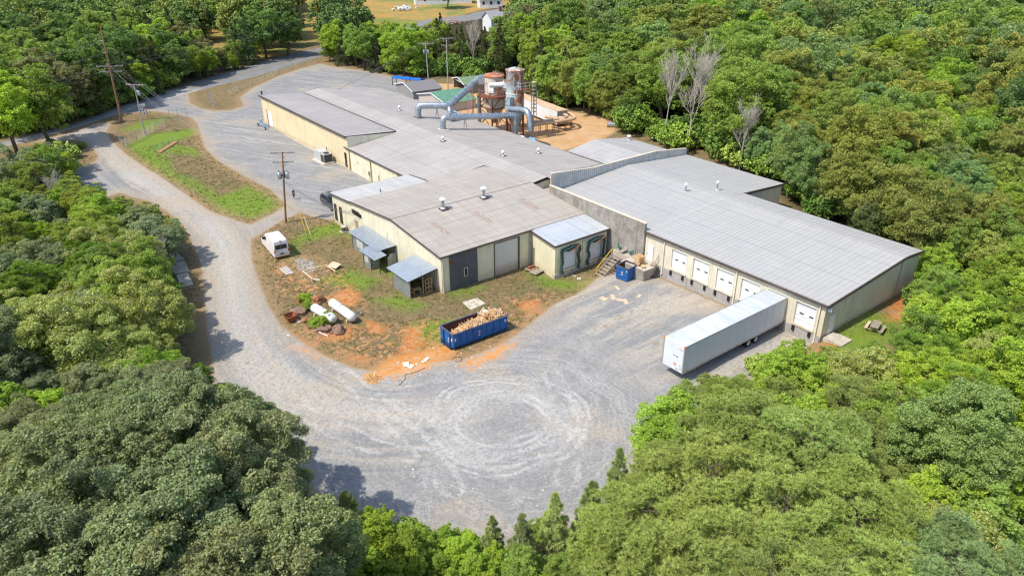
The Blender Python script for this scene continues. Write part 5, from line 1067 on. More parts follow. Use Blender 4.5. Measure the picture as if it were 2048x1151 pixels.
# mulch heap & debris by the dumpster
r2=random.Random(12); m=MB(); c=G(746,756)
for k in range(700):
    a=r2.uniform(0,6.28); d=1.35*math.sqrt(r2.random()); x=c[0]+d*math.cos(a)*1.0; y=c[1]+d*math.sin(a)*.9; z=float(gz(x,y))+.28*(1-d/1.4)
    b=r2.uniform(0,6.28); L=r2.uniform(.08,.3); m.cur=r2.choice([0,0,0,1]); m.beam((x,y,z-.1),(x+L*math.cos(b),y+L*math.sin(b),z-.1+r2.uniform(-.04,.08)),.045,.02)
o=m.build('wood_chip_heap',[paint('orange_chip',(.62,.33,.10),.9,var=.3,scale=5),WOODL]); tag(o,'small heap of orange wood chips on the gravel edge','wood chips',kind='stuff')
for k,(pts,lab) in enumerate([([(798,770),(812,757),(808,748),(830,745),(850,735)],'thin black cable curled on the gravel below the orange soil'),([(905,715),(922,712),(925,722),(910,722)],'loop of dark wire beside the dumpster corner')]):
    m=MB(); m.path([tuple(q) for q in smooth_line([G(u,v,.03) for u,v in pts],3)],.02,6); tag(m.build('loose_cable',BLACK),lab,'cable')
m=MB(); 
for u,v,s_ in ((812,728,.9),(822,732,.7),(853,717,.6),(848,722,.5)): p=G(u,v,.06); m.obox(tuple(p),(s_,s_*.7,.04),s_*3)
tag(m.build('torn_paper_sheets',paint('paper',(.72,.60,.48),.9)),'torn pale sheets lying on orange soil left of the dumpster','paper',kind='stuff')
# ------------------------------------------------------------------ utility poles and wires
POLE=paint('pole_timber',(.28,.15,.085),.9,var=.3,scale=2,dirt=(.12,.08,.06),dirtamt=.5); POLEG=paint('grey_pole',(.36,.33,.30),.9,var=.25,scale=2); INS=paint('insulator',(.50,.50,.52),.3); XARM=paint('grey_crossarm',(.30,.26,.23),.9,var=.3); WIRE=paint('wire',(.10,.10,.105),.6); WIREL=paint('bright_wire',(.34,.33,.31),.5,.4)
def pole(lab,base,h,arms,adir,mat,lean=(0,0),r=.17,cans=0,canh=0):
    b=Vector(base); t=thing('utility_pole',lab,'utility pole',base); top=b+Vector((lean[0],lean[1],h)); ax=lambda f:b.lerp(top,f)
    m=MB(); m.path([b-Vector((0,0,.3)),ax(.5),top],[r,r*.85,r*.65],10); m.build('pole_shaft',mat,t,True)
    a=Vector((math.cos(adir),math.sin(adir),0)); n=Vector((-a.y,a.x,0)); ends=[]
    for f,L in arms:
        c=ax(f)+n*.15; m=MB(); m.beam(c-a*L/2,c+a*L/2,.13,.16); 
        m.beam(c-a*L*.28,ax(f)-Vector((0,0,.7)),.04); m.beam(c+a*L*.28,ax(f)-Vector((0,0,.7)),.04); A=m.build('crossarm',XARM,t)
        for k in (-.48,-.28,.28,.48):
            q=c+a*L*k; m=MB(); m.lathe((q.x,q.y,q.z+.08),[(.05,0),(.06,.08),(.035,.18)],8); m.build('insulator',INS,A); ends.append(q+Vector((0,0,.26)))
    for k in range(cans):
        th=adir+(0,math.pi,math.pi/2)[k] ; q=ax(canh)+Vector((math.cos(th),math.sin(th),0))*(.55); m=MB(); m.lathe((q.x,q.y,q.z-.5),[(.28,0),(.3,.05),(.3,.85),(.22,.95),(.05,1.0)],14); C=m.build('transformer',GREY,t,True)
        m=MB(); m.cyl((q.x,q.y,q.z+.45),(q.x,q.y,q.z+.8),.05,8); m.build('bushing',BLACK,C); m=MB(); m.beam(q,ax(canh),.12,.3); m.build('bracket',BLACK,C)
    return t,ends,ax
WN={}
def wire(a,b,sag,group,mat=None,r=.013,lab=None):
    k=WN[group]=WN.get(group,0)+1
    if lab is None: lab=f"{['first','second','third','fourth','fifth','sixth','seventh','eighth','ninth','tenth','eleventh','twelfth','thirteenth','fourteenth'][k-1]} strand of the {group}"
    else: lab=lab if k==1 or 'service' not in lab else ['','second ','third '][k-1]+lab
    a=Vector(a);b=Vector(b); P=[]
    for k in range(17): f=k/16; q=a.lerp(b,f); q.z-=sag*4*f*(1-f); P.append(q)
    m=MB(); m.path(P,r,4); o=m.build('power_line',mat or WIRE); tag(o,lab,'power line',group); return o
def topz(base,u,v):   # height where the vertical over base passes pixel row v
    lo,hi=0,30
    for _ in range(40):
        mid=(lo+hi)/2; y=proj(np.array([base[0],base[1],base[2]+mid]))[1]
        if y>v: lo=mid
        else: hi=mid
    return lo
def lean_to(base,h,u,v):
    p=PX(u,v,'z',base[2]+h); return (p[0]-base[0],p[1]-base[1])
arm_near=math.atan2(RR[1],RR[0])
b=G(571.5,445); h=topz(b,565,304); P1,E1,A1=pole('brown utility pole with three transformers beside the dark SUV',tuple(b),h,[(.985,3.4),(.86,2.9)],arm_near+R_(6),POLE,lean_to(b,h,564.5,304),.17,3,.68)
b=G(244,244); h=topz(b,201,53); P2,E2,A2=pole('tall reddish utility pole at the road junction',tuple(b),h,[(.60,5.2),(.545,4.4)],arm_near+R_(8),POLE,lean_to(b,h,201,54),.24)
m=MB(); 
a=Vector((math.cos(arm_near),math.sin(arm_near),0))
for f in (.86,.74,.62): q=A2(f)-a*.5; m.cyl(tuple(A2(f)),tuple(q),.05,8); m.lathe((q.x,q.y,q.z),[(.08,-.02),(.1,.06),(.05,.12)],8)
o=m.build('standoff_insulator',INS,P2)
b=G(290,269); h=topz(b,268,169); P3,E3,A3=pole('short grey utility pole standing in the chain link corner by the sign',tuple(b),h,[(.99,3.9)],arm_near+R_(-12),POLEG,lean_to(b,h,268,169),.14,1,.84)
b=G(857,160); h=topz(b,851,88); P4,E4,A4=pole('grey utility pole with two pale transformers behind the sheds',tuple(b),h,[(.985,4.2)],arm_near,POLEG,lean_to(b,h,851,87),.16,2,.78)
b=G(896,180); h=topz(b,893,77); P5,E5,A5=pole('taller plain grey utility pole beside the one with transformers',tuple(b),h,[(.99,3.2),(.86,2.6)],arm_near+R_(10),POLEG,lean_to(b,h,893,76),.16)
def far(u,v,z): return PX(u,v,'z',z)
gA='power lines along the road'
zt2=E2[0].z
for k in range(4):
    wire(E2[k],far(-40,197+k*5,zt2-2.5),1.0,'road power lines left of the tall pole'); wire(E2[k],far(640,26+k*3.0,zt2),1.0,'road power lines right of the tall pole')
for k,f in enumerate((.86,.74,.62)):
    q=A2(f)-a*.5; wire(q,far(-40,(128,158,188)[k],q.z-.5),.8,'upper transmission lines left of the tall pole',WIREL,.02); wire(q,far(620,(8,30,48)[k],q.z+1),1.2,'upper transmission lines right of the tall pole')
for k in range(4): wire(E2[4+k],E3[k],.4,'lines between the two junction poles')
for k in range(4): wire(E3[k],E1[k] if k<4 else E1[3],2.5,'lines from the short grey pole to the brown pole',WIREL,.018)
wire(A2(.8),G(330,240),0,'guy wires',WIREL,.02,'guy wire slanting from the tall pole down to the grass'); wire(A2(.62),A3(.9),.3,'guy wires',WIREL,.02,'span wire between the tall pole and the short grey pole')
for k in range(3): wire(E4[k],G(600,215-k*3,4),.8,'lines from the back yard pole',WIREL,.02)
for k in range(3): wire(E4[k],E5[k],.3,'lines between the two back yard poles',WIREL,.018)
q=Vector((-56.5,YW-.5,3.4))
for k in range(3): wire(A1(.62)+Vector((0,0,-.2*k)),q+Vector((.35*k,0,-.1*k)),.9,'service wires to the workshop wall',WIRE,.03,'dark service wire from the brown pole to the workshop wall')
for (u0,v0,u1,v1,lab) in [(594.5,434.5,612,466,'yellow guy guard nearest the brown pole'),(609.5,439,622,472,'pale yellow guy guard farther from the brown pole'),(298.5,230,315,246,'yellow guy guard beside the junction sign'),(248,261,245,272,'short yellow marker at the chain link corner')]:
    g0=G(u1,v1); A=A1 if u0>500 else A3; tp=A(.93); hh=.17 if u0>500 else .2
    e=Vector(g0).lerp(tp,.26) if u0>260 else Vector(g0)+Vector((0,0,1.4))
    m=MB(); m.cyl(tuple(g0),tuple(e),.055,8); tag(m.build('guy_guard',YEL if 'pale' not in lab else paint('pale_yellow',(.65,.55,.22),.6)),lab,'guy guard')
    if u0>260: wire(e,tp,0,'guy wires',WIREL,.015,'guy wire above the '+lab)

for k,(A_,lab) in enumerate([([(-68.5,-47.2),(-65.6,-46.4),(-65.3,-44.6),(-68.3,-44.9)],'upper pale concrete slab on the verge left of the driveway'),([(-65.3,-46.5),(-61.6,-47.0),(-61.2,-45.2),(-64.9,-44.8)],'middle pale concrete slab on the verge left of the driveway'),([(-61.2,-46.9),(-57.2,-47.4),(-57.0,-46.0),(-60.9,-45.5)],'lower pale concrete slab on the verge left of the driveway')]):
    m=MB(); m.hexa([(x,y,float(gz(x,y))-.2) for x,y in A_],[(x,y,float(gz(x,y))+.08) for x,y in A_]); tag(m.build('verge_slab',CONC),lab,'slab','slabs on the verge')
# ------------------------------------------------------------------ dust collection plant behind the factory
def rustmat(name,base,amt,lo=.5,scale=.45):
    t=NT(name); p=t.pos; n=t.noise(t.map(p,(1,1,.55)),scale,5,.68); n2=t.noise(t.map(p,(3,3,.4)),1.2,4,.7)
    c=t.mix(t.sm(n2,.45,.7,0.,.5),base,tuple(k*.72 for k in base)); rc=t.mix(t.sm(n2,.35,.65),(.46,.17,.06),(.24,.08,.035))
    f=t.sm(n,lo,lo+.07); c=t.mix(t.math('MULTIPLY',f,amt),c,rc); c=t.mix(t.sm(n2,.6,.72,0.,.6),c,(.5,.22,.09)); t.bsdf(c,.6,.1,.3); return t.mat
SILO=rustmat('silo_rust_paint',(.50,.54,.53),.95,.485,.6); HOP=rustmat('hopper_rust_paint',(.64,.57,.45),.8,.53,.5); RUSTT=rustmat('rust_top',(.55,.25,.14),.8,.45); FRAME=paint('rust_red_steel',(.20,.07,.045),.8,var=.3,scale=3); RAILM=paint('pinkish_rail',(.42,.22,.19),.7,var=.3)
DUCT=NT('galvanised_duct'); n=DUCT.noise(DUCT.pos,1.4,3,.6); DUCT.bsdf(DUCT.mix(DUCT.sm(n,.35,.65),(.30,.35,.40),(.44,.48,.52)),.36,.7,.4); DUCT=DUCT.mat
SANDP=paint('dusty_pipe',(.58,.40,.25),.8,var=.2,scale=1.,dirt=(.35,.24,.15),dirtamt=.5); PB=paint('blower_blue',(.16,.34,.50),.5,.1,dirt=(.3,.3,.3),dirtamt=.3)
z0=.3
def duct(parent,pts,r,bands=True,mat=None,name='duct',bend=1.2,n=18):
    P=[Vector(p) for p in pts]; out=[P[0]]
    for i in range(1,len(P)-1):
        a,b,c=P[i-1],P[i],P[i+1]; k=min(bend,(b-a).length*.45,(c-b).length*.45); s=b+(a-b).normalized()*k; e=b+(c-b).normalized()*k
        for f in np.linspace(0,1,6): out.append(s*(1-f)**2+b*2*f*(1-f)+e*f*f)
    out.append(P[-1]); m=MB(); m.path(out,r,n); d=m.build(name,mat or DUCT,parent,True)
    if bands:
        m=MB()
        for i in range(len(out)-1):
            L=(out[i+1]-out[i]).length; k=max(1,int(L/1.25)); dv=(out[i+1]-out[i]).normalized()
            for j in range(k): q=out[i].lerp(out[i+1],(j+.0)/k); m.cyl(tuple(q-dv*.035),tuple(q+dv*.035),r*1.06,n)
        m.build('duct_bands',paint('bright_band',(.50,.53,.56),.4,.5),d)
    return d
SC=(-81.3,24.0); TC=(-88.0,24.0)
t=thing('dust_silo','tall rust streaked pale blue steel silo, the higher of the two beside the factory','silo',(*SC,z0))
m=MB(); m.lathe((*SC,0),[(1.6,6.2),(1.78,6.3),(1.78,8.9),(1.84,8.95),(1.84,9.05),(1.7,9.1),(1.7,11.0),(1.74,11.05),(1.74,13.3),(1.78,13.35)],36); m.build('shell',SILO,t,True)
m=MB(); m.lathe((*SC,0),[(1.84,13.3),(1.84,13.42),(.4,13.85),(.1,13.9)],36); m.build('conical_roof',SILO,t,True)
m=MB(); m.lathe((*SC,0),[(.4,1.2),(.5,1.6),(1.5,4.8),(1.6,6.2)],30); m.build('lower_cone',SILO,t,True)
m=MB(); m.lathe((*SC,0),[(1.9,4.9),(1.9,6.15),(1.6,6.2)],30); m.build('skirt',rustmat('skirt_paint',(.30,.42,.50),.8,.55),t,True)
for k in range(6):
    a=k*math.pi/3+.3; x,y=SC[0]+1.85*math.cos(a),SC[1]+1.85*math.sin(a); a2=a+math.pi/3; x2,y2=SC[0]+1.85*math.cos(a2),SC[1]+1.85*math.sin(a2)
    m=MB(); m.beam((x,y,z0-.2),(x,y,5.2),.2); m.build('leg',FRAME,t); m=MB(); m.beam((x,y,.5),(x2,y2,4.6),.09); m.beam((x2,y2,.5),(x,y,4.6),.09); m.build('cross_brace',FRAME,t)
m=MB(); q=Vector((SC[0]-.4,SC[1]-1.75,8.0)); m.hexa([(q.x-.2,q.y-.2,7.0),(q.x+1.6,q.y-.5,7.0),(q.x+1.6,q.y+.4,7.0),(q.x-.2,q.y+.5,7.0)],[(q.x+.8,q.y-.5,8.6),(q.x+1.6,q.y-.4,8.6),(q.x+1.6,q.y+.4,8.6),(q.x+.8,q.y+.4,8.6)]); m.build('access_hood',paint('pale_blue_steel',(.36,.45,.52),.5,.2,dirt=(.4,.3,.22),dirtamt=.3),t)
# inlet horn
m=MB(); m.path([(-85.0,20.9,10.3),(-83.9,21.7,10.4),(-82.6,22.9,10.6)],[.55,.45,.6],16,cap=False); m.build('inlet_horn',paint('pale_horn',(.55,.58,.58),.5,.1,dirt=(.4,.25,.15),dirtamt=.5),t,True)
m=MB(); m.cyl((-85.05,20.86,10.3),(-84.9,20.97,10.31),.48,16); m.build('horn_mouth',BLACK,t)  # black disc paints the shade inside the open horn
m=MB(); m.obox((-82.2,23.0,10.7),(1.4,1.3,1.5),.2); m.build('inlet_box',SILO,t)
# side platform on the silo
m=MB(); c=Vector((SC[0]+1.9,SC[1]+.4,10.0)); m.obox(tuple(c),(1.5,2.2,.1)); m.build('platform',FRAME,t)
m=MB()
for dx,dy in ((-.7,-1.05),(.75,-1.05),(.75,1.05),(0,-1.05),(.75,0)): m.beam((c.x+dx,c.y+dy,c.z),(c.x+dx,c.y+dy,c.z+1.3),.06)
for zz in (.6,1.25): m.beam((c.x-.7,c.y-1.05,c.z+zz),(c.x+.75,c.y-1.05,c.z+zz),.06); m.beam((c.x+.75,c.y-1.05,c.z+zz),(c.x+.75,c.y+1.05,c.z+zz),.06)
m.build('railing',paint('white_rail',(.6,.6,.6),.5,var=.3),t)
t2=thing('ladder_tower','slim rusty ladder tower with pale cage bands right of the tall silo','ladder',(-78.0,25.2,z0)); c=(-78.2,26.2)
m=MB()
for dx,dy in ((-.35,-.35),(.35,-.35),(.35,.35),(-.35,.35)): m.beam((c[0]+dx,c[1]+dy,z0),(c[0]+dx,c[1]+dy,11.2),.09)
m.build('uprights',GREY,t2); m=MB()
for k in range(26): m.beam((c[0]-.35,c[1]-.35,.6+k*.4),(c[0]+.35,c[1]-.35,.6+k*.4),.04)
m.build('rungs',FRAME,t2); m=MB()
for k in range(9): m.lathe((*c,0),[(.4,5.6+k*.7),(.42,5.62+k*.7),(.42,5.70+k*.7),(.4,5.72+k*.7)],12)
m.build('cage_bands',paint('pale_band',(.55,.45,.3),.6,var=.4,scale=3),t2)
# the wide hopper tank on its frame
t=thing('hopper_tank','wide cream hopper tank with rusty orange top on a braced steel frame','silo',(*TC,z0))
m=MB(); m.lathe((*TC,0),[(1.9,7.7),(1.92,11.2)],36); m.build('upper_shell',HOP,t,True)
m=MB(); m.lathe((*TC,0),[(2.05,11.15),(2.07,11.35),(1.85,11.5),(.1,11.55)],36); m.build('rusty_top',RUSTT,t,True)
m=MB(); m.lathe((*TC,0),[(2.2,5.3),(2.25,7.3)],36); m.build('lower_shell',HOP,t,True)
m=MB(); m.lathe((*TC,0),[(.5,1.9),(2.1,5.3)],30); m.build('hopper_cone',HOP,t,True)
m=MB(); m.lathe((*TC,0),[(3.1,7.3),(3.15,7.32),(3.15,7.62),(3.1,7.65)],24); m.build('platform',FRAME,t)
m=MB()
for k in range(24):
    a=k*math.pi/12; b=a+math.pi/12; p0=(TC[0]+3.1*math.cos(a),TC[1]+3.1*math.sin(a)); p1=(TC[0]+3.1*math.cos(b),TC[1]+3.1*math.sin(b))
    if k%2==0: m.beam((*p0,7.6),(*p0,8.75),.07)
    for zz in (8.15,8.7): m.beam((*p0,zz),(*p1,zz),.06)
m.build('railing',RAILM,t)
cs=[(TC[0]+2.3*a,TC[1]+2.3*b) for a,b in ((-1,-1),(1,-1),(1,1),(-1,1))]
for i in range(4):
    a,b=cs[i],cs[(i+1)%4]; m=MB(); m.beam((*a,z0-.2),(*a,7.3),.24); m.build('leg',FRAME,t)
    m=MB(); m.beam((*a,5.2),(*b,5.2),.2); m.beam((*a,1.),(*b,5.0),.1); m.beam((*b,1.),(*a,5.0),.1); m.beam((*a,5.3),((a[0]+b[0])/2,(a[1]+b[1])/2,7.3),.1); m.beam((*b,5.3),((a[0]+b[0])/2,(a[1]+b[1])/2,7.3),.1); m.build('cross_brace',FRAME,t)
m=MB(); m.obox((TC[0]+1.1,TC[1]-1.6,9.1),(1.1,.25,1.7),.6); m.build('access_door',WHITE,t)
m=MB(); 
for dx in (-.5,.5): m.beam((TC[0]+1+dx,TC[1],11.5),(TC[0]+1+dx,TC[1],12.3),.06); m.beam((TC[0]+1+dx,TC[1]-.6,11.5),(TC[0]+1+dx,TC[1]-.6,12.3),.06)
m.beam((TC[0]+.5,TC[1],12.25),(TC[0]+1.5,TC[1],12.25),.06); m.beam((TC[0]+.5,TC[1]-.6,12.25),(TC[0]+1.5,TC[1]-.6,12.25),.06); m.build('top_rail',RAILM,t)
m=MB(); sx,sy=TC[0]-3.2,TC[1]-3.0
for dx,dy in ((-.9,-.7),(.7,-.7),(.7,.7),(-.9,.7)): m.beam((sx+dx,sy+dy,z0),(sx+dx,sy+dy,8.9),.1)
for k in range(14): m.beam((sx-.9,sy-.7,.6+k*.6),(sx+.7,sy-.7,.6+k*.6),.05); 
for k in range(7): m.beam((sx-.9,sy-.7,.6+k*1.2),(sx+.7,sy-.7,1.8+k*1.2),.06)
m.build('stair_tower',RAILM,t)
m=MB(); m.cyl((TC[0]-1.9,TC[1]-2.4,.6),(TC[0]-1.9,TC[1]-2.4,7.0),.38,14); m.build('down_pipe',GREY,t)
# ducts over the factory roof
def standoff(parent,x,y,za,zb,w=.5):
    m=MB(); m.beam((x-w,y,za),(x-w*.2,y,zb),.06); m.beam((x+w,y,za),(x+w*.2,y,zb),.06); m.beam((x-w*.7,y,(za+zb)/2-.2),(x+w*.4,y,(za+zb)/2+.3),.04); m.build('duct_stand',FRAME,parent)
d1=thing('roof_duct','big silver duct rising from the factory roof up to the hopper tank','duct',(-90.3,7.5,5))
b1=Vector((-90.3,7.5,mainz(7.5))); hz=7.35
j2=PX(900,211,'z',hz); e1=Vector((j2[0],j2[1],hz)); k1=Vector((-90.0,22.8,10.35))
duct(d1,[b1,(b1.x,b1.y,hz),tuple(e1),PX(948,166,'y',21.).tolist(),(-91.0,22.2,10.4),(-90.2,22.9,10.35)],.62,bend=1.3)
duct(d1,[(e1.x+.6,e1.y-.4,mainz(e1.y)),(e1.x+.6,e1.y-.4,6.6),tuple(e1+Vector((-1.2,.2,0)))],.5,bend=.8)
m=MB(); m.obox((-89.9,22.9,10.3),(2.2,1.5,1.6),.75); m.build('duct_box',GREY,d1)
m=MB(); m.obox((b1.x,b1.y,b1.z+.04),(2.2,1.6,.08)); m.build('base_flashing',TRIM,d1); m=MB(); m.obox((e1.x+.6,e1.y-.4,mainz(e1.y)+.04),(1.6,1.4,.08)); m.build('base_flashing',TRIM,d1)
standoff(d1,b1.x+2.0,b1.y+3,mainz(b1.y+3),hz-.5)
d2=thing('roof_duct','lower silver duct running along the roof edge then dropping behind the factory','duct',(-79.6,6.2,5))
b3=Vector((-79.6,6.15,mainz(6.15))); hz2=7.4; q=PX(1031,231,'y',19.6)
duct(d2,[b3,(b3.x,b3.y,hz2),tuple(q),(q[0]+.05,19.6,1.5)],.55,bend=1.2)
m=MB(); m.obox((b3.x,b3.y,b3.z+.04),(1.9,1.5,.08)); m.build('base_flashing',CAP,d2)
for f in (.3,.78):
    c=b3.lerp(Vector(q),f); standoff(d2,c.x,c.y,mainz(min(c.y,16.5)),hz2-.4)
d3=thing('silo_duct','silver duct looping from the bottom of the tall silo down to the blue blower','duct',(-78,22,.3))
qa=PX(1019,218,'y',21.4); qb=PX(1058,221,'y',21.4); qc=PX(1062,262,'y',21.4)
duct(d3,[tuple(qa),tuple(qb),(qc[0],21.4,max(qc[2],1.6))],.58,bend=1.6)
m=MB(); bx=PX(1066,272,'y',21.2); bx=(bx[0],21.2,1.2)
m.cyl((bx[0]+.3,bx[1]-.5,1.2),(bx[0]+.3,bx[1]+.5,1.2),1.05,24); m.build('blower_housing',GREY,d3,True); m=MB(); m.path([(bx[0]-.9,bx[1],2.2),(bx[0]+.2,bx[1],2.3),(bx[0]+1.1,bx[1],1.6),(bx[0]+1.2,bx[1],.6)],.42,14); m.build('blue_elbow',PB,d3,True)
# low transfer pipes
d4=thing('transfer_pipe','low silver pipe passing under the hopper frame behind the factory','pipe',(-88,19,1)); duct(d4,[(-97,20.5,1.9),(-90,20.2,2.0),(-83,20.6,1.6),(-77,23,1.4)],.3,False)
d5=thing('transfer_pipe','upper thin silver pipe crossing behind the duct on the roof edge','pipe',(-96,20,3)); duct(d5,[(-100,19.2,3.4),(-94,19.6,3.2),(-91.5,20,2.2)],.3,False)
pp=lambda u,v,z:tuple(PX(u,v,'z',z))
C0=PX(1114.5,222.8,'z',3.55); C1=PX(1063,203,'z',3.55); C2=PX(1133,219.8,'z',3.55)
d6=thing('dusty_pipe','lower tan dusty pipe looping round to the white container','pipe',tuple(C0[:2])+(1,)); duct(d6,[pp(1040,252,2.3),pp(1075,249,2.3),pp(1118,243,2.4),pp(1152,237,2.4),pp(1146,230,2.4),pp(1130,225,2.6)],.32,False,SANDP,bend=1.2)
d7=thing('dusty_pipe','upper tan dusty pipe running to the white container','pipe',tuple(C0[:2])+(1.2,)); duct(d7,[pp(1064,244,2.6),pp(1090,242,2.6),pp(1116,238,2.7),pp(1136,233.5,2.7),pp(1133,229.5,2.7),pp(1118,229,2.6)],.28,False,SANDP,bend=1.0)
for k,(u,v) in enumerate([(1064,247),(1078,246),(1092,245),(1106,243),(1118,242),(1130,240),(1141,238)]):
    q=PX(u,v,'z',2.2); 
    m=MB(); m.beam((q[0],q[1],.1),(q[0],q[1],2.2),.1); m.beam((q[0]-.5,q[1]+.8,.1),(q[0]-.5,q[1]+.8,2.3),.1); m.beam((q[0],q[1],2.1),(q[0]-.5,q[1]+.8,2.1),.08); m.build('pipe_stand',FRAME,d6)
m=MB(); q=pp(1122,247,1.6); m.lathe((q[0],q[1],1.9),[(.7,0),(.9,.3),(.9,.8),(.5,1.1)],14); m.build('dust_valve',SANDP,d6,True)
m=MB(); q=pp(1105,236,2.6); m.obox(q,(1.5,.5,.5),.4); m.cyl((q[0]-1.8,q[1]-.3,q[2]),(q[0]-.6,q[1],q[2]),.35,12); m.build('dusty_motor',SANDP,d7)
tc=thing('storage_container','long white trailer container with sand dusted top behind the silos','container',(C0[0],C0[1],.3))
dx=Vector((C1-C0)).normalized(); L=17.5; wv=Vector((C2-C0)); wv=wv-dx*wv.dot(dx); wv=wv.normalized()*2.6; a=Vector((C0[0],C0[1],0))
def cb(a0,a1,b0,b1,za,zb_): return [[tuple(a+dx*s+wv*w+Vector((0,0,z))) for s,w in ((a0,b0),(a0,b1),(a1,b1),(a1,b0))] for z in (za,zb_)]
m=MB(); m.hexa(*cb(0,L,0,1,.75,3.5)); m.build('container_box',TRW,tc); m=MB(); m.hexa(*cb(-.02,L,-.01,1.01,3.5,3.56)); m.build('dusty_roof',SANDP,tc)
m=MB(); m.hexa(*cb(-.04,-.01,.05,.95,.8,3.4)); m.build('end_doors',paint('grey_doors',(.30,.29,.27),.6),tc); m=MB(); m.hexa(*cb(-.05,.03,-.01,1.01,3.42,3.58)); m.build('door_header',SANDP,tc); m=MB(); m.hexa(*cb(.5,L-1,.2,.8,.2,.75)); m.build('chassis',BLACK,tc)
p=G(1222,254); m=MB(); m.path([(p[0]-.5,p[1]-.6,p[2]+.55),(p[0]+1.6,p[1]+1.6,p[2]+.5)],[.55,.55],16,cap=False); m.path([(p[0]-.55,p[1]-.65,p[2]+.55),(p[0]+1.6,p[1]+1.6,p[2]+.5)],[.47,.47],16); tag(m.build('loose_duct',GREY,None,True),'loose grey duct section lying at the edge of the sandy yard','duct')
# ------------------------------------------------------------------ fences, sign, drain, gate
LINKM=paint('chain_link',(.36,.37,.37),.5,.4)
def chain_fence(name,lab,pts,h=1.9,group=None,step=.32):
    P=[Vector(G(u,v)) for u,v in pts]; t=thing(name,lab,'fence',tuple(P[0]),group)
    for q in P:
        m=MB(); m.cyl((q.x,q.y,q.z-.1),(q.x,q.y,q.z+h+.1),.045,8); m.build('post',GREY,t)
    m=MB()
    for a,b in zip(P[:-1],P[1:]): m.cyl((a.x,a.y,a.z+h),(b.x,b.y,b.z+h),.03,6)
    m.build('top_rail',GREY,t); m=MB()
    for a,b in zip(P[:-1],P[1:]):
        L=(b-a).length; k=int(L/step); hh=h-.05
        for i in range(-int(hh/step),k):
            for sgn in (1,-1):
                s0,s1=i*step,i*step+hh; za,zb_=(.05,hh) if sgn==1 else (hh,.05)
                f0,f1=max(0,s0)/L,min(L,s1)/L
                if f1<=f0: continue
                zz=lambda s:za+(zb_-za)*(s-s0)/(s1-s0)
                p0=a.lerp(b,f0);p1=a.lerp(b,f1); m.beam((p0.x,p0.y,p0.z+zz(f0*L)),(p1.x,p1.y,p1.z+zz(f1*L)),.008)
    m.build('chain_link',LINKM,t); return t
chain_fence('chain_link_fence','curved chain link fence across the grass island below the junction sign',[(250,297),(255,291),(275,283),(294,272),(312,261),(333,252)])
chain_fence('chain_link_gate','open chain link gate section at the tip of the grass island',[(340,240),(357,239),(375,236)],2.1)
chain_fence('chain_link_gate','chain link gate swung open at the left end of the grass island',[(250,297),(240,288)],1.9)
chain_fence('chain_link_gate','tall rusty chain link gate standing open on the island beside the big yellow building',[(431,219),(424,210),(420,206)],2.6)
chain_fence('chain_link_fence','long faint chain link fence along the road verge above the gravel yard',[(455,193),(480,180),(505,170),(530,160),(558,148),(585,140),(612,133),(636,126)],1.5,step=.5)
t=thing('junction_sign','white billboard sign with dark and red graphics on two posts at the junction','sign',tuple(G(289,235))); a=Vector(G(281,236)); b=Vector(G(295,234)); 
m=MB(); 
SG=paint('sign_white',(.78,.78,.80),.5)
m.hexa([(a.x,a.y,a.z+1.3),(b.x,b.y,b.z+1.3),(b.x-.05,b.y+.08,b.z+1.3),(a.x-.05,a.y+.08,a.z+1.3)],[(a.x,a.y,a.z+2.9),(b.x,b.y,b.z+2.9),(b.x-.05,b.y+.08,b.z+2.9),(a.x-.05,a.y+.08,a.z+2.9)]); sb_=m.build('sign_board',SG,t)
m=MB(); c=a.lerp(b,.62); d=a.lerp(b,.95); m.hexa([(c.x+.02,c.y-.05,c.z+.6),(d.x+.02,d.y-.05,d.z+.6),(d.x,d.y+.02,d.z+.6),(c.x,c.y+.02,c.z+.6)],[(c.x+.02,c.y-.05,c.z+1.2),(d.x+.02,d.y-.05,d.z+1.2),(d.x,d.y+.02,d.z+1.2),(c.x,c.y+.02,c.z+1.2)]); m.build('small_board',SG,t)
dv=(b-a).normalized(); nv=Vector((dv.y,-dv.x,0))
m=MB()
for s,z,L,h in ((.1,2.55,.8,.1),(.15,2.2,1.1,.16),(.1,1.6,.6,.22),(1.3,2.1,.5,.1)): q=a+dv*(s+L/2)+nv*.03; m.obox((q.x,q.y,a.z+z),(L,.01,h),math.atan2(dv.y,dv.x))
m.build('dark_graphics',paint('sign_dark',(.08,.08,.12),.6),sb_)
m=MB(); q=a+dv*((b-a).length*.85)+nv*.03; m.obox((q.x,q.y,a.z+2.0),(.35,.01,.4),math.atan2(dv.y,dv.x)); m.build('red_graphic',paint('sign_red',(.6,.06,.05),.6),sb_)
for q in (a,b,c): m=MB(); m.obox((q.x,q.y+.08,q.z+1.2),(.12,.12,2.6 if q is not c else 1.4)); m.build('post',OLDWOOD,t)
t=thing('drain_trough','rusty rectangular drain trough with thin rails sunk in the grass bank','drain',tuple(G(334,296))); a=Vector(G(316,307));b=Vector(G(353,284)); d=(b-a).normalized(); n_=Vector((-d.y,d.x,0))*.45
m=MB(); A=[a-n_,b-n_,b+n_,a+n_]; m.hexa([k-Vector((0,0,.1)) for k in A],[k+Vector((0,0,.2)) for k in A]); m.build('trough',paint('rust_concrete',(.36,.20,.12),.9,var=.3,scale=2,dirt=(.2,.1,.06),dirtamt=.6),t)
m=MB()
for f in (0,.5,1): q=a.lerp(b,f)+n_*1.5; m.cyl((q.x,q.y,q.z),(q.x,q.y,q.z+1.1),.035,6)
for zz in (.55,1.1): q0=a+n_*1.5;q1=b+n_*1.5; m.cyl((q0.x,q0.y,q0.z+zz),(q1.x,q1.y,q1.z+zz),.03,6)
m.build('rail',GREY,t)
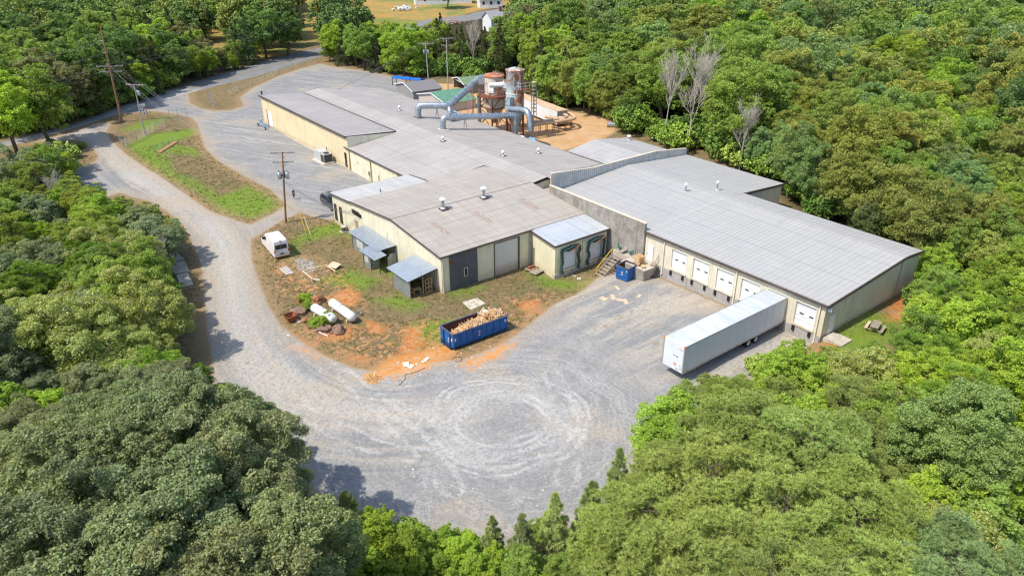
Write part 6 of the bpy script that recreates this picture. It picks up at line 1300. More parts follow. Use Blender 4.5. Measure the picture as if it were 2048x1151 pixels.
# ------------------------------------------------------------------ road paint
def strip(pts,off,w,name,mat,dash=None):
    P=[G(u,v) for u,v in pts]; S=smooth_line([p[:2] for p in P],2); m=MB()
    for i in range(len(S)-1):
        a,b=S[i],S[i+1]; d=b-a; L=np.hypot(*d)
        if L<.05: continue
        d=d/L; n_=np.array([-d[1],d[0]]); q=[a+n_*(off-w/2),b+n_*(off-w/2),b+n_*(off+w/2),a+n_*(off+w/2)]; b_=len(m.v); m.v+=[(k[0],k[1],float(gz(*k))+.05) for k in q]; m.f.append((b_,b_+1,b_+2,b_+3)); m.m.append(0)
    return tag(m.build(name,mat),kind='structure')
MID=[(380,178),(440,160),(500,144),(560,128),(636,106),(700,90),(780,69),(860,46)]
YL=paint('faded_yellow_line',(.45,.33,.12),.8,var=.3,scale=4)
strip(MID,.15,.12,'road_marking',YL); strip(MID,-.15,.12,'road_marking',YL)
# ------------------------------------------------------------------ far houses and clutter
def house(name,lab,cat,c,rz,L,W,h,rise,rm,wm,chim=False):
    t=thing(name,lab,cat,(0,0,0)); m=MB(); e=.4
    m.hexa([(-L/2-e,-W/2-e,h-.1),(L/2+e,-W/2-e,h-.1),(L/2+e,0,h+rise),(-L/2-e,0,h+rise)],[(-L/2-e,-W/2-e,h+.05),(L/2+e,-W/2-e,h+.05),(L/2+e,0,h+rise+.15),(-L/2-e,0,h+rise+.15)])
    m.hexa([(-L/2-e,0,h+rise),(L/2+e,0,h+rise),(L/2+e,W/2+e,h-.1),(-L/2-e,W/2+e,h-.1)],[(-L/2-e,0,h+rise+.15),(L/2+e,0,h+rise+.15),(L/2+e,W/2+e,h+.05),(-L/2-e,W/2+e,h+.05)]); rf=m.build('roof',rm,t)
    m=MB()
    for x in (-L/2,L/2): m.add([(x,-W/2,-1),(x,W/2,-1),(x,W/2,h),(x,0,h+rise),(x,-W/2,h)],[(0,1,2,3,4)])
    for y in (-W/2,W/2): m.add([(-L/2,y,-1),(L/2,y,-1),(L/2,y,h),(-L/2,y,h)],[(0,1,2,3)])
    m.build('wall',wm,t)
    for k in range(3):
        m=MB(); x=-L/2+L*(k+.5)/3; m.box(x-.5,x+.5,-W/2-.06,-W/2,h-2,h-.7); m.build('window',GLASS,t)
    if chim: m=MB(); m.box(-.5,.5,-.5,.4,h+rise-1,h+rise+1.6); m.build('chimney',paint('red_brick',(.35,.12,.07),.9,var=.2),rf)
    t.location=c; t.rotation_euler=(0,0,rz)
HR=paint('grey_shingle_roof',(.30,.30,.31),.9,var=.15); HW=paint('white_siding',(.72,.72,.72),.7)
p=PX(1000,22,'z',7.5); house('farmhouse','white gabled house with grey roof and brick chimney beyond the trees','house',(p[0],p[1],1.5),arm_near+.5,11,7,3.6,2.4,HR,HW,True)
p=PX(885,-3,'z',4); house('white_barn','long low white barn at the far edge of the tan field','barn',(p[0],p[1],2),arm_near+.2,26,9,3.5,1.5,HW,HW)
p=PX(979,5,'z',4); house('white_garage','small white garage beyond the road left of the house','garage',(p[0],p[1],2),arm_near+.2,10,8,3.5,1.5,HW,HW)
r2=random.Random(4); m=MB(); c=G(806,19)
for k in range(60): m.obox((c[0]+r2.gauss(0,3.5),c[1]+r2.gauss(0,2),c[2]+.3+r2.uniform(0,.7)),(r2.uniform(.5,1.6),r2.uniform(.3,1.),r2.uniform(.2,.7)),r2.uniform(0,3),r2.uniform(-.4,.4))
tag(m.build('rubble_pile',HW),'low pile of white rubble out in the tan field','rubble',kind='stuff')
m=MB(); c=G(908,48)
for k in range(30): m.obox((c[0]+r2.gauss(0,2.),c[1]+r2.gauss(0,1.5),c[2]+.4+r2.uniform(0,1.4)),(r2.uniform(.5,2.6),.3,.25),r2.uniform(0,3)); 
tag(m.build('lumber_pile',paint('pinkish_lumber',(.55,.35,.28),.8,var=.3)),'pile of reddish lumber beside the far road','lumber',kind='stuff')
# ------------------------------------------------------------------ trees
TR=np.random.default_rng(42)
def leafmat(name,trans=.3,spread=.28,rough=.55,flower=None):
    t=NT(name); oi=t.n.new('ShaderNodeObjectInfo'); g=t.n.new('ShaderNodeNewGeometry'); rp=g.outputs['Random Per Island']
    n=t.noise(t.pos,.35,2,.5); n2=t.noise(t.pos,1.3,2,.5)
    k=t.math('ADD',t.math('MULTIPLY',rp,.6),t.math('MULTIPLY',n,.8)); f=t.sm(k,.25,1.15,1-spread,1+spread)
    c=t.mix(1.,oi.outputs['Color'],t.comb(f,f,f),'MULTIPLY')
    hs=t.n.new('ShaderNodeHueSaturation'); t.put(hs.inputs['Color'],c); t.put(hs.inputs['Hue'],t.math('ADD',.478,t.math('MULTIPLY',t.math('ADD',t.math('MULTIPLY',rp,.5),t.math('MULTIPLY',n2,.5)),.045))); hs.inputs['Saturation'].default_value=1.; c=hs.outputs[0]
    if flower: c=t.mix(t.math('MULTIPLY',t.math('GREATER_THAN',rp,.80),.8),c,flower)
    b=t.n.new('ShaderNodeBsdfPrincipled'); t.put(b.inputs['Base Color'],c); b.inputs['Roughness'].default_value=rough; b.inputs['Specular IOR Level'].default_value=.35
    tr=t.n.new('ShaderNodeBsdfTranslucent'); t.put(tr.inputs[0],t.mix(1.,c,(1.25,1.35,.6),'MULTIPLY'))
    mx=t.n.new('ShaderNodeMixShader'); mx.inputs[0].default_value=trans; t.t.links.new(b.outputs[0],mx.inputs[1]); t.t.links.new(tr.outputs[0],mx.inputs[2]); t.t.links.new(mx.outputs[0],t.out.inputs[0]); return t.mat
LEAF=leafmat('broad_leaves'); LEAFF=leafmat('flowering_leaves',.3,.25,.5,(.62,.60,.36)); NEEDLE=leafmat('needles',.15,.3,.6); LEAFO=leafmat('tasselled_leaves',.25,.3,.6,(.35,.22,.08))
BARK=paint('bark',(.13,.10,.075),.95,var=.35,scale=2,dirt=(.22,.2,.17),dirtamt=.5); BARKG=paint('grey_dead_bark',(.50,.44,.38),.95,var=.3,scale=2); BARKP=paint('pine_bark',(.10,.075,.055),.95,var=.35,scale=2)
def unit(v): return v/np.maximum(np.linalg.norm(v,axis=-1,keepdims=True),1e-9)
def rdir(n): return unit(TR.normal(size=(n,3)))
def leaves_np(c,nrm,size,asp=.55):
    n=len(c); nrm=unit(nrm); a=unit(np.cross(nrm,rdir(n))); b=np.cross(nrm,a); s=np.asarray(size).reshape(-1,1)*np.ones((n,1))
    bend=nrm*s*.18
    v=np.stack([c-a*s-bend,c-b*s*asp+bend,c+a*s-bend,c+b*s*asp+bend],1)
    return v.reshape(-1,3)
def mesh_np(name,v,nv,mats,extra=None):
    """v: N*nv verts making N islands of one face each; extra: (verts,faces) of trunk with material 1"""
    n=len(v)//nv; fi=np.arange(n*nv).reshape(n,nv)
    V=v; ev,ef=(extra if extra else ([],[]))
    me=bpy.data.meshes.new(name); tv=len(V)+len(ev); me.vertices.add(tv)
    co=np.concatenate([V,np.array(ev).reshape(-1,3)]) if len(ev) else V
    me.vertices.foreach_set('co',co.astype(np.float32).ravel())
    loops=fi.ravel().tolist(); starts=(np.arange(n)*nv).tolist(); tot=[nv]*n
    for f in ef: starts.append(len(loops)); tot.append(len(f)); loops+=[len(V)+i for i in f]
    me.loops.add(len(loops)); me.loops.foreach_set('vertex_index',loops); me.polygons.add(len(starts)); me.polygons.foreach_set('loop_start',starts); me.polygons.foreach_set('loop_total',tot)
    if ef: me.polygons.foreach_set('material_index',[0]*n+[1]*len(ef))
    for m in mats: me.materials.append(m)
    me.update(calc_edges=True); return me
def limbs_mesh(base_r,H,targets,bark,name,r0=.3,up=.35):
    m=MB(); top=H*.8
    m.path([(0,0,-.4),(base_r*.2,.1,H*.3),(0,base_r*.3,H*.55),(0,0,top)],[r0*1.25,r0,r0*.7,r0*.2],8)
    for t_ in targets:
        z=H*(.28+.4*TR.random()); s=Vector((0,base_r*.1,min(z,t_[2]*.85))); e=Vector(t_); mid=s.lerp(e,.5)+Vector((0,0,(e-s).length*.12)); m.path([s,mid,e],[r0*.42,r0*.25,r0*.06],5,False)
    return m
def make_broadleaf(name,R,H,nclump,nleaf,ls,crown_low=.3,flat=.8,lean=0,mat=None,fill=.25,clr=(.17,.30),joined=False,up=.5,trunk=True,droop=0.):
    """unit tree of radius R, height H; crown spans crown_low*H..H"""
    cz=H*(1+crown_low)/2; rz=H*(1-crown_low)/2
    d=rdir(nclump*4); d=d[d[:,2]>-.55][:nclump]; n=len(d)
    ph=TR.uniform(0,6.28,(4,)); lob=1+.16*np.sin(3*np.arctan2(d[:,1],d[:,0])+ph[0])+.12*np.sin(5*np.arctan2(d[:,1],d[:,0])+ph[1]+3*d[:,2])
    rad=(TR.uniform(.55,1.,n)**.6)*lob; cr=R*TR.uniform(clr[0],clr[1],n)
    C=np.stack([d[:,0]*(R-cr*.5)*rad,d[:,1]*(R-cr*.5)*rad,cz+d[:,2]*(rz-cr*.45)*rad],1)
    sub=9; ns=n*sub; si=np.repeat(np.arange(n),sub); sd_=unit(rdir(ns)+.6*d[si]+np.array([0,0,up])); scr=cr[si]*TR.uniform(.26,.56,ns)
    SCn=C[si]+sd_*cr[si][:,None]*TR.uniform(.55,1.12,(ns,1))*np.array([1,1,flat]); SCn[:,2]-=droop*TR.random(ns)*cr[si]
    w_=scr**2; cnt=np.maximum(1,(nleaf*(1-fill)*w_/w_.sum()).astype(int)); idx=np.repeat(np.arange(ns),cnt); N=len(idx)
    q=unit(rdir(N)+.35*sd_[idx]+np.array([0,0,up*.7])); sh=TR.uniform(.35,1.12,(N,1))**.6
    P=SCn[idx]+q*scr[idx][:,None]*sh*np.array([1,1,.72]); 
    nr=q*.45+rdir(N)*.8+np.array([0,0,.5]); S=ls*TR.uniform(.55,1.35,N)
    M=int(nleaf*fill); fd=rdir(M); fr=TR.uniform(.3,.85,(M,1)); F=np.array([0,0,cz])+fd*fr*np.array([R*.85,R*.85,rz*.85]); fn=rdir(M)+np.array([0,0,.5])
    V=leaves_np(np.concatenate([P,F]),np.concatenate([nr,fn]),np.concatenate([S,ls*TR.uniform(1.,1.8,M)]))
    tg=C[TR.choice(n,min(n,12),False)]
    lm=limbs_mesh(R,H,tg,BARK,name,r0=.045*R+.06)
    mt=mat or LEAF
    if joined: return mesh_np(name,V,4,[mt,BARK],(lm.v,lm.f)),None
    me=mesh_np(name,V,4,[mt])
    tm=bpy.data.meshes.new(name+'_trunk'); tm.from_pydata(lm.v,[],lm.f); tm.materials.append(BARK); return me,tm
def make_pine(name,R,H,low,ntuft,nneed,nl,shape='round',mat=None,wid=.03,joined=False,bark=None,puffs=70):
    P=[];D=[];m=MB(); m.path([(0,0,-.4),(.1,0,H*.5),(0,0,H*.9)],[.018*H,.012*H,.015],8)
    per=max(4,int(ntuft/puffs)); cz=H*(1+low)/2; rz=H*(1-low)/2
    for k in range(puffs):
        if shape=='round':
            d=rdir(1)[0]
            while d[2]<-.6: d=rdir(1)[0]
            rad=TR.uniform(.35,1.)**.6; c=np.array([d[0]*R*rad*.9,d[1]*R*rad*.9,cz+d[2]*rz*rad*.9]); pr=R*TR.uniform(.11,.24); s=np.array([0,0,max(.5,c[2]-math.hypot(c[0],c[1])*.55)]); fl=.62; upb=.75
        else:
            f=TR.random()**1.25; z=H*(low+(1-low)*f); rr=(R*(1-f)**.85*.95+.04)*TR.uniform(.45,1.08); a=TR.uniform(0,6.283); c=np.array([math.cos(a)*rr,math.sin(a)*rr,z]); pr=max(.12,R*.2*(1-f*.75)); s=np.array([0,0,z-.2*rr]); fl=.8; upb=.45
        m.path([tuple(s),tuple((s+c)/2+np.array([0,0,-.04*R])),tuple(c-np.array([0,0,pr*.3]))],[.006*R+.012,.005*R+.008,.006],4,False)
        dd=unit(rdir(per)+np.array([0,0,.55])+ (c-np.array([0,0,cz]))/R*.5); np_=max(5,int(per*(pr/(R*.175))**2)) if shape=='round' else per; dd=unit(rdir(np_)+np.array([0,0,.5])+(c-np.array([0,0,cz]))/R*.5); q=c+dd*pr*TR.uniform(.35,1.1,(np_,1))*np.array([1,1,fl]); P.append(q); D.append(unit(dd+np.array([0,0,upb])))
    P=np.concatenate(P);D=np.concatenate(D); N=len(P)
    idx=np.repeat(np.arange(N),nneed); q=unit(D[idx]*.8+rdir(len(idx))*.85); L=nl*TR.uniform(.7,1.2,(len(idx),1)); w=unit(np.cross(q,rdir(len(idx))))*wid
    b=P[idx]; V=np.stack([b-w,b+w,b+q*L+w*.4],1).reshape(-1,3)
    if joined: return mesh_np(name,V,3,[mat or NEEDLE,bark or BARKP],(m.v,m.f)),None
    me=mesh_np(name,V,3,[mat or NEEDLE]); tm=bpy.data.meshes.new(name+'_trunk'); tm.from_pydata(m.v,[],m.f); tm.materials.append(bark or BARKP); return me,tm
def make_dead(name,H,seed,spread=.5,levels=4,nb=9):
    r=random.Random(seed); m=MB()
    def grow(p,d,L,rad,lv):
        P=[p];q=p;dd=d
        for k in range(4): dd=(dd+Vector((r.uniform(-.12,.12),r.uniform(-.12,.12),.05))).normalized(); q=q+dd*L/4; P.append(q)
        m.path(P,[rad*(1-.2*i)+.006 for i in range(5)],5 if lv<2 else 4,False)
        if lv<levels:
            for k in range(nb if lv==0 else 5):
                f=r.uniform(.3,1.) if lv==0 else r.uniform(.25,1.); i=min(3,int(f*4)); s=P[i].lerp(P[i+1],f*4-i); a=r.uniform(0,6.28)
                nd=(dd*.9+Vector((math.cos(a),math.sin(a),.25))*spread).normalized(); grow(s,nd,L*(.42 if lv==0 else .6)*r.uniform(.7,1.15),rad*(.4 if lv==0 else .5),lv+1)
    grow(Vector((0,0,-.3)),Vector((0,0,1)),H*.72,.0115*H,0)
    me=bpy.data.meshes.new(name); me.from_pydata([tuple(v) for v in m.v],[],m.f); me.materials.append(BARKG); return me
PROTO={}
def reg(key,me,tm,R,H,name,cat,parts=True): PROTO[key]=dict(me=me,tm=tm,R=R,H=H,name=name,cat=cat)
# near, detailed
for i in range(3): reg(f'oak{i}',*make_broadleaf('oak_crown',5.,12.,130,105000,.088,.16,.72,clr=(.12,.24),fill=.13),5.,12.,'oak_tree','tree')
for i in range(2): reg(f'flow{i}',*make_broadleaf('flowering_crown',4.,9.,80,52000,.085,.06,.8,mat=LEAFF,fill=.16),4.,9.,'flowering_tree','tree')
for i in range(3): reg(f'near{i}',*make_broadleaf('leafy_crown',3.,8.,70,34000,.085,.04,.85,fill=.16,clr=(.15,.3)),3.,8.,'leafy_tree','tree')
for i in range(3): reg(f'pine{i}',*make_pine('pine_crown',4.2,12.,.2,5600,17,.25,'round',wid=.02,puffs=105),4.2,12.,'pine_tree','tree')
for i in range(2): reg(f'spine{i}',*make_pine('young_pine_crown',1.7,6.,.1,1500,20,.28,'cone',wid=.022,puffs=120),1.7,6.,'young_pine','tree')
# middle distance
for i in range(4): reg(f'mid{i}',*make_broadleaf('leafy_crown',4.6,13.,85,44000,.112,.1,.78,fill=.13,clr=(.14,.29)),4.6,13.,'broadleaf_tree','tree')
for i in range(2): reg(f'tas{i}',*make_broadleaf('tasselled_crown',4.2,10.,70,30000,.12,.1,.8,mat=LEAFO,fill=.2,droop=.5),4.2,10.,'tasselled_tree','tree')
for i in range(2): reg(f'cedar{i}',*make_pine('cedar_crown',2.9,12.,.04,4200,7,.30,'cone',wid=.06,bark=BARK,puffs=130),2.6,12.,'cedar_tree','tree')
for i in range(2): reg(f'sweep{i}',*make_pine('sweeping_crown',3.6,11.,.08,3200,10,.34,'round',wid=.045,mat=LEAF,bark=BARK,puffs=85),3.6,11.,'feathery_tree','tree')
for i in range(3): reg(f'lush{i}',*make_broadleaf('leafy_crown',4.2,9.,100,60000,.09,.05,.8,fill=.14,clr=(.13,.27)),4.2,9.,'spreading_tree','tree')
# far
for i in range(5): reg(f'far{i}',*make_broadleaf('broadleaf_tree',5.,14.,70,24000,.165,.1,.78,fill=.11,clr=(.15,.3),joined=True),5.,14.,'broadleaf_tree','tree')
for i in range(2): reg(f'bush{i}',*make_broadleaf('leafy_bush',1.6,2.2,26,3200,.12,.0,.8,fill=.15,clr=(.25,.42),joined=True),1.6,2.2,'leafy_bush','bush')
for i in range(2): reg(f'dead{i}',make_dead('bare_tree',16.,11+i,.5+.3*i,4,11),None,3.,16.,'bare_tree','tree')
NT_=[0]
def plant(key,x,y,s,col,label,group=None,sz=None,z=None,rz=None):
    P=PROTO[key]; zz=float(gz(x,y)) if z is None else z; rz=TR.uniform(0,6.28) if rz is None else rz
    j=1.+TR.uniform(-.1,.1,3)+TR.uniform(-.12,.12) ; cj=(col[0]*j[0],col[1]*(j[0]+j[1])/2,col[2]*j[2],1)
    if P['tm'] is None:
        o=link(P['name'],P['me']); o.color=cj; root=o
    else:
        root=bpy.data.objects.new(P['name'],None); COL.objects.link(root); root.empty_display_size=.3
        c=bpy.data.objects.new('crown',P['me']); COL.objects.link(c); c.parent=root; c.color=cj
        k=bpy.data.objects.new('trunk',P['tm']); COL.objects.link(k); k.parent=root
    root.location=(x,y,zz); root.rotation_euler=(0,0,rz); root.scale=(s,s,sz or s)
    tag(root,label,P['cat'],group); NT_[0]+=1; return root
# clear regions of the view, as outlines on the photograph; nothing tall may stand in front of them
CLEAR=[np.array(k,float) for k in [
 [(-300,330),(-60,290),(0,272),(60,262),(150,240),(243,208),(345,172),(485,132),(570,112),(642,94),(642,122),(690,130),(745,140),(800,150),(850,152),(900,150),(945,165),(960,158),(975,148),(1012,150),(1010,132),(1050,132),(1066,160),(1070,195),(1140,215),
  (1190,232),(1226,240),(1240,264),(1300,280),(1345,296),(1380,297),(1450,325),(1573,367),(1568,395),(1640,430),(1840,503),(1828,530),(1806,570),(1812,610),(1800,650),(1770,668),(1730,670),(1690,700),(1640,690),(1618,684),(1600,668),(1572,665),(1530,700),(1465,735),(1420,742),(1370,752),
  (1325,775),(1305,800),(1285,850),(1278,905),(1240,935),(1210,965),(1130,990),(1075,1022),(1055,1048),(985,1035),(930,1045),(860,1052),(800,1030),(755,1008),(700,1005),(655,995),(625,965),(600,905),(580,862),(540,842),(500,795),(440,765),(425,735),(405,705),(372,715),(352,690),(352,640),(345,600),(345,560),
  (345,525),(374,492),(382,468),(352,432),(330,425),(280,398),(235,380),(200,372),(170,362),(152,345),(140,335),(172,308),(160,290),(90,286),(0,300),(-300,400)],
 [(605,-80),(640,-80),(637,40),(640,92),(596,96),(600,60)],[(690,-80),(860,-80),(862,30),(838,48),(800,42),(765,34),(730,36),(706,22)],[(398,56),(438,58),(452,92),(428,94)],[(512,88),(556,86),(560,106),(520,104)],[(885,22),(985,-80),(1040,-80),(1020,26),(985,40),(900,56)]]]
BOX=[(c[:,0].min(),c[:,0].max(),c[:,1].min(),c[:,1].max()) for c in CLEAR]
def inpoly(P,pt):
    x,y=pt[:,0],pt[:,1]; ins=np.zeros(len(pt),bool); n=len(P); a=P; b=np.roll(P,-1,0)
    for i in range(n):
        c=((a[i,1]>y)!=(b[i,1]>y)); 
        if not c.any(): continue
        xi=(b[i,0]-a[i,0])*(y-a[i,1])/(b[i,1]-a[i,1]+1e-12)+a[i,0]; ins^=c&(x<xi)
    return ins
DIRS=np.array([[math.cos(a)*math.cos(b),math.sin(a)*math.cos(b),math.sin(b)] for b in (-.5,0,.5,1.05) for a in np.linspace(0,6.283,9)[:-1]]+[[0,0,1],[0,0,0]])
RU0,RV0,RST=-330,-130,3
_gu,_gv=np.meshgrid(np.arange(RU0,2420,RST),np.arange(RV0,1500,RST)); _pt=np.stack([_gu.ravel(),_gv.ravel()],1).astype(float)
CM=np.zeros(len(_pt),bool)
for c in CLEAR: CM|=inpoly(c,_pt)
CM=CM.reshape(_gu.shape); COV=np.zeros(_gu.shape,bool)
def clear_at(q):
    i=((q[:,1]-RV0)/RST).astype(int); j=((q[:,0]-RU0)/RST).astype(int); ok=(i>=0)&(i<CM.shape[0])&(j>=0)&(j<CM.shape[1]); r=np.zeros(len(q),bool); r[ok]=CM[i[ok],j[ok]]; return r
def blocked(x,y,R,H,k=.95):
    z=float(gz(x,y)); P=np.array([x,y,z+H*.55])+DIRS*np.array([R*k,R*k,H*.44]); P=np.concatenate([P,[[x,y,z+.2],[x,y,z+H*.3]]])
    return clear_at(proj(P)[:,:2]).any()
FRONT=[]   # things that trees stand behind, never in front of
for pts_,base_ in [([(836,84),(908,70),(905,185),(846,172)],(857,163)),([(188,45),(225,45),(262,250),(232,250)],(244,244)),([(245,165),(292,165),(302,272),(272,272)],(290,269)),([(1272,105),(1415,105),(1412,300),(1290,300)],(1340,292)),([(925,62),(975,62),(965,160),(940,160)],(948,157)),([(1440,75),(1530,90),(1540,220),(1470,320)],(1500,375)),([(690,-60),(860,-60),(862,50),(690,40)],(860,120))]:
    g_=G(*base_); FRONT.append((np.array(pts_,float),math.hypot(g_[0]-CAM[0],g_[1]-CAM[1])))
def infront(x,y,R,H,d):
    z=float(gz(x,y)); q=None
    for P_,dd_ in FRONT:
        if d>dd_+14: continue
        if q is None: q=proj(np.array([x,y,z+H*.55])+DIRS*np.array([R*.85,R*.85,H*.44]))[:,:2]
        if inpoly(P_,q).any(): return True
    return False
def cover(x,y,R,H,mark=True):
    """share of the crown's outline in the picture not yet hidden by nearer crowns; marks it"""
    z=float(gz(x,y)); c=proj(np.array([x,y,z+H*.58])); k=FOC/max(c[2],1); ru=R*k; rv=max(R*.55,H*.40)*k
    u0,u1=c[0]-ru,c[0]+ru; v0,v1=c[1]-rv,c[1]+rv
    u0=max(u0,0);u1=min(u1,2048);v0=max(v0,0);v1=min(v1,1151)
    if u1<=u0 or v1<=v0: return -1
    j0,j1=int((u0-RU0)/RST),int((u1-RU0)/RST)+1; i0,i1=int((v0-RV0)/RST),int((v1-RV0)/RST)+1
    A=COV[i0:i1,j0:j1]; gu=_gu[i0:i1,j0:j1]; gv=_gv[i0:i1,j0:j1]; e=((gu-c[0])/ru)**2+((gv-c[1])/rv)**2
    m=e<1
    if not m.any(): return 0
    f=1-(A&m).sum()/m.sum()
    if mark: COV[i0:i1,j0:j1]|=(e<.62)
    return f
PLACED=[]
def free(x,y,R,gap):
    if not PLACED: return True
    A=np.array(PLACED); return not ((A[:,0]-x)**2+(A[:,1]-y)**2<((A[:,2]+R)*gap)**2).any()
def inside_site(x,y): return (-125<x<1 and -1<y<19) or (-60<x<-42 and 0<y<32) or (-140<x<-75 and 15<y<48) or (-43<x<-24 and 18<y<29)
# colours
OAK=(.285,.325,.15); OLIVE=(.33,.35,.08); PINE=(.34,.41,.10); BRIGHT=(.36,.48,.06); MIDG=(.285,.385,.075); DEEP=(.19,.285,.07); BLUEG=(.26,.36,.13); YG=(.39,.44,.10); CEDAR=(.17,.185,.07); GREYG=(.31,.35,.18); KHAKI=(.29,.28,.12)
def spot(u,v,h): p=PX(u,v,'z',h); return p[0],p[1]
HAND=[ # key, crown-top pixel, top height, scale, colour, label
 ('oak0',330,770,12.5,1.05,OAK,'large grey-green oak rising highest on the lower left beside the driveway curve'),('oak1',150,860,13,1.1,OAK,'broad grey-green oak filling the left edge below the flowering trees'),('oak2',440,850,12.5,1.0,OAK,'grey-green oak with crown reaching furthest over the driveway bend'),
 ('oak0',560,905,11.5,.95,OAK,'grey-green oak at the lower edge of the gravel, rightmost of the oaks'),('oak1',300,960,13,1.1,OAK,'huge grey-green oak at the bottom left centre'),('oak2',60,1010,13,1.1,OAK,'grey-green oak in the bottom left corner'),('oak0',520,1050,12.5,1.0,OAK,'grey-green oak cut by the bottom edge left of the saplings'),
 ('oak1',180,1120,13,1.1,OAK,'low grey-green oak cut by the bottom edge near the left corner'),('oak2',400,1130,13,1.1,OAK,'grey-green oak cut by the bottom edge below the deep shadow gap'),
 ('flow0',250,545,10,1.15,YG,'cream flowering tree with pale tufts left of the driveway verge'),('flow1',95,590,10.5,1.2,YG,'cream flowering tree at the left edge above the grey-green oaks'),('flow0',200,660,8,1.0,YG,'lower cream flowering tree between the verge and the oaks'),
 ('sweep0',300,690,7.5,.8,BRIGHT,'feathery yellow-green tree at the verge beside the shaded driveway'),('sweep1',330,540,8,.95,(.2,.3,.05),'dark feathery green tree leaning over the concrete slabs on the verge'),
 ('near0',1360,790,6.5,1.25,BRIGHT,'bright fresh green tree in front of the trailer at the gravel edge'),('pine0',1500,800,10.5,1.15,PINE,'tall olive pine just below the trailer'),('pine1',1430,900,11.5,1.2,PINE,'broad olive pine at the centre of the lower right cluster'),
 ('pine2',1640,830,11.5,1.1,PINE,'olive pine right of the pine below the trailer'),('pine0',1300,985,10.5,1.1,PINE,'olive pine at the left front of the lower right cluster'),('pine1',1580,960,12,1.2,PINE,'olive pine in the middle of the bottom right cluster'),('pine2',1740,960,11.5,1.1,PINE,'grey-olive pine right of the central pines'),
 ('pine0',1420,1060,12,1.1,PINE,'olive pine cut by the bottom edge, left of the bottom pines'),('pine1',1700,1080,12,1.2,PINE,'olive pine cut by the bottom edge right of centre'),('pine2',1950,1080,11,1.1,(.27,.35,.13),'bluish pine in the bottom right corner'),('pine1',1560,1110,12,1.1,PINE,'olive pine at the bottom edge between two others'),
 ('near1',1560,690,4.5,.95,MIDG,'broad-leaved dark sapling overlapping the trailer tyres'),('near2',1640,745,5.5,.95,BRIGHT,'leafy green tree in front of the warehouse corner'),('flow1',1745,705,6,.85,YG,'pale flowering bush-like tree below the picnic table'),('flow0',1910,1030,7,.8,YG,'cream blossomed tree between the bottom right pines'),
 ('sweep0',1900,700,8,1.1,BRIGHT,'feathery bright green tree right of the picnic table'),('sweep1',1830,780,8,1.05,(.25,.36,.06),'feathery green tree below the pale flowering tree'),('oak0',1960,790,10,.85,(.25,.34,.11),'grey-green drooping tree at the right edge'),
 ('near0',1870,560,7,1.2,BRIGHT,'bright green tree touching the far corner of the warehouse'),('near2',1960,600,8,1.3,BRIGHT,'bright green tree at the right edge beyond the warehouse corner'),
 ('tas0',1760,330,11,1.15,(.18,.27,.08),'brown tasselled green tree behind the warehouse ridge'),
 ('cedar0',482,18,15,1.05,(.11,.19,.06),'dark conical evergreen beside the tan lawn above the road'),('cedar1',862,2,15,1.15,DEEP,'dark green cedar standing at the edge of the far field'),('cedar0',935,2,15,1.2,CEDAR,'dark cedar in front of the white house'),
 ('near0',2000,905,7,1.1,BRIGHT,'bright green tree at the right edge below the drooping grey-green tree'),('near2',1985,985,6,1.,MIDG,'mid-green tree at the right edge beside the cream blossomed tree'),('near1',1085,1000,4,.9,BRIGHT,'small bright sapling at the bottom rim of the gravel'),('spine0',1185,965,6,.9,(.42,.48,.18),'slender young pine at the right of the gravel rim'),('spine1',1240,900,6,.8,(.42,.48,.18),'small dark young pine beside the bright green tree'),('spine0',1045,1030,5,.8,(.42,.48,.18),'young pine at the bottom centre of the gravel rim'),('spine1',1110,990,5.5,.9,(.42,.48,.18),'young pine right of the bright sapling'),('spine1',985,1035,4.5,.7,(.42,.48,.18),'smallest young pine at the bottom centre'),('spine0',690,985,4.5,.9,(.42,.48,.18),'young pine at the left foot of the gravel rim')]
HANDS=[]
for key,u,v,h,s,col,lab in HAND:
    P=PROTO[key]; s=h/P['H'] if s is None else s; 
    for it in range(4):
        p=PX(u,v,'z',float(gz(*spot(u,v,h)))+h)
    # crown top projected pixel is (u,v)
    sz=h/P['H']; R=P['R']*s
    x,y=float(p[0]),float(p[1])
    s0=s
    for _ in range(14):
        if 'spine' in key or not blocked(x,y,R,h,.8): break
        R*=.93; s*=.93
    sz*=(s/s0)**.6; plant(key,x,y,s,col,lab,None,sz); PLACED.append((x,y,R*.9)); HANDS.append((x,y,R,h))
# grown-in woods: zones decide kind, size and colour
def zone(u,v,d):
    if v>150 and u<640:
        if v>700: return 'oaks'
        if u<420 and v>470: return 'leftmid'
        if u<420 and v>290: return 'leftup'
        return 'roadtop'
    if v>930 and u<1250: return 'rim'
    if u>1180 and v>700 and u<1900: return 'pines'
    if u>1500 and v>500: return 'rightmid'
    if u<640: return 'roadtop'
    if u<1130: return 'backrow'
    return 'wood'
ZL=dict(oaks=('oak_tree grey','grey-green oak in the lower left wood','grey-green oaks on the lower left'),leftmid=('','leafy green tree in the wood left of the driveway','trees left of the driveway'),leftup=('','mixed green tree near the small gravel apron left of the driveway','trees by the gravel apron'),
 roadtop=('','roadside wood tree on the far side of the paved road','trees beyond the road'),rim=('','small fresh green sapling along the bottom rim of the gravel','saplings along the gravel rim'),pines=('','olive pine in the lower right pine stand','pines on the lower right'),
 rightmid=('','bright green tree in the wood right of the warehouse end','trees right of the warehouse'),backrow=('','tree in the row behind the gravel yard and silos','trees behind the gravel yard'),wood=('','broadleaf tree in the dense wood behind the warehouse','trees in the wood behind the warehouse'))
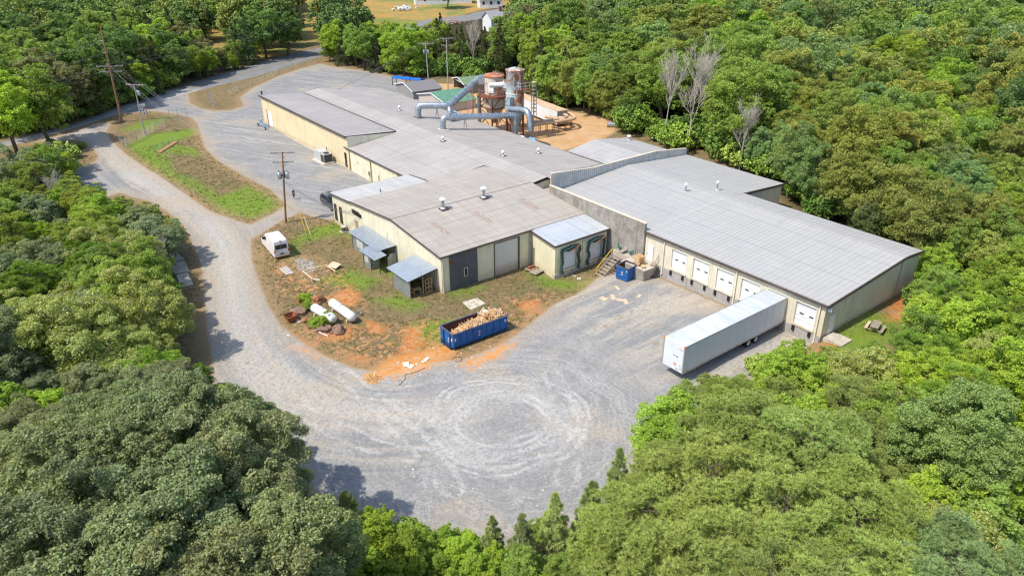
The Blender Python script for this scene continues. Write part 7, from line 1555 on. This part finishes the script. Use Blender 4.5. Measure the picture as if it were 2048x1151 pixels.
KIND={'oaks':[('oak',1.,OAK),('near',.12,BRIGHT)],'leftmid':[('lush',.5,MIDG),('flow',.2,YG),('sweep',.2,(.24,.35,.05)),('lush',.3,GREYG)],'leftup':[('lush',.5,MIDG),('lush',.5,GREYG),('sweep',.2,YG),('near',.1,BRIGHT)],
 'roadtop':[('far',.45,MIDG),('far',.25,BRIGHT),('cedar',.3,CEDAR),('far',.2,DEEP),('far',.12,KHAKI),('mid',.25,BRIGHT)],'rim':[('near',.75,BRIGHT),('spine',.06,(.42,.48,.18)),('near',.2,MIDG)],'pines':[('pine',1.,PINE),('near',.08,BRIGHT)],
 'rightmid':[('near',.5,BRIGHT),('sweep',.25,(.28,.4,.06)),('flow',.12,YG),('mid',.35,MIDG),('lush',.3,(.29,.37,.10))],'backrow':[('mid',.5,BRIGHT),('mid',.3,MIDG),('cedar',.45,CEDAR),('far',.1,KHAKI)],
 'wood':[('mid',.4,MIDG),('mid',.2,OLIVE),('mid',.16,BRIGHT),('mid',.14,BLUEG),('mid',.1,DEEP),('mid',.08,YG),('tas',.04,(.18,.27,.08)),('sweep',.05,OLIVE)]}
HS=dict(oaks=(10,13.5),leftmid=(8,11.5),leftup=(7.5,11),roadtop=(10,16),rim=(3,6.5),pines=(8,13.5),rightmid=(7,11),backrow=(9,14),wood=(13,19.5))
KW={'mid':'broadleaf tree','far':'broadleaf tree','cedar':'dark cedar','near':'leafy tree','oak':'oak','flow':'flowering tree','pine':'pine','spine':'young pine','sweep':'feathery tree','lush':'spreading tree','tas':'tasselled tree','bush':'bush'}
ZP=dict(oaks='on the lower left',leftmid='in the wood left of the driveway verge',leftup='by the small gravel apron left of the driveway',roadtop='in the roadside wood beyond the paved road',rim='along the bottom rim of the gravel court',pines='in the pine stand on the lower right',rightmid='in the wood right of the warehouse end',backrow='in the row behind the gravel yard and silos',wood='in the dense wood behind the warehouse')
CN={id(MIDG):'mid-green',id(BRIGHT):'bright green',id(OLIVE):'olive',id(BLUEG):'bluish-green',id(DEEP):'deep green',id(YG):'yellow-green',id(CEDAR):'brownish',id(KHAKI):'khaki',id(OAK):'grey-green',id(GREYG):'silvery',id(PINE):'olive'}
COUNT={}
cand=[]
for i in range(26000):
    a=YAW+TR.uniform(-.70,.70); d=10+TR.random()**.85*234; cand.append((d,CAM[0]+math.cos(a)*d,CAM[1]+math.sin(a)*d))
cand.sort(); hands=sorted([(math.hypot(x-CAM[0],y-CAM[1]),x,y,R,h) for x,y,R,h in HANDS]); NEW=[]
for d,x,y in cand:
    while hands and hands[0][0]<d: q=hands.pop(0); cover(*q[1:])
    if inside_site(x,y): continue
    p=proj(np.array([x,y,float(gz(x,y))+6]))
    if p[2]<5: continue
    u,v=p[0],p[1]
    if u<-260 or u>2340 or v>1420: continue
    zn=zone(u,v,d); lo,hi=HS[zn]; H=TR.uniform(lo,hi); ks=KIND[zn]
    w=np.array([k[1] for k in ks]); w=w*(1+.9*np.sin(x*.045*np.arange(1,len(w)+1)+y*.038*np.arange(2,len(w)+2)))+.02; w=np.maximum(w,.01); k=ks[TR.choice(len(ks),p=w/w.sum())]
    base=k[0]
    if base=='mid' and d>170: base='far'
    if base=='far' and d<60: base='mid'
    opts=[q for q in PROTO if q.rstrip('0123456789')==base]; key=opts[TR.integers(len(opts))]; P=PROTO[key]
    ok=False
    for sc in ((1,.8,.6,.42) if zn!='backrow' else (1,.85,.7,.55,.42)):
        h=H*sc; R=P['R']*h/P['H']*TR.uniform(.9,1.12)
        if sc==.42 and d<140 and h<3: continue
        if not free(x,y,R,(.66 if zn=='pines' else .60) if sc>.5 else .7): continue
        if blocked(x,y,R,h) or infront(x,y,R,h,d): continue
        ok=True; break
    if not ok: continue
    if sc<=.45 and base in ('mid','far','oak','cedar'): key='near%d'%TR.integers(3); P=PROTO[key]; base='near'
    f=cover(x,y,R,h)
    if 0<=f<((.155 if d>150 else .14) if sc>.5 else .3): continue
    if f<0 and d>110: continue
    if f<0:                       # outside the frame: keep only the near ring, for its shadows
        if not(-220<u<2330 and v<1300) or v<0: continue
    PLACED.append((x,y,R)); NEW.append((key,x,y,R/P['R'],k[2],h/P['H'],base,zn,u,v,d,h)); COUNT[(P['name'],zn)]=COUNT.get((P['name'],zn),0)+1
# words that single each tree out
ZB={}
for n_ in NEW: b_=ZB.setdefault(n_[7],[1e9,-1e9,1e9,-1e9]); b_[0]=min(b_[0],n_[8]);b_[1]=max(b_[1],n_[8]);b_[2]=min(b_[2],n_[9]);b_[3]=max(b_[3],n_[9])
KEYS={}
for n_ in NEW:
    zn=n_[7]; b_=ZB[zn]; hu=min(3,int(4*(n_[8]-b_[0])/(b_[1]-b_[0]+1))); hv=min(3,int(4*(n_[9]-b_[2])/(b_[3]-b_[2]+1)))
    lo,hi=HS[zn]; size='tall' if n_[11]>lo+(hi-lo)*.6 else ('small' if n_[11]<lo else 'medium')
    place=f"{['top','upper','lower','bottom'][hv]} {['far left','left','right','far right'][hu]}"
    KEYS.setdefault((size,CN.get(id(n_[4]),'green'),KW[n_[6]],place,zn),[]).append(n_)
ORD=['nearest','second nearest','third nearest','fourth nearest','fifth nearest','sixth nearest','seventh nearest','eighth nearest','ninth nearest','tenth nearest','eleventh nearest','twelfth nearest','thirteenth nearest','fourteenth nearest','fifteenth nearest','sixteenth nearest','seventeenth nearest','eighteenth nearest','nineteenth nearest','twentieth nearest','twenty-first nearest','twenty-second nearest','twenty-third nearest','twenty-fourth nearest']
ZS=dict(oaks='lower left oak wood',leftmid='wood left of the driveway verge',leftup='wood by the gravel apron',roadtop='wood beyond the paved road',rim='thicket along the gravel rim',pines='lower right pine stand',rightmid='wood right of the warehouse',backrow='tree row behind the silos',wood='wood behind the warehouse')
for (size,cn,kw,place,zn),L in KEYS.items():
    L.sort(key=lambda q:q[10])
    for i,n_ in enumerate(L):
        o_=(ORD[min(i,23)]+' ') if len(L)>1 else ''
        lab=f"{o_}{size} {cn} {kw}, {place} of the {ZS[zn]}"
        if len(lab.split())>16: lab=lab.replace('trees right','tree right').replace(' of the ',' of ',1).replace('wood left of the driveway verge','wood by the verge').replace('wood by the gravel apron','wood by the apron').replace('thicket along the gravel rim','gravel rim thicket').replace('tree row behind the silos','silo tree row').replace('wood beyond the paved road','roadside wood').replace('lower right pine stand','pine stand').replace('wood behind the warehouse','rear wood').replace('wood right of the warehouse','right wood')
        plant(n_[0],n_[1],n_[2],n_[3],n_[4],lab,f"{kw}s in the {ZS[zn]}",n_[5])
print('TREES',NT_[0],COUNT)
# dead trees
for (u,v,h,s,k,lab) in [(1376,303,19.,.62,1,'tall bare grey tree with fan of fine branches behind the parapet'),(1327,293,16.5,.62,0,'bare forked grey trunks left of the fan-shaped bare tree'),(948,155,14,.6,0,'bare pale tree rising behind the hopper tank'),(1478,345,12,.6,1,'bare twiggy tree among yellow leaves behind the warehouse'),(1262,90,7,.8,1,'bare grey tree in the far wood above the silos'),(140,450,8,.7,1,'bare twiggy shrub-like tree in the left wood'),(330,560,6,.6,1,'dead branches leaning over the verge slabs'),(1450,50,9,.8,0,'bare twigs poking from the far wood canopy')]:
    p=G(u,v); plant(f'dead{k}',p[0],p[1],h/16*s*1.2,(1,1,1),lab,None,h/16)
# beyond 270 m the wood reads as one mass
V=[];base=PROTO['far0']['me']
def scatter(name,label,cat,pts,sc,lib):
    n=len(pts); me=bpy.data.meshes.new(name); me.from_pydata(pts,[],[])
    a=me.attributes.new('tsc','FLOAT','POINT'); a.data.foreach_set('value',np.array(sc,np.float32))
    a=me.attributes.new('trz','FLOAT_VECTOR','POINT'); rr=np.zeros((n,3),np.float32); rr[:,2]=TR.uniform(0,6.28,n); a.data.foreach_set('vector',rr.ravel())
    o=link(name,me); tag(o,label,cat,kind='stuff')
    ng=bpy.data.node_groups.new('scatter_'+name,'GeometryNodeTree'); ng.interface.new_socket('Geometry',in_out='INPUT',socket_type='NodeSocketGeometry'); ng.interface.new_socket('Geometry',in_out='OUTPUT',socket_type='NodeSocketGeometry')
    N=ng.nodes; gi=N.new('NodeGroupInput'); go=N.new('NodeGroupOutput'); j=N.new('GeometryNodeGeometryToInstance')
    for q in lib:
        oi=N.new('GeometryNodeObjectInfo'); oi.inputs[0].default_value=q; oi.inputs['As Instance'].default_value=True; ng.links.new(oi.outputs['Geometry'],j.inputs[0])
    ip=N.new('GeometryNodeInstanceOnPoints'); ip.inputs['Pick Instance'].default_value=True
    for an,dt,sock in (('tsc','FLOAT','Scale'),('trz','FLOAT_VECTOR','Rotation')):
        na=N.new('GeometryNodeInputNamedAttribute'); na.data_type=dt; na.inputs[0].default_value=an; ng.links.new(na.outputs[0],ip.inputs[sock])
    tm=N.new('GeometryNodeMeshToPoints'); ng.links.new(gi.outputs[0],tm.inputs[0]); ng.links.new(tm.outputs[0],ip.inputs['Points'])
    ng.links.new(j.outputs[0],ip.inputs['Instance']); ng.links.new(ip.outputs[0],go.inputs[0])
    md=o.modifiers.new('scatter','NODES'); md.node_group=ng
def libobj(name,me,m0):
    m2=me.copy(); m2.materials.clear(); m2.materials.append(m0); m2.materials.append(BARK); return bpy.data.objects.new(name,m2)
def distant():
    pts=[]
    for i in range(5200):
        a=YAW+TR.uniform(-.66,.66); d=math.sqrt(TR.uniform(236**2,760**2)); x=CAM[0]+math.cos(a)*d; y=CAM[1]+math.sin(a)*d
        if blocked(x,y,5.5,13,.8) or not free(x,y,4,.6): continue
        pts.append((x,y,float(gz(x,y))))
    lib=[libobj('distant_crown',make_broadleaf('distant_crown',5.4,14.,60,11000,.26,.05,.8,fill=.12,clr=(.17,.32),joined=True)[0],DISTM[i]) for i in range(3)]
    scatter('distant_wood','distant unbroken broadleaf wood stretching to the top of the view','wood',pts,TR.uniform(.75,1.25,len(pts)),lib)
def dm(name,c):
    t=NT(name); rp=t.n.new('ShaderNodeNewGeometry').outputs['Random Per Island']; n=t.noise(t.pos,.05,3,.6)
    f=t.sm(t.math('ADD',t.math('MULTIPLY',rp,.5),n),.4,1.,.65,1.35); c2=t.mix(t.sm(n,.4,.6),c,(c[0]*1.2,c[1]*1.1,c[2])); t.bsdf(t.mix(1.,c2,t.comb(f,f,f),'MULTIPLY'),.7,0,.2); return t.mat
DISTM=[dm('distant_leaves_a',(.20,.30,.065)),dm('distant_leaves_b',(.225,.285,.07)),dm('distant_leaves_c',(.17,.265,.08))]
distant()
# bushes
BUSH=[(640,655,.9,'bright leafy bush in front of the half hidden propane tank'),(612,604,.8,'small leafy bush between the rusty post and the boulders'),(616,618,.7,'low leafy bush below the scrap frame'),(655,648,1.,'spreading leafy bush covering the end of the half hidden tank'),(632,650,.7,'low leafy bush left of the spreading one'),(862,178,.9,'small bush by the pale sided shed'),(676,322,.5,'small bush beside the air conditioning unit'),
 (1104,392,.35,'tuft of green weeds growing on the workshop roof by the block wall'),(1285,548,.35,'green weeds at the foot of the dock platform'),(120,300,1.1,'dense shrub on the grass tongue beside the junction'),(145,303,1.,'shrub at the tip of the grass tongue beside the junction'),(165,296,.8,'upright shrub beside the stump at the driveway mouth'),(105,292,1.,'low shrub between the road and the gravel apron')]
for k,(u,v,s,lab) in enumerate(BUSH):
    p=G(u,v,4.9 if 'roof' in lab else 0); plant(f'bush{k%2}',p[0],p[1],s*.6 if s<.5 else s*.62,BRIGHT if v>390 or k<7 else MIDG,lab,None,s*.6,z=4.95 if 'roof' in lab else None)
# understorey along the wood edges
UP=[];USC=[]; UNDM=[dm('undergrowth_leaves_a',(.20,.32,.05)),dm('undergrowth_leaves_b',(.15,.26,.05)),dm('undergrowth_leaves_c',(.25,.35,.07))]
for i in range(7000):
    a=YAW+TR.uniform(-.66,.66); d=20+TR.random()*190; x=CAM[0]+math.cos(a)*d; y=CAM[1]+math.sin(a)*d
    if inside_site(x,y): continue
    s=TR.uniform(.8,2.3)
    p=proj(np.array([x,y,float(gz(x,y))+1])); u,v=p[0],p[1]
    if not(-50<u<2100 and -20<v<1200): continue
    q=np.array([[u+34,v],[u-34,v],[u,v+36],[u,v-36],[u-22,v+30]])
    if not clear_at(q).any() or clear_at(np.array([[u,v]])).any() or blocked(x,y,1.6*s,2.2*s,.7): continue
    if UP and min((x-k[0])**2+(y-k[1])**2 for k in UP)<1.9: continue
    UP.append((x,y,float(gz(x,y)))); USC.append(s)
scatter('undergrowth','tangled leafy undergrowth along the edges of the woods','undergrowth',UP,USC,[libobj('undergrowth_clump',PROTO['bush%d'%(i%2)]['me'],UNDM[i]) for i in range(3)])
print('UNDER',len(UP))
# grass tufts and weeds over the open dry grass
def tufts():
    n=26000; X=TR.uniform(-122,12,n); Y=TR.uniform(-48,14,n); Z=gz(X,Y)
    W=lambda p:poly_world(p)
    sg=np.minimum(np.minimum(sdf_poly(X,Y,W(GRAVA)),sdf_poly(X,Y,W(GRAVB))),sdf_poly(X,Y,W(GRAVC))); sr=sdf_poly(X,Y,W(ROADPX)); q=proj(np.stack([X,Y,Z],1))[:,:2]
    so=np.full(X.shape,50.)
    for p in ORANGEPX: so=np.minimum(so,sdf_poly(X,Y,W(p)))
    ok=(sg>.3)&(sr>.3)&inpoly(CLEAR[0],q)&(so>.2)
    for x0,x1,y0,y1 in ((-64.5,-35,-23.5,0),(-125,-43,-11.2,18),(-36,-30.2,-10,0),(-43,.1,-.1,20),(-54.5,-44,-27.2,-23),(-41,-36,-27.3,-23),(-29,-21.8,-3,0)): ok&=~((X>x0)&(X<x1)&(Y>y0)&(Y<y1))
    X,Y,Z=X[ok],Y[ok],Z[ok]; n=len(X); k=5; P=np.repeat(np.stack([X,Y,Z],1),k,0)+TR.normal(size=(n*k,3))*np.array([.14,.14,.0]); d=unit(rdir(n*k)*.7+np.array([0,0,1.])); L=TR.uniform(.08,.26,(n*k,1)); w=unit(np.cross(d,rdir(n*k)))*.045
    V=np.stack([P-w,P+w,P+d*L],1).reshape(-1,3)
    t=NT('tuft_grass'); rp=t.n.new('ShaderNodeNewGeometry').outputs['Random Per Island']; nn=t.noise(t.pos,.4,3)
    t.bsdf(t.mix(t.sm(t.math('ADD',t.math('MULTIPLY',rp,.6),nn),.5,1.),(.30,.22,.10),(.13,.17,.035)),.8,0,.2)
    me=mesh_np('grass_tufts',V,3,[t.mat]); o=link('grass_tufts',me); tag(o,'short dry tufts of grass growing over the open ground','grass',kind='stuff'); print('TUFT',n)
tufts()
